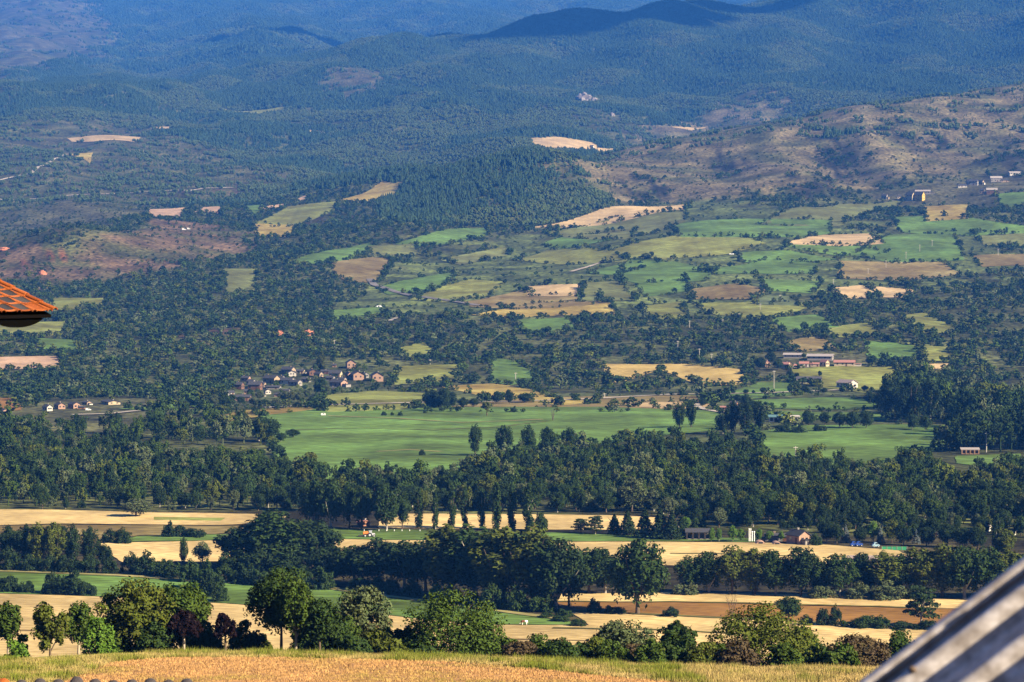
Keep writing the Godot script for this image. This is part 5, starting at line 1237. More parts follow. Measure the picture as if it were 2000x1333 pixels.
func put(places: Array, k: int, p: Vector3, turn: float, w: float, h: float, col: Color, slope := Vector2.ZERO) -> void:
	var c := cos(turn) * w
	var s := sin(turn) * w
	# columns: x axis (c, slope, -s), y axis (0,h,0), z axis (s, slope, c)
	var xs := c * slope.x - s * slope.y
	var zs := s * slope.x + c * slope.y
	places[k].append_array(PackedFloat32Array([c, 0, s, p.x, xs, h, zs, p.y, -s, 0, c, p.z, col.r, col.g, col.b, 1.0]))

func far_tree(rg: RandomNumberGenerator, b: Buf, at: Vector3, w: float, h: float, conifer: bool, col: Color) -> void:
	if conifer:
		var lean := Vector3(rg.randf_range(-0.1, 0.1), 0, rg.randf_range(-0.1, 0.1)) * w
		for tier in 2:
			var y := h * (0.1 + 0.36 * tier)
			var r := w * 0.5 * (1.0 - 0.38 * tier)
			var top := at + Vector3(0, h * (0.68 + 0.32 * tier), 0) + lean
			var a0 := rg.randf() * TAU
			for k in 6:
				var p := at + Vector3(cos(a0 + TAU * k / 6) * r, y, sin(a0 + TAU * k / 6) * r)
				var q := at + Vector3(cos(a0 + TAU * (k + 1) / 6) * r, y, sin(a0 + TAU * (k + 1) / 6) * r)
				b.tri(p, top, q, col * shade(rg, 0.1))
	else:
		for k in 5:
			var o := ball(rg) * Vector3(0.28, 0.22, 0.28)
			var c := at + Vector3(o.x * w, h * (0.52 + o.y), o.z * w)
			lump(b, rg, c, Vector3(w * 0.3, h * 0.28, w * 0.3), col * shade(rg, 0.12))

func lump(b: Buf, rg: RandomNumberGenerator, c: Vector3, r: Vector3, col: Color) -> void:
	var ring := []
	var a0 := rg.randf() * TAU
	for k in 6:
		var a := a0 + TAU * k / 6
		ring.append(c + Vector3(cos(a) * r.x, rg.randf_range(-0.3, 0.2) * r.y, sin(a) * r.z) * 1.0)
	var top := c + Vector3(rg.randf_range(-0.2, 0.2) * r.x, r.y, rg.randf_range(-0.2, 0.2) * r.z)
	var bot := c - Vector3(0, r.y, 0)
	for k in 6:
		b.tri(ring[k], top, ring[(k + 1) % 6], col)
		b.tri(ring[(k + 1) % 6], bot, ring[k], col)

func mid_variants(sp: Array, nc: int, sz: float, n: int) -> Array:
	var out := []
	for k in n:
		var rg := RandomNumberGenerator.new()
		rg.seed = 500 + k + nc
		var b := Buf.new()
		var s: String = sp[k % sp.size()]
		var L: Array = LIB_SPEC[s]
		add_crown(b, rg, s, 1.0, 1.0, L[2] / L[1], 20, nc, sz)
		b.tube([Vector3(0, -0.1, 0), Vector3(0, 0.5, 0)], [0.03, 0.02], 5, Color(1.4, 1.2, 1.6))
		out.append(b.mesh())
	return out

func pick_tone(r: RandomNumberGenerator, pale: float) -> Color:
	var t: Array = TONES[[0, 9, 0, 1, 9, 0, 2][r.randi() % 7]]
	if r.randf() < pale: t = TONES[3]
	var k := r.randf_range(0.8, 1.25)
	return Color(t[0] * k, t[1] * k, t[2] * k)

func make_woods() -> void:
	# riverside belt and valley woods: the nearest trees one by one, the rest as a mass
	var near := []
	var rest := []
	var kinds := ["round", "feather", "round", "bush", "round", "feather"]
	for wd in WOODS:
		var p := poly_of(wd[3])
		var bx := box_of(p)
		var st: float = wd[1]
		var d := bx.position.y
		while d < bx.end.y:
			var x := bx.position.x
			while x < bx.end.x:
				var q := Vector2(x + rng.randf_range(-0.5, 0.5) * st, d + rng.randf_range(-0.5, 0.5) * st)
				x += st * (1.0 if wd[0] != "leftwood" or noise.get_noise_2d(q.x * 1.3, q.y * 0.6) > -0.1 else 2.6)
				if absf(q.x) > 0.205 * q.y or not Geometry2D.is_point_in_polygon(q, p) or in_field(q.x, q.y):
					continue
				var h := rng.randf_range(wd[2][0], wd[2][1]) * (1.0 + 0.7 * noise.get_noise_2d(q.x * 1.2, q.y * 1.2))
				var e := [q.x, q.y, h, h * rng.randf_range(0.62, 0.95), rng.randi() % 6, wd[0]]
				if absf(q.x) < 0.178 * q.y and wd[0] == "belt" and q.y < 1160.0: near.append(e)
				else: rest.append(e)
			d += st
	near.sort_custom(func(a, c): return a[1] < c[1])
	var k := 0
	for e in near:
		if k < 285:
			var tone: int = [0, 9, 0, 9, 2, 0, 9, 1][rng.randi() % 8]
			if rng.randf() < 0.15: tone = 3
			var sp: String = kinds[e[4]]
			var called: String = {"round": "belt_tree", "feather": "belt_poplar", "bush": "belt_shrub"}[sp]
			var what: String = {0: "dark green", 9: "blackish green", 2: "olive green", 1: "fresh green", 3: "silvery grey"}[tone]
			var form: String = {"round": "round crowned tree", "feather": "slender upright tree", "bush": "broad low shrub"}[sp]
			var size := "tall" if e[2] > 12.5 else ("middling" if e[2] > 9.5 else "short")
			var u: float = e[0] / e[1]
			var where := "behind the long pale wheat"
			if u > -0.085: where = "behind the roadside broadleaf row"
			if u > -0.033: where = "behind the columnar poplars"
			if u > 0.02: where = "behind the dark conifers"
			if u > 0.062: where = "behind the black barn and farmhouse"
			if u > 0.108: where = "behind the silvery spruces and garden houses"
			plant(called, "%s %s %s in the belt %s" % [size, what, form, where], "shrub" if sp == "bush" else "tree", "riverside belt trees " + where, e[0], e[1], e[2] * (0.5 if sp == "bush" else 1.0), e[3], sp, tone, k + 31)
		else: rest.append(e)
		k += 1
	var vs := mid_variants(["round", "feather", "round", "bush", "round", "feather"], 1100, 0.042, 6)
	var belt := empties(6)
	var woods := empties(6)
	for e in rest:
		var where: Array = belt if e[5] == "belt" else woods
		put(where, e[4], spot(e[0], e[1]), rng.randf() * TAU, e[3], e[2] * (0.55 if e[4] == 3 else 1.0), pick_tone(rng, 0.16))
	mass("riverside_woodland", "dense dark riverside wood filling the valley behind the front belt trees", "woodland", vs, belt)
	mass("valley_woodland", "scattered dark woods beside the hamlet and the right hand meadows", "woodland", vs, woods)

func make_slopes() -> void:
	var vs := mid_variants(["round", "bush", "feather", "round", "bush", "round"], 170, 0.105, 6)
	var trees := empties(6)
	var hedge := empties(6)
	var d := 1560.0
	while d < 4350.0:
		var st := 6.0 + d * 0.0008
		var x := -0.2 * d
		while x < 0.212 * d:
			var q := Vector2(x + rng.randf_range(-0.6, 0.6) * st, d + rng.randf_range(-0.6, 0.6) * st)
			x += st
			var z := zone_near(q.x, q.y)
			var dens := 0.62
			var small := false
			if z >= 0:
				dens = ZONES[z][1]
				small = ZONES[z][0] in ["dryhill", "eroded", "heath", "meadowland", "village"]
			elif q.y < 1950.0 and absf(q.x) < 400.0 and q.x > -180.0:
				dens = 0.3
			var n := noise.get_noise_2d(q.x * 1.1, q.y * 0.55)
			if z >= 0 and ZONES[z][0] == "meadowland":
				dens = 0.5 if n > 0.24 else 0.02
			elif not small:
				dens *= clampf((1.75 if q.x < -0.05 * q.y else 1.05) + 2.8 * n, 0.03, 1.65)
			if small and z >= 0 and ZONES[z][0] != "meadowland": dens *= clampf(1.0 + 2.6 * n, 0.2, 2.6)
			if rng.randf() > dens or in_field(q.x, q.y):
				continue
			var h := rng.randf_range(3.0, 7.8) if not small else rng.randf_range(1.2, 4.4)
			var k := rng.randi() % 6
			var w := h * rng.randf_range(0.9, 1.4)
			put(trees, k, spot(q.x, q.y) - Vector3(0, 0.2, 0), rng.randf() * TAU, w, h * (0.7 if k in [1, 4] else 1.0), pick_tone(rng, 0.09) * 1.15)
		d += st
	# hedges along the field borders
	for k in FIELDS.size():
		var p: PackedVector2Array = field_polys[k]
		if p[0].y < 1400.0 or p[0].y > 4600.0: continue
		for i in p.size():
			var a := p[i]
			var e := p[(i + 1) % p.size()]
			var len := a.distance_to(e)
			var s := 0.0
			while s < len:
				var q := a.lerp(e, s / len) + Vector2(rng.randf_range(-2, 2), rng.randf_range(-3, 3))
				var n := noise.get_noise_2d(q.x * 1.6 + 90.0, q.y * 1.6)
				if n > -0.12 and rng.randf() < 0.75:
					var h := rng.randf_range(1.6, 4.2) * (1.0 + maxf(n, 0.0) * 2.2)
					put(hedge, rng.randi() % 6, spot(q.x, q.y) - Vector3(0, 0.2, 0), rng.randf() * TAU, h * 1.25, h, pick_tone(rng, 0.08) * 1.1)
				s += rng.randf_range(3.0, 6.5)
	mass("hillside_woodland", "dark broadleaf woods covering the lower slopes between the fields", "woodland", vs, trees)
	mass("field_hedges", "dark bushy hedges lining the terraced fields", "hedge", vs, hedge)

func patch(rg: RandomNumberGenerator, conifer: float, n: int, radius: float, hmin: float, hmax: float) -> ArrayMesh:
	var b := Buf.new()
	for k in n:
		var a := rg.randf() * TAU
		var r := radius * sqrt(rg.randf())
		var h := rg.randf_range(hmin, hmax)
		var con := rg.randf() < conifer
		far_tree(rg, b, Vector3(cos(a) * r, 0, sin(a) * r), h * (0.5 if con else 0.8), h, con, Color.WHITE * shade(rg, 0.2))
	return b.mesh()

func make_mountain_forest() -> void:
	var rg := RandomNumberGenerator.new()
	rg.seed = 77
	var vs := []
	for k in 4: vs.append(patch(rg, 0.85, 9, 9.5, 5.0, 10.5))
	for k in 2: vs.append(patch(rg, 0.1, 7, 9.5, 3.0, 7.5))
	vs.append(patch(rg, 0.1, 1, 0.1, 3.0, 6.0))
	var hill := empties(7)
	var mount := empties(7)
	var far := empties(7)
	var d := 3420.0
	while d < 17500.0:
		var st := 13.5 if d < 9000.0 else 25.0
		var x := -0.2 * d
		while x < 0.205 * d:
			var q := Vector2(x + rng.randf_range(-0.5, 0.5) * st, d + rng.randf_range(-0.5, 0.5) * st)
			x += st
			if d < 4350.0 and (q.x / q.y < -0.045 or q.x / q.y > 0.034 or q.y < 3480.0):
				if d < 4200.0 or q.x > 0.0: continue
			var z := zone_near(q.x, q.y)
			if z >= 0 and ZONES[z][0] in ["meadowland", "village"]: continue
			var dens := 0.93
			if z >= 0: dens = ZONES[z][1]
			var n := noise.get_noise_2d(q.x * 0.5, q.y * 0.25)
			var n2 := noise.get_noise_2d(q.x * 0.12 + 400.0, q.y * 0.08)
			if z < 0 and q.x < 0.0 and q.y > 4300.0 and q.y < 6600.0: dens = clampf(0.75 + 0.9 * n, 0.2, 1.0)
			elif z < 0: dens = clampf(1.12 + 1.1 * n, 0.35, 1.0)
			if rng.randf() > dens or in_field(q.x, q.y): continue
			var k := rng.randi() % 4
			if n2 > 0.12 or (q.y < 6200.0 and q.y > 4400.0 and n2 > -0.12): k = 4 + rng.randi() % 2
			if z >= 0 and ZONES[z][0] in ["heath", "dryhill", "eroded"]: k = 6 if rng.randf() < 0.6 else 5
			var s := rng.randf_range(0.85, 1.2) * (1.0 if d < 9000.0 else 1.7)
			var y := ground(q.x, q.y)
			var slope := Vector2((ground(q.x + 8.0, q.y) - ground(q.x - 8.0, q.y)) / 16.0, -(ground(q.x, q.y + 8.0) - ground(q.x, q.y - 8.0)) / 16.0)
			var t := Color(0.025, 0.044, 0.020) if k < 4 else Color(0.042, 0.061, 0.022)
			t *= rng.randf_range(0.8, 1.25)
			if k == 6:
				for m in 3:
					var g := Vector2(q.x + rng.randf_range(-9, 9), q.y + rng.randf_range(-12, 12))
					put(mount, 6, spot(g.x, g.y) - Vector3(0, 0.3, 0), rng.randf() * TAU, s * rng.randf_range(0.5, 1.1), s * rng.randf_range(0.4, 0.9), t)
			put(hill if d < 4700.0 else (mount if d < 9300.0 else far), k, Vector3(q.x, y - 0.3, -q.y), rng.randf() * TAU, s, s, t, slope)
		d += st
	mass("pine_wood", "dense dark pine wood covering the rounded hill above the terraces", "forest", vs, hill)
	mass("mountain_forest", "vast blue green conifer forest on the big mountain slopes", "forest", vs, mount)
	mass("far_forest", "hazy blue forest on the most distant mountainside", "forest", vs, far)

func make_trees() -> void:
	var k := 0
	for g in TREES:
		for e in g[4]:
			plant(g[0], g[1], g[2], g[3], e[0], e[1], e[2], e[3], e[4], e[5], k)
			k += 1

# ------------------------------------------------------------------ near meadow
func tuft(rg: RandomNumberGenerator, blades: int, h: float, spread: float) -> ArrayMesh:
	var b := Buf.new()
	for k in blades:
		var a := rg.randf() * TAU
		var p := Vector3(cos(a), 0, sin(a)) * spread * rg.randf()
		var hh := h * rg.randf_range(0.55, 1.1)
		var tip := p + Vector3(cos(a) * hh * 0.35 * rg.randf(), hh, sin(a) * hh * 0.35 * rg.randf())
		var side := Vector3(-sin(a), 0, cos(a)).rotated(Vector3.UP, rg.randf() * TAU) * 0.022
		b.tri(p - side, tip, p + side, shade(rg, 0.25))
	return b.mesh()

func make_near_meadow() -> void:
	var p := PackedVector2Array([Vector2(-24.5, 130), Vector2(-26.0, 162), Vector2(-26.2, 178), Vector2(-26.5, 192), Vector2(-24, 201), Vector2(-16, 203), Vector2(-6, 199), Vector2(2, 190), Vector2(10, 180), Vector2(20, 172), Vector2(44, 160), Vector2(44, 130)])
	keep_clear(p)
	var o := sheet("mown_meadow", "mown dry golden brown meadow in the foreground", "meadow", p, 0.03, Color(0.36, 0.205, 0.085), mats["crop"], 3.0)
	var rg := RandomNumberGenerator.new()
	rg.seed = 5
	var tall := []
	for k in 4: tall.append(tuft(rg, 12, 0.62, 0.30))
	var low := []
	for k in 3: low.append(tuft(rg, 9, 0.13, 0.22))
	var fringe := empties(4)
	var stub := empties(3)
	for k in 46000:
		var d := rg.randf_range(158, 240)
		var q := Vector2(rg.randf_range(-0.19, 0.17) * d, d)
		var n := noise.get_noise_2d(q.x * 9.0, q.y * 5.0)
		var n2 := noise.get_noise_2d(q.x * 3.0 + 50.0, q.y * 2.0)
		if Geometry2D.is_point_in_polygon(q, p):
			var t := Color(0.40, 0.235, 0.098).lerp(Color(0.26, 0.20, 0.06), clampf(n2 * 2.2, 0, 1)) * rg.randf_range(0.7, 1.25)
			put(stub, k % 3, spot(q.x, q.y), rg.randf() * TAU, 1.0, rg.randf_range(0.6, 1.4), t)
		else:
			var edge := absf(q.y - 205.0)
			var green := clampf(0.45 + n * 1.5 - (0.5 if q.x > 12.0 else 0.0), 0, 1)
			var t := Color(0.33, 0.245, 0.10).lerp(Color(0.13, 0.15, 0.022), green) * rg.randf_range(0.75, 1.2)
			var s := rg.randf_range(0.4, 0.95) * (0.75 + n)
			if q.x < -27.0 and q.y > 205.0: s *= 0.35
			put(fringe, k % 4, spot(q.x, q.y), rg.randf() * TAU, 1.0, clampf(s, 0.2, 1.5), t)
	mass("tall_grass", "tall yellow green grass fringe along the meadow brow", "grass", tall, fringe)
	mass("dry_stubble", "short golden stubble covering the mown foreground meadow", "grass", low, stub)

# ------------------------------------------------------------------ buildings
func wall_mat(k: String) -> Material:
	match k:
		"red": return rough_wall("w_red", 0.21, 0.12, 0.085, 3.0)
		"pink": return rough_wall("w_pink", 0.46, 0.29, 0.21, 3.0)
		"white": return rough_wall("w_white", 0.66, 0.61, 0.54, 4.0)
		"tan": return rough_wall("w_tan", 0.44, 0.33, 0.23, 3.0)
		"cream": return rough_wall("w_cream", 0.62, 0.50, 0.33, 4.0)
		"stone": return rough_wall("w_stone", 0.36, 0.33, 0.30, 3.0)
		"yellow": return rough_wall("w_yellow", 0.68, 0.46, 0.12, 4.0)
		"brick": return rough_wall("w_brick", 0.40, 0.20, 0.12, 3.0)
		"blue": return rough_wall("w_blue", 0.05, 0.07, 0.13, 4.0)
		"wood": return rough_wall("w_wood", 0.42, 0.24, 0.13, 2.0)
		"black": return rough_wall("w_black", 0.06, 0.05, 0.045, 4.0)
		"whiteplastic": return plain("w_plastic", 0.85, 0.86, 0.88, 0.5, 0.5)
	return rough_wall("w_white", 0.66, 0.61, 0.54, 4.0)

func roof_mat(k: String) -> Material:
	match k:
		"slate": return rough_wall("r_slate", 0.075, 0.075, 0.085, 2.0)
		"darkroof": return rough_wall("r_dark", 0.10, 0.095, 0.10, 2.0)
		"pale": return rough_wall("r_pale", 0.42, 0.37, 0.34, 3.0)
		"palerust": return rough_wall("r_rust", 0.38, 0.30, 0.27, 3.0)
		"pinktile": return rough_wall("r_pink", 0.45, 0.22, 0.18, 2.0)
		"teal": return rough_wall("r_teal", 0.12, 0.24, 0.26, 3.0)
	return wall_mat(k)

func roof_slab(b: Buf, L: float, D: float, hw: float, rise: float, over: float, th: float) -> void:
	for s in [-1.0, 1.0]:
		var run := D * 0.5 + over
		var y1 := hw - rise * over / (D * 0.5)
		var e0 := Vector3(-L * 0.5 - over, y1, s * run)
		var e1 := Vector3(L * 0.5 + over, y1, s * run)
		var r0 := Vector3(-L * 0.5 - over, hw + rise, 0)
		var r1 := Vector3(L * 0.5 + over, hw + rise, 0)
		var up := Vector3(0, th, 0)
		if s > 0:
			b.quad(e0 + up, r0 + up, r1 + up, e1 + up)
			b.quad(e1, r1, r0, e0)
		else:
			b.quad(e1 + up, r1 + up, r0 + up, e0 + up)
			b.quad(e0, r0, r1, e1)
		b.quad(e0, e0 + up, e1 + up, e1)
		b.quad(e1, e1 + up, r1 + up, r1)
		b.quad(r0, r0 + up, e0 + up, e0)

func gable_walls(b: Buf, L: float, D: float, hw: float, rise: float) -> void:
	var y0 := -2.5
	var x := L * 0.5
	var z := D * 0.5
	b.quad(Vector3(-x, y0, z), Vector3(-x, hw, z), Vector3(x, hw, z), Vector3(x, y0, z))
	b.quad(Vector3(x, y0, -z), Vector3(x, hw, -z), Vector3(-x, hw, -z), Vector3(-x, y0, -z))
	for s in [-1.0, 1.0]:
		b.quad(Vector3(x * s, y0, z * s), Vector3(x * s, hw, z * s), Vector3(x * s, hw, -z * s), Vector3(x * s, y0, -z * s))
		b.tri(Vector3(x * s, hw, z * s), Vector3(x * s, hw + rise - 0.02, 0), Vector3(x * s, hw, -z * s))

func opening(parent: Node3D, called: String, at: Vector3, w: float, h: float, along_z: bool, mat: Material) -> MeshInstance3D:
	var b := Buf.new()
	var hx := 0.04 if along_z else w * 0.5
	var hz := w * 0.5 if along_z else 0.04
	b.box(Vector3(-hx, 0, -hz), Vector3(hx, h, hz))
	return part(called, b.mesh(), mat, parent, at)

func make_house(e: Array, seed_: int) -> void:
	# e: kind, x, d, w, h, yaw, wall, roof, label, name, group
	var rg := RandomNumberGenerator.new()
	rg.seed = 9000 + seed_
	var yaw := deg_to_rad(e[5])
	var big: float = e[3]
	var cs := absf(cos(yaw))
	var sn := absf(sin(yaw))
	var ratio := 0.62 if big < 22.0 else 0.4
	if cs > 0.98: ratio = 0.5
	var L := big / (cs + ratio * sn)
	var D := L * ratio
	D = maxf(D, 3.5)
	var hw: float = e[4] * 0.66
	var rise: float = e[4] * 0.34
	var cat: String = "barn" if "barn" in e[9] or "shed" in e[9] else "house"
	var o := thing(e[9], e[8], cat, spot(e[1], e[2]), -yaw, e[10])
	var b := Buf.new()
	gable_walls(b, L, D, hw, rise)
	part("wall", b.mesh(), wall_mat(e[6]), o)
	var r := Buf.new()
	roof_slab(r, L, D, hw, rise, minf(0.7, D * 0.08), 0.22)
	var roof := part("roof", r.mesh(), roof_mat(e[7]), o)
	if cat == "house" and seed_ % 4 != 1:
		var c := Buf.new()
		var cx := L * rg.randf_range(-0.35, 0.35)
		var cz := D * rg.randf_range(-0.2, 0.05)
		c.box(Vector3(cx - 0.28, hw + rise * 0.4, cz - 0.28), Vector3(cx + 0.28, hw + rise + 0.55, cz + 0.28))
		c.box(Vector3(cx - 0.36, hw + rise + 0.55, cz - 0.36), Vector3(cx + 0.36, hw + rise + 0.66, cz + 0.36))
		part("chimney", c.mesh(), wall_mat("stone" if seed_ % 3 else "tan"), roof)
	if cat == "house" and seed_ % 2 == 0 and L > 4.0:
		var x := Buf.new()
		var s := -1.0 if seed_ % 4 == 0 else 1.0
		var xa := s * L * 0.5
		var xb := s * (L * 0.5 + L * 0.32)
		x.box(Vector3(minf(xa, xb), -2.5, -D * 0.42), Vector3(maxf(xa, xb), hw * 0.55, D * 0.30))
		part("annexe", x.mesh(), wall_mat(["tan", "stone", "white"][seed_ % 3]), o)
		var y := Buf.new()
		y.box(Vector3(minf(xa, xb) - 0.25, hw * 0.55, -D * 0.47), Vector3(maxf(xa, xb) + 0.25, hw * 0.55 + 0.25, D * 0.35))
		part("annexe_roof", y.mesh(), roof_mat(e[7]), o)
	var dark := plain("pane", 0.02, 0.025, 0.035, 0.15, 0.5)
	var wood := plain("door", 0.10, 0.045, 0.025)
	var floors := 2 if hw > 4.2 else 1
	var nwin := clampi(int(L / 3.4), 2, 7)
	for f in floors:
		for k in nwin:
			var px := L * ((k + rg.randf_range(0.3, 0.7)) / nwin - 0.5)
			if f == 0 and k == nwin / 2 and cat == "house":
				opening(o, "door", Vector3(px, 0.02, D * 0.5 + 0.02), 1.1, minf(2.1, hw * 0.8), false, wood)
			else:
				opening(o, "window", Vector3(px, hw * (0.25 + 0.5 * f) if floors == 2 else hw * 0.42, D * 0.5 + 0.02), 1.1, minf(1.25, hw * 0.35), false, dark)
		for s in [-1.0, 1.0]:
			for k in 2:
				opening(o, "window", Vector3(s * (L * 0.5 + 0.02), hw * (0.25 + 0.5 * f) if floors == 2 else hw * 0.42, D * (k * 0.44 - 0.22 + rg.randf_range(-0.07, 0.07))), rg.randf_range(0.7, 1.2), minf(rg.randf_range(0.9, 1.5), hw * 0.38), true, dark)

func make_open_barn(e: Array) -> void:
	var L: float = e[3]
	var H: float = e[4]
	var D := L * 0.42
	var o := thing(e[9], e[8], "barn", spot(e[1], e[2]), deg_to_rad(-e[5]), e[10])
	var post_m := wall_mat("white" if e[6] == "white" else e[6])
	var inner := wall_mat("stone" if e[6] != "wood" else "wood")
	var b := Buf.new()
	b.box(Vector3(-L * 0.5, -1.5, -D * 0.5), Vector3(L * 0.5, H * 0.9, -D * 0.5 + 0.3))
	part("back_wall", b.mesh(), inner, o)
	for s in [-1.0, 1.0]:
		var c := Buf.new()
		c.box(Vector3(s * L * 0.5 - 0.15, -1.5, -D * 0.5 + 0.3), Vector3(s * L * 0.5 + 0.15, H * 0.72, D * 0.5))
		part("side_wall", c.mesh(), inner if e[6] != "wood" else post_m, o)
	for k in 5:
		var c := Buf.new()
		var px := L * (k / 4.0 - 0.5) * 0.985
		c.box(Vector3(px - 0.25, -1.0, D * 0.5), Vector3(px + 0.25, H * 0.72, D * 0.5 + 0.45))
		part("post", c.mesh(), post_m, o)
	var r := Buf.new()
	var t := Transform3D(Basis(Vector3.RIGHT, atan2(H * 0.26, D)), Vector3(0, H * 0.86, 0))
	r.box(Vector3(-L * 0.5 - 0.5, 0, -D * 0.56), Vector3(L * 0.5 + 0.5, 0.3, D * 0.58), Color.WHITE, t)
	part("roof", r.mesh(), roof_mat(e[7]), o)
	var f := Buf.new()
	f.box(Vector3(-L * 0.5, -0.5, D * 0.5 + 0.1), Vector3(L * 0.5, H * 0.12, D * 0.5 + 0.35))
	part("low_wall", f.mesh(), post_m if e[6] != "black" else inner, o)

func make_block(e: Array) -> void:
	var L: float = e[3]
	var H: float = e[4]
	var o := thing(e[9], e[8], "shed", spot(e[1], e[2]), 0.0, e[10])
	var b := Buf.new()
	b.box(Vector3(-L * 0.5, -1.5, -4), Vector3(L * 0.5, H * 0.88, 4))
	part("wall", b.mesh(), wall_mat("white"), o)
	var r := Buf.new()
	r.box(Vector3(-L * 0.5 - 0.3, H * 0.88, -4.3), Vector3(L * 0.5 + 0.3, H, 4.3))
	part("roof", r.mesh(), wall_mat("white"), o)
	opening(o, "door", Vector3(-L * 0.28, 0, 4.03), L * 0.2, H * 0.68, false, plain("pane", 0.02, 0.025, 0.035, 0.15, 0.5))

func make_vault(e: Array) -> void:
	var L: float = e[3]
	var H: float = e[4]
	var o := thing(e[9], e[8], "greenhouse" if e[6] == "whiteplastic" else "cellar", spot(e[1], e[2]), 0.0, e[10])
	var b := Buf.new()
	var n := 12
	var dz := 3.0
	for k in n:
		var a0 := PI * k / n
		var a1 := PI * (k + 1) / n
		var p0 := Vector3(-cos(a0) * L * 0.5, sin(a0) * H - 0.4, 0)
		var p1 := Vector3(-cos(a1) * L * 0.5, sin(a1) * H - 0.4, 0)
		var z := Vector3(0, 0, dz)
		b.quad(p0 + z, p0 - z, p1 - z, p1 + z)
		b.tri(Vector3(0, -0.4, 0) + z, p0 + z, p1 + z)
		b.tri(Vector3(0, -0.4, 0) - z, p1 - z, p0 - z)
	part("vault", b.mesh(), wall_mat(e[6]), o)
	opening(o, "door", Vector3(0, 0, dz + 0.03), 1.2, H * 0.6, false, plain("pane", 0.02, 0.025, 0.035, 0.15, 0.5))

func make_buildings() -> void:
	var k := 0
	for e in BUILDINGS:
		match e[0]:
			"house": make_house(e, k)
			"openbarn": make_open_barn(e)
			"block": make_block(e)
			"vault": make_vault(e)
		k += 1
	# small pitched shed whose grey roof peeps over the meadow brow
	var o := thing("garden_shed", "small shed with dark grey roof behind the meadow brow", "shed", spot(-39.6, 256) - Vector3(0, 0.75, 0), 0.15)
	var b := Buf.new()
	gable_walls(b, 3.8, 2.6, 1.9, 0.75)
	part("wall", b.mesh(), wall_mat("tan"), o)
	var r := Buf.new()
	roof_slab(r, 3.8, 2.6, 1.9, 0.75, 0.25, 0.1)
	part("roof", r.mesh(), rough_wall("r_grey", 0.16, 0.17, 0.2, 1.0), o)

func wheel(parent: Node3D, at: Vector3, r: float, w: float) -> void:
	var b := Buf.new()
	for k in 14:
		var a0 := TAU * k / 14
		var a1 := TAU * (k + 1) / 14
		var p0 := Vector3(cos(a0) * r, sin(a0) * r, 0)
		var p1 := Vector3(cos(a1) * r, sin(a1) * r, 0)
		var z := Vector3(0, 0, w * 0.5)
		b.quad(p0 - z, p0 + z, p1 + z, p1 - z)
		b.tri(z, p1 + z, p0 + z)
		b.tri(-z, p0 - z, p1 - z)
	var o := part("wheel", b.mesh(), plain("tyre", 0.015, 0.015, 0.016), parent, at)
	var h := CylinderMesh.new()
	h.top_radius = r * 0.5
	h.bottom_radius = r * 0.5
	h.height = w + 0.04
	h.radial_segments = 12
	var rim := part("rim", h, plain("rim", 0.45, 0.45, 0.45, 0.4), o)
	rim.rotation.x = PI * 0.5

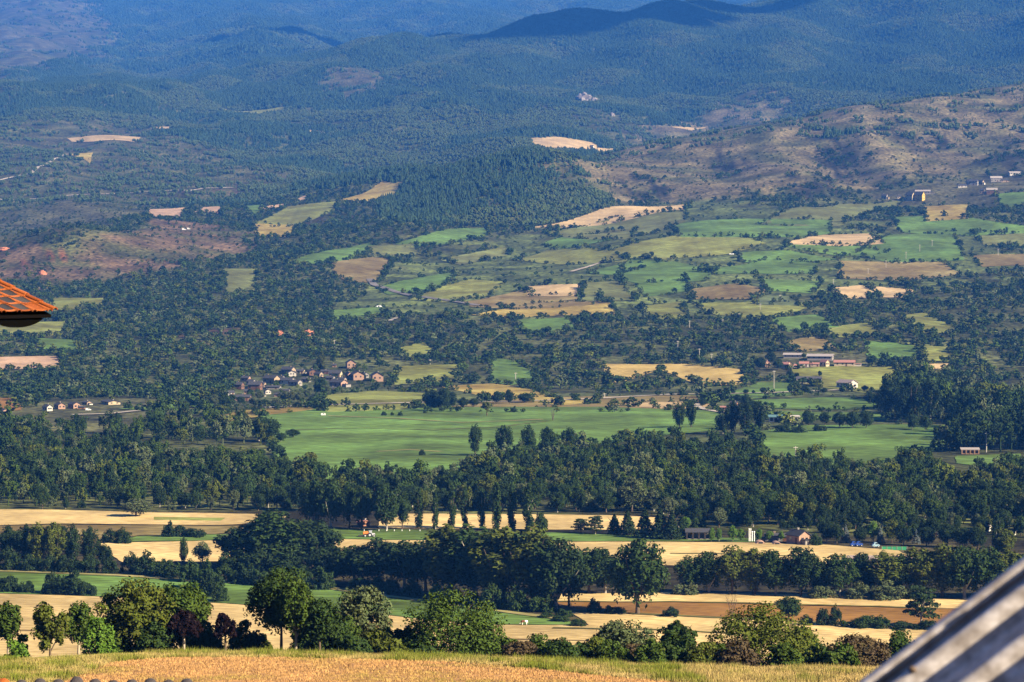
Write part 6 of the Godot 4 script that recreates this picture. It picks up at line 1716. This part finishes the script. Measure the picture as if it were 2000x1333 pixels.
func make_vehicles() -> void:
	for e in VEHICLES:
		# x, d, length, height, colour, label, name
		var L: float = maxf(e[2], 2.2)
		var H: float = e[3]
		var car: bool = "car" in e[6]
		var o := thing(e[6], e[5], "trailer" if "trailer" in e[6] else ("tractor" if "tractor" in e[6] else ("car" if car else "van")), spot(e[0], e[1]) + Vector3(0, 0.1, 0), 0.15)
		var m: Material = plain("car_white", 0.62, 0.62, 0.61, 0.35, 0.5)
		if e[4] == "blue": m = plain("car_blue", 0.02, 0.06, 0.28, 0.35, 0.5)
		if e[4] == "cyan": m = plain("car_cyan", 0.25, 0.38, 0.45, 0.35, 0.5)
		var b := Buf.new()
		var prof := [Vector2(-0.5, 0.18), Vector2(-0.5, 0.55 if car else 0.96), Vector2(-0.36, 0.6 if car else 1.0), Vector2(-0.22, 1.0), Vector2(0.12, 1.0), Vector2(0.28 if car else 0.34, 0.62), Vector2(0.5, 0.52), Vector2(0.5, 0.18)]
		if "trailer" in e[6]: prof = [Vector2(-0.5, 0.25), Vector2(-0.5, 0.92), Vector2(-0.45, 1.0), Vector2(0.42, 1.0), Vector2(0.5, 0.85), Vector2(0.5, 0.25)]
		var wz := minf(1.0, L * 0.25)
		for k in prof.size():
			var p0: Vector2 = prof[k]
			var p1: Vector2 = prof[(k + 1) % prof.size()]
			b.quad(Vector3(p0.x * L, p0.y * H, wz), Vector3(p0.x * L, p0.y * H, -wz), Vector3(p1.x * L, p1.y * H, -wz), Vector3(p1.x * L, p1.y * H, wz))
			for s in [-1.0, 1.0]:
				b.tri(Vector3(0, H * 0.5, wz * s), Vector3(p0.x * L, p0.y * H, wz * s), Vector3(p1.x * L, p1.y * H, wz * s))
		part("body", b.mesh(), m, o)
		opening(o, "window", Vector3(0.06 * L, H * 0.64, wz + 0.01), L * 0.3, H * 0.26, false, plain("pane", 0.02, 0.025, 0.035, 0.15, 0.5))
		for s in [-1.0, 1.0]:
			for z in [-1.0, 1.0]:
				wheel(o, Vector3(s * L * 0.3, H * 0.17, z * wz), H * 0.2, 0.2)
	# orange sprayer tractor on the mown strip
	var t := thing("farm_tractor", "small tractor with orange tank working on the mown green strip", "tractor", Vector3(-43.6, ground(-43.6, 885.0) + 0.06, -885.0), 0.1)
	var b := Buf.new()
	b.box(Vector3(-0.1, 0.55, -0.4), Vector3(1.7, 1.15, 0.4))
	part("bonnet", b.mesh(), plain("tractor_grey", 0.45, 0.45, 0.48, 0.5), t)
	var c := Buf.new()
	c.box(Vector3(-0.1, 1.15, -0.55), Vector3(0.75, 1.9, 0.55))
	c.box(Vector3(-0.2, 1.9, -0.62), Vector3(0.85, 2.0, 0.62))
	part("cab", c.mesh(), plain("tractor_cab", 0.35, 0.38, 0.42, 0.3), t)
	var k := Buf.new()
	k.tube([Vector3(-1.9, 1.1, 0), Vector3(-1.85, 1.1, 0), Vector3(-0.3, 1.25, 0), Vector3(-0.25, 1.25, 0)], [0.1, 0.55, 0.62, 0.1], 12)
	part("tank", k.mesh(), plain("tractor_orange", 0.55, 0.16, 0.03, 0.5), t)
	var f := Buf.new()
	f.box(Vector3(-3.4, 0.35, -0.8), Vector3(-1.4, 0.55, 0.8))
	part("implement", f.mesh(), plain("tractor_dark", 0.05, 0.04, 0.04), t)
	for z in [-0.75, 0.75]:
		wheel(t, Vector3(0.1, 0.7, z), 0.7, 0.4)
		wheel(t, Vector3(1.4, 0.42, z), 0.42, 0.3)
		wheel(t, Vector3(-1.3, 0.5, z), 0.5, 0.3)

func make_poles() -> void:
	for e in POLES:
		var o := thing("utility_pole", "slender wooden utility pole carrying the line across the fields", "pole", spot(e[0], e[1]), 0.3, "utility poles across the slopes")
		var h: float = e[2]
		var b := Buf.new()
		b.tube([Vector3(0, -0.5, 0), Vector3(0, h, 0)], [0.24, 0.17], 8)
		part("post", b.mesh(), plain("polewood", 0.36, 0.33, 0.30), o)
		var c := Buf.new()
		c.box(Vector3(-1.1, h - 0.7, 0.18), Vector3(1.1, h - 0.5, 0.32))
		part("crossarm", c.mesh(), plain("polewood", 0.36, 0.33, 0.30), o)
	for e in [[71.3,870.7,3.7],[71.8,870.7,3.7],[72.3,870.7,2.9],[72.9,870.7,2.9]]:
		var o := thing("white_pole", "slender white pole in the group of four beside the stone cellars", "pole", spot(e[0], e[1]), 0.0, "four white poles at the farm")
		var b := Buf.new()
		b.tube([Vector3(0, -0.2, 0), Vector3(0, e[2], 0)], [0.13, 0.11], 8)
		part("shaft", b.mesh(), plain("polewhite", 0.85, 0.85, 0.82, 0.5), o)
		var k := SphereMesh.new()
		k.radius = 0.2
		k.height = 0.4
		part("finial", k, plain("polewhite", 0.85, 0.85, 0.82, 0.5), o, Vector3(0, e[2] + 0.12, 0))
	for e in [[-46.1,903.1],[-41.5,903.1],[-39.1,903.1],[-36.7,903.1],[-34.3,903.1],[-31.9,903.1],[-28.7,903.1],[-39.8,875.4]]:
		var o := thing("marker_post", "short white marker post along the mown strip edge", "post", spot(e[0], e[1]), 0.0, "white marker posts by the mown strip")
		var b := Buf.new()
		b.box(Vector3(-0.09, -0.1, -0.09), Vector3(0.09, 0.7, 0.09))
		part("stake", b.mesh(), plain("polewhite", 0.85, 0.85, 0.82, 0.5), o)
		var c := Buf.new()
		c.box(Vector3(-0.12, 0.7, -0.12), Vector3(0.12, 0.78, 0.12))
		part("cap", c.mesh(), plain("pane", 0.02, 0.025, 0.035, 0.15, 0.5), o)
	# green netting fence at the farm yard
	var g: Array = [108.2,846.4,7.3]
	var o := thing("netting_fence", "green netting fence at the edge of the farm wheat", "fence", spot(g[0], g[1]))
	for k in 5:
		var b := Buf.new()
		b.box(Vector3(k * g[2] / 5.0, 0, -0.03), Vector3((k + 1) * g[2] / 5.0 - 0.08, 1.0, 0.03))
		part("net_panel", b.mesh(), plain("netgreen", 0.03, 0.22, 0.10, 0.7), o)
	for k in 6:
		var b := Buf.new()
		b.box(Vector3(k * g[2] / 5.0 - 0.06, -0.2, 0.031), Vector3(k * g[2] / 5.0 + 0.02, 1.1, 0.11))
		part("post", b.mesh(), plain("polewood", 0.36, 0.33, 0.30), o)

func make_rocks() -> void:
	var seed_ := 0
	for e in ROCKS:
		var w: float = e[2]
		var h: float = e[3]
		var b := Buf.new()
		var f := FastNoiseLite.new()
		f.seed = 300 + seed_
		f.frequency = 1.1
		var n := 14
		var m := 8
		var pts := []
		for i in m + 1:
			for j in n:
				var th := PI * 0.62 * i / m
				var ph := TAU * j / n
				var o := Vector3(sin(th) * cos(ph), cos(th), sin(th) * sin(ph))
				var k := 1.0 + 0.55 * f.get_noise_3dv(o * 2.0)
				pts.append(Vector3(o.x * w * 0.5, o.y * h, o.z * w * 0.4) * k)
		for i in m:
			for j in n:
				var j1 := (j + 1) % n
				b.quad(pts[i * n + j], pts[i * n + j1], pts[(i + 1) * n + j1], pts[(i + 1) * n + j])
		var o2 := solo(e[6], b.mesh(), rough_wall("rock_" + e[4], 0.30, 0.26, 0.24, 9.0) if e[4] == "pale" else rough_wall("rock_red", 0.55, 0.22, 0.12, 6.0), spot(e[0], e[1]))
		tag(o2, e[5], "rock" if e[4] == "pale" else "cliff")
		seed_ += 1

# small animal as one continuous surface from blended capsules
func blob_mesh(bones: Array, cell: float, lo: Vector3, hi: Vector3) -> ArrayMesh:
	var nx := int((hi.x - lo.x) / cell) + 1
	var ny := int((hi.y - lo.y) / cell) + 1
	var nz := int((hi.z - lo.z) / cell) + 1
	var fld := PackedFloat32Array()
	fld.resize(nx * ny * nz)
	for i in nx:
		for j in ny:
			for k in nz:
				var p := lo + Vector3(i, j, k) * cell
				var acc := 0.0
				for bo in bones:
					var a: Vector3 = bo[0]
					var e: Vector3 = bo[1]
					var t := clampf((p - a).dot(e - a) / (e - a).length_squared(), 0, 1)
					var dd := p.distance_to(a.lerp(e, t)) - lerpf(bo[2], bo[3], t)
					acc += exp(-dd * 28.0)
				fld[(i * ny + j) * nz + k] = -log(maxf(acc, 1e-9)) / 28.0
	var b := Buf.new()
	var ids := {}
	for i in nx - 1:
		for j in ny - 1:
			for k in nz - 1:
				var s := Vector3.ZERO
				var cnt := 0
				for e in [[0, 0, 0, 1, 0, 0], [0, 0, 0, 0, 1, 0], [0, 0, 0, 0, 0, 1], [1, 0, 0, 1, 1, 0], [1, 0, 0, 1, 0, 1], [0, 1, 0, 1, 1, 0], [0, 1, 0, 0, 1, 1], [0, 0, 1, 1, 0, 1], [0, 0, 1, 0, 1, 1], [1, 1, 0, 1, 1, 1], [1, 0, 1, 1, 1, 1], [0, 1, 1, 1, 1, 1]]:
					var f0 := fld[((i + e[0]) * ny + j + e[1]) * nz + k + e[2]]
					var f1 := fld[((i + e[3]) * ny + j + e[4]) * nz + k + e[5]]
					if (f0 < 0) != (f1 < 0):
						s += Vector3(e[0], e[1], e[2]).lerp(Vector3(e[3], e[4], e[5]), f0 / (f0 - f1))
						cnt += 1
				if cnt:
					ids[Vector3i(i, j, k)] = b.v.size()
					var q := lo + (Vector3(i, j, k) + s / cnt) * cell
					b.v.append(q)
					b.n.append(Vector3.ZERO)
					b.c.append(Color(0.85, 0.82, 0.76) if q.x > 0.1 or q.y < 0.5 else Color(0.16, 0.07, 0.04))
	for i in range(1, nx - 1):
		for j in range(1, ny - 1):
			for k in range(1, nz - 1):
				var f0 := fld[(i * ny + j) * nz + k]
				for ax in 3:
					var st := Vector3i(1 if ax == 0 else 0, 1 if ax == 1 else 0, 1 if ax == 2 else 0)
					var f1 := fld[((i + st.x) * ny + j + st.y) * nz + k + st.z]
					if (f0 < 0) == (f1 < 0): continue
					var u := Vector3i(st.y, st.z, st.x)
					var w := Vector3i(st.z, st.x, st.y)
					var o := Vector3i(i, j, k)
					var q := [ids.get(o), ids.get(o - u), ids.get(o - u - w), ids.get(o - w)]
					if null in q: continue
					if f0 < 0: q.reverse()
					for t in [[0, 1, 2], [0, 2, 3]]:
						for s in t: b.ix.append(q[s])
	for t in range(0, b.ix.size(), 3):
		var nn := (b.v[b.ix[t + 2]] - b.v[b.ix[t]]).cross(b.v[b.ix[t + 1]] - b.v[b.ix[t]])
		for s in 3: b.n[b.ix[t + s]] += nn
	for t in b.n.size(): b.n[t] = b.n[t].normalized()
	return b.mesh()

func make_animals() -> void:
	# a small brown and white calf grazing where the meadow strip meets the wheat
	var bones := []
	bones.append([Vector3(-0.42, 0.78, 0), Vector3(0.42, 0.80, 0), 0.21, 0.22])
	bones.append([Vector3(-0.45, 0.84, 0), Vector3(-0.78, 0.55, 0), 0.15, 0.10])
	bones.append([Vector3(-0.78, 0.52, 0), Vector3(-0.98, 0.30, 0), 0.11, 0.07])
	bones.append([Vector3(-0.74, 0.62, 0.08), Vector3(-0.72, 0.62, 0.20), 0.04, 0.03])
	bones.append([Vector3(-0.74, 0.62, -0.08), Vector3(-0.72, 0.62, -0.20), 0.04, 0.03])
	for s in [-1.0, 1.0]:
		bones.append([Vector3(-0.40, 0.70, 0.13 * s), Vector3(-0.42, 0.36, 0.13 * s), 0.10, 0.055])
		bones.append([Vector3(-0.42, 0.36, 0.13 * s), Vector3(-0.41, 0.03, 0.13 * s), 0.055, 0.045])
		bones.append([Vector3(0.42, 0.74, 0.13 * s), Vector3(0.36, 0.50, 0.14 * s), 0.15, 0.08])
		bones.append([Vector3(0.36, 0.50, 0.14 * s), Vector3(0.46, 0.32, 0.14 * s), 0.075, 0.05])
		bones.append([Vector3(0.46, 0.32, 0.14 * s), Vector3(0.44, 0.03, 0.14 * s), 0.05, 0.045])
	bones.append([Vector3(0.62, 0.86, 0), Vector3(0.70, 0.40, 0), 0.04, 0.03])
	var m := blob_mesh(bones, 0.045, Vector3(-1.15, -0.08, -0.42), Vector3(0.85, 1.12, 0.42))
	var o := solo("calf", m, copies_mat(), spot(2.9, 673.1) + Vector3(0, 0.08, 0))
	o.scale = Vector3.ONE * 1.15
	tag(o, "brown and white calf grazing where the green strip meets the wheat", "calf")

# ------------------------------------------------------------------ the two roofs beside the viewpoint
func half_tile(b: Buf, a: Vector3, e: Vector3, up: Vector3, r0: float, r1: float, th: float, arch: float) -> void:
	var dirn := (e - a).normalized()
	var side := dirn.cross(up).normalized()
	var n := 8
	for k in n:
		var t0 := PI * k / n
		var t1 := PI * (k + 1) / n
		var o0 := side * cos(t0) + up * sin(t0) * arch
		var o1 := side * cos(t1) + up * sin(t1) * arch
		b.quad(a + o0 * r0, a + o1 * r0, e + o1 * r1, e + o0 * r1)
		b.quad(e + o0 * (r1 - th), e + o0 * r1, e + o1 * r1, e + o1 * (r1 - th))
		b.quad(a + o1 * (r0 - th), a + o0 * (r0 - th), e + o0 * (r1 - th), e + o1 * (r1 - th))

func make_tiled_roof() -> void:
	var tip := Vector3(-7.118, 85.127, -45.0)
	var o := thing("tiled_roof_house", "house corner with orange and dark tiled roof and black scalloped eave", "house", tip)
	var fall := Vector3(0.68, -0.29, 0.60).normalized()
	var across := Vector3(-0.60, 0.0, 0.68).normalized()   # along the eave, towards the viewer
	across = (across - fall * across.dot(fall)).normalized()
	var up := across.cross(fall).normalized()
	if up.y < 0: up = -up
	var sl := Buf.new()
	var c0 := fall * -0.03 - up * 0.05
	var p0 := c0
	var p1 := c0 + across * 6.0
	var p2 := p1 - fall * 5.0
	var p3 := p0 - fall * 5.0
	var th := up * -0.05
	sl.quad(p0, p1, p2, p3); sl.quad(p3, p2, p1, p0)
	sl.quad(p0 + th, p3 + th, p2 + th, p1 + th)
	sl.quad(p0, p0 + th, p1 + th, p1); sl.quad(p3, p3 + th, p0 + th, p0)
	part("roof_deck", sl.mesh(), plain("deck", 0.004, 0.003, 0.003, 0.95, 0.1), o)
	var orange := []
	for k in 3: orange.append(rough_wall("tile_orange%d" % k, [0.40, 0.30, 0.46][k], [0.105, 0.075, 0.13][k], [0.025, 0.02, 0.04][k], 0.35))
	var grey := []
	for k in 2: grey.append(rough_wall("tile_grey%d" % k, [0.045, 0.07][k], [0.042, 0.06][k], [0.05, 0.065][k], 0.3))
	var pitch := 0.30
	for col in 12:
		for row in 8:
			var a := across * (0.10 + col * pitch) - fall * (row * 0.34 + 0.36)
			var lift := up * 0.012
			var b := Buf.new()
			half_tile(b, a + lift, a + fall * 0.40 + lift * 2.5, up, 0.04, 0.05, 0.012, 0.8)
			part("cover_tile", b.mesh(), orange[(col * 5 + row * 3) % 3], o)
			if row < 7:
				var g := Buf.new()
				var q := across * (0.10 + (col + 0.5) * pitch) - fall * (row * 0.34 + 0.33) + up * 0.05
				half_tile(g, q, q + fall * 0.335, -up, 0.128, 0.12, 0.012, 0.22)
				part("channel_tile", g.mesh(), grey[(col + row) % 2] if (col * 7 + row * 5) % 9 else orange[1], o)
				var lip := Buf.new()
				half_tile(lip, q + fall * 0.285 + up * 0.006, q + fall * 0.345 + up * 0.006, -up, 0.126, 0.122, 0.02, 0.22)
				part("tile_lip", lip.mesh(), orange[(col + row) % 3], o)
	# verge: orange edge tiles down the slope
	for row in 12:
		var b := Buf.new()
		var a := across * 0.02 - fall * (row * 0.36 + 0.36) + up * 0.045
		half_tile(b, a, a + fall * 0.42 + up * 0.012, up, 0.045, 0.055, 0.012, 0.8)
		part("verge_tile", b.mesh(), orange[row % 3], o)
	# scalloped black eave board below
	for k in 5:
		var b := Buf.new()
		var n := 12
		var w := 0.95
		var start := 0.12 + k * w
		for s in n:
			var t0 := float(s) / n
			var t1 := float(s + 1) / n
			var h0 := 0.04 + 0.12 * pow(sin(PI * t0), 0.75)
			var h1 := 0.04 + 0.12 * pow(sin(PI * t1), 0.75)
			var q0 := across * (start + t0 * w) + c0 + th - fall * 0.05
			var q1 := across * (start + t1 * w) + c0 + th - fall * 0.05
			var inn := Vector3(-fall.x, 0, -fall.z) * 0.08
			b.quad(q0, q1, q1 - Vector3(0, h1, 0), q0 - Vector3(0, h0, 0))
			b.quad(q1 + inn, q0 + inn, q0 + inn - Vector3(0, h0, 0), q1 + inn - Vector3(0, h1, 0))
			b.quad(q0 - Vector3(0, h0, 0), q1 - Vector3(0, h1, 0), q1 + inn - Vector3(0, h1, 0), q0 + inn - Vector3(0, h0, 0))
		part("eave_scallop", b.mesh(), plain("eaveblack", 0.002, 0.002, 0.002, 1.0, 0.05), o)
	var wl := Buf.new()
	var base := ground(tip.x, 45.0) - tip.y - 1.0
	wl.box(Vector3(-7.0, base, -3.0), Vector3(-1.95, -0.75, 1.2))
	part("wall", wl.mesh(), wall_mat("tan"), o)
	# lower roof whose grey tile ends just reach into the bottom of the view
	var low := Vector3(-5.257, 81.578, -30.0)
	var r := thing("lower_tiled_roof", "row of grey rounded tile ends at the bottom left corner", "roof", low)
	for k in 12:
		var b := Buf.new()
		var h := [0.0, 0.012, -0.004, 0.01, 0.004, 0.03, 0.006, -0.008][k % 8] as float
		var a := Vector3(-0.25 + k * 0.192, -0.062 + h, -0.2)
		half_tile(b, a, a + Vector3(0, -0.10, 0.45), Vector3.UP, 0.07, 0.082, 0.015, 0.9)
		part("ridge_tile", b.mesh(), grey[1] if k != 1 else orange[0], r)
	var s2 := Buf.new()
	s2.box(Vector3(-2.0, -0.25, -0.3), Vector3(2.4, -0.06, 0.0))
	s2.box(Vector3(-2.0, ground(low.x, 30.0) - low.y - 0.5, -0.25), Vector3(2.4, -0.25, 3.5))
	part("wall", s2.mesh(), wall_mat("tan"), r)

func make_corrugated_roof() -> void:
	var org := Vector3(1.000, 84.821, -8.0)
	var o := thing("corrugated_roof_shed", "blurred corrugated pale grey shed roof slanting across the lower right corner", "shed", org)
	var run := Vector3(0.755, 0.625, 0.20).normalized()
	var across := Vector3(0.62, -0.30, 0.72)
	across = (across - run * across.dot(run)).normalized()
	var up := across.cross(run).normalized()
	if up.y < 0: up = -up
	var pitch := 0.128
	var m := StandardMaterial3D.new()
	m.albedo_color = lin(0.84, 0.78, 0.745)
	m.albedo_texture = grain(61, 0.02, 0.5, 1.08, 0.03)
	m.uv1_triplanar = true
	m.uv1_scale = Vector3.ONE * 1.3
	m.roughness = 0.55
	m.metallic_specular = 0.4
	for sh in 5:
		var b := Buf.new()
		var waves := 5
		var seg := 16
		var n := waves * seg
		for k in n + 1:
			var t := float(k) / seg
			var s := sin(TAU * t - PI * 0.5)
			var off := across * (t + sh * waves) * pitch + up * (0.024 * s + 0.007 * cos(TAU * 2.0 * t) + 0.004 * sh)
			var slope := 0.024 * TAU / pitch * cos(TAU * t - PI * 0.5)
			var nn := (up - across * slope).normalized()
			for e in [-2.4, 2.6]:
				b.v.append(off + run * e)
				b.n.append(nn)
				b.c.append(Color.WHITE)
		for k in n:
			var a := k * 2
			b.ix.append_array(PackedInt32Array([a, a + 1, a + 2, a + 2, a + 1, a + 3]))
		part("roof_sheet", b.mesh(), m, o)
	for k in 4:
		for f in 7:
			var fx := SphereMesh.new()
			fx.radius = 0.013
			fx.height = 0.02
			fx.radial_segments = 8
			fx.rings = 4
			part("fixing", fx, plain("bolt", 0.10, 0.07, 0.05), o, across * (k * 2 + 0.5) * pitch + up * 0.026 + run * (f * 0.42 - 0.3))
	# rounded verge capping along the far edge
	var v := Buf.new()
	v.tube([run * -2.4 - across * 0.008, run * 2.6 - across * 0.008], [0.018, 0.018], 14)
	part("verge_capping", v.mesh(), m, o)
	var w := Buf.new()
	var base := ground(org.x, 8.0) - org.y - 0.5
	var q := [run * -1.6 + across * 0.35, run * 2.2 + across * 0.35, run * 2.2 + across * 2.6, run * -1.6 + across * 2.6]
	for k in 4:
		var a: Vector3 = q[k] - up * 0.12
		var e: Vector3 = q[(k + 1) % 4] - up * 0.12
		w.quad(Vector3(a.x, base, a.z), a, e, Vector3(e.x, base, e.z))
		w.quad(Vector3(e.x, base, e.z), e, a, Vector3(a.x, base, a.z))
	part("wall", w.mesh(), wall_mat("tan"), o)

# clouds out of view that lay their shade on the far mountain
func make_clouds() -> void:
	var k := 0
	for e in [[-691,10338,330,260],[427,8371,430,330]]:
		var rg := RandomNumberGenerator.new()
		rg.seed = 900 + k
		var b := Buf.new()
		for i in 26:
			var a := rg.randf() * TAU
			var q := sqrt(rg.randf())
			var c := Vector3(cos(a) * e[2] * q, rg.randf_range(0, 40), sin(a) * e[3] * q)
			var r := rg.randf_range(0.22, 0.42) * minf(e[2], e[3])
			var st := SphereMesh.new()
			st.radius = r
			st.height = r * 1.4
			st.radial_segments = 14
			st.rings = 8
			var arr := st.get_mesh_arrays()
			var n0 := b.v.size()
			for p in arr[Mesh.ARRAY_VERTEX]:
				b.v.append(p + c); b.c.append(Color.WHITE)
			for p in arr[Mesh.ARRAY_NORMAL]: b.n.append(p)
			for p in arr[Mesh.ARRAY_INDEX]: b.ix.append(p + n0)
		var hgt := 2300.0
		var foot := spot(e[0], e[1])
		var o := solo("cloud", b.mesh(), plain("cloudwhite", 0.85, 0.85, 0.87, 1.0, 0.0), foot + SUN_DIR * hgt)
		tag(o, "fair weather cloud drifting high above the valley, %s of two" % ["broader", "narrower"][k % 2], "cloud")
		k += 1

func _ready() -> void:
	# camera, sky, sun, exposure
	var cam := Camera3D.new()
	cam.name = "camera"
	cam.position = Vector3(0, 86, 0)
	cam.rotation.x = -0.029350
	var at := CameraAttributesPhysical.new()
	at.frustum_focal_length = 102.109
	at.frustum_focus_distance = 1200.0
	at.frustum_near = 0.5
	at.frustum_far = 40000.0
	at.exposure_aperture = 8.0
	cam.attributes = at
	cam.fov = 13.4055
	cam.near = 0.5
	cam.far = 40000.0
	add_child(cam)
	cam.make_current()
	var env := Environment.new()
	env.background_mode = Environment.BG_SKY
	var sky := Sky.new()
	var sm := ProceduralSkyMaterial.new()
	sm.sky_top_color = Color(0.20, 0.40, 0.78)
	sm.sky_horizon_color = Color(0.62, 0.74, 0.88)
	sm.sky_curve = 0.15
	sm.sky_energy_multiplier = 0.42
	sm.ground_bottom_color = Color(0.25, 0.24, 0.2)
	sm.ground_horizon_color = Color(0.5, 0.55, 0.6)
	sm.sun_angle_max = 3.0
	sky.sky_material = sm
	env.sky = sky
	env.tonemap_mode = Environment.TONE_MAPPER_LINEAR
	env.tonemap_exposure = 4.2
	env.fog_enabled = true
	env.fog_density = 0.000057
	env.fog_light_color = Color(0.25, 0.55, 1.0)
	env.sdfgi_enabled = true
	env.ssao_enabled = true
	env.ssil_enabled = true
	var we := WorldEnvironment.new()
	we.name = "environment"
	we.environment = env
	add_child(we)
	var sun := DirectionalLight3D.new()
	sun.name = "sun"
	sun.light_energy = 1.6
	sun.light_color = Color(1.0, 0.93, 0.80)
	sun.light_angular_distance = 0.5
	sun.shadow_enabled = true
	add_child(sun)
	sun.look_at_from_position(SUN_DIR * 100.0, Vector3.ZERO)

	rng.seed = 20240
	noise.seed = 11
	noise.frequency = 0.02
	noise.fractal_octaves = 4
	tex_wall = grain(3, 0.02, 0.62, 1.0)
	mats["earth"] = ground_mat(grain(4, 0.02, 0.30, 1.1), 70.0, grain(5, 0.012, 0.45, 1.1), 430.0)
	mats["crop"] = ground_mat(grain(6, 0.03, 0.68, 1.05, 0.03), 22.0, grain(7, 0.01, 0.74, 1.05), 260.0)
	mats["crop"].uv1_scale = Vector3(1.0 / 90.0, 1.0 / 20.0, 1.0 / 26.0)
	mats["grassy"] = ground_mat(grain(8, 0.022, 0.55, 1.08, 0.02), 34.0, grain(9, 0.009, 0.62, 1.08, 0.06), 330.0)
	mats["grassy"].uv1_scale = Vector3(1.0 / 120.0, 1.0 / 30.0, 1.0 / 40.0)
	for z in ZONES:
		zone_polys.append(poly_of(z[3]))
		zone_boxes.append(box_of(zone_polys[-1]))
	mats["bark"] = plain("bark", 0.09, 0.065, 0.045)
	mats["palebark"] = plain("palebark", 0.30, 0.25, 0.18)
	mats["greybark"] = plain("greybark", 0.30, 0.27, 0.23)
	make_terrain()
	make_fields()
	make_mountain_forest()
	make_slopes()
	make_woods()
	make_buildings()
	make_rocks()
	make_trees()
	make_near_meadow()
	make_vehicles()
	make_poles()
	make_animals()
	make_tiled_roof()
	make_corrugated_roof()
	make_clouds()
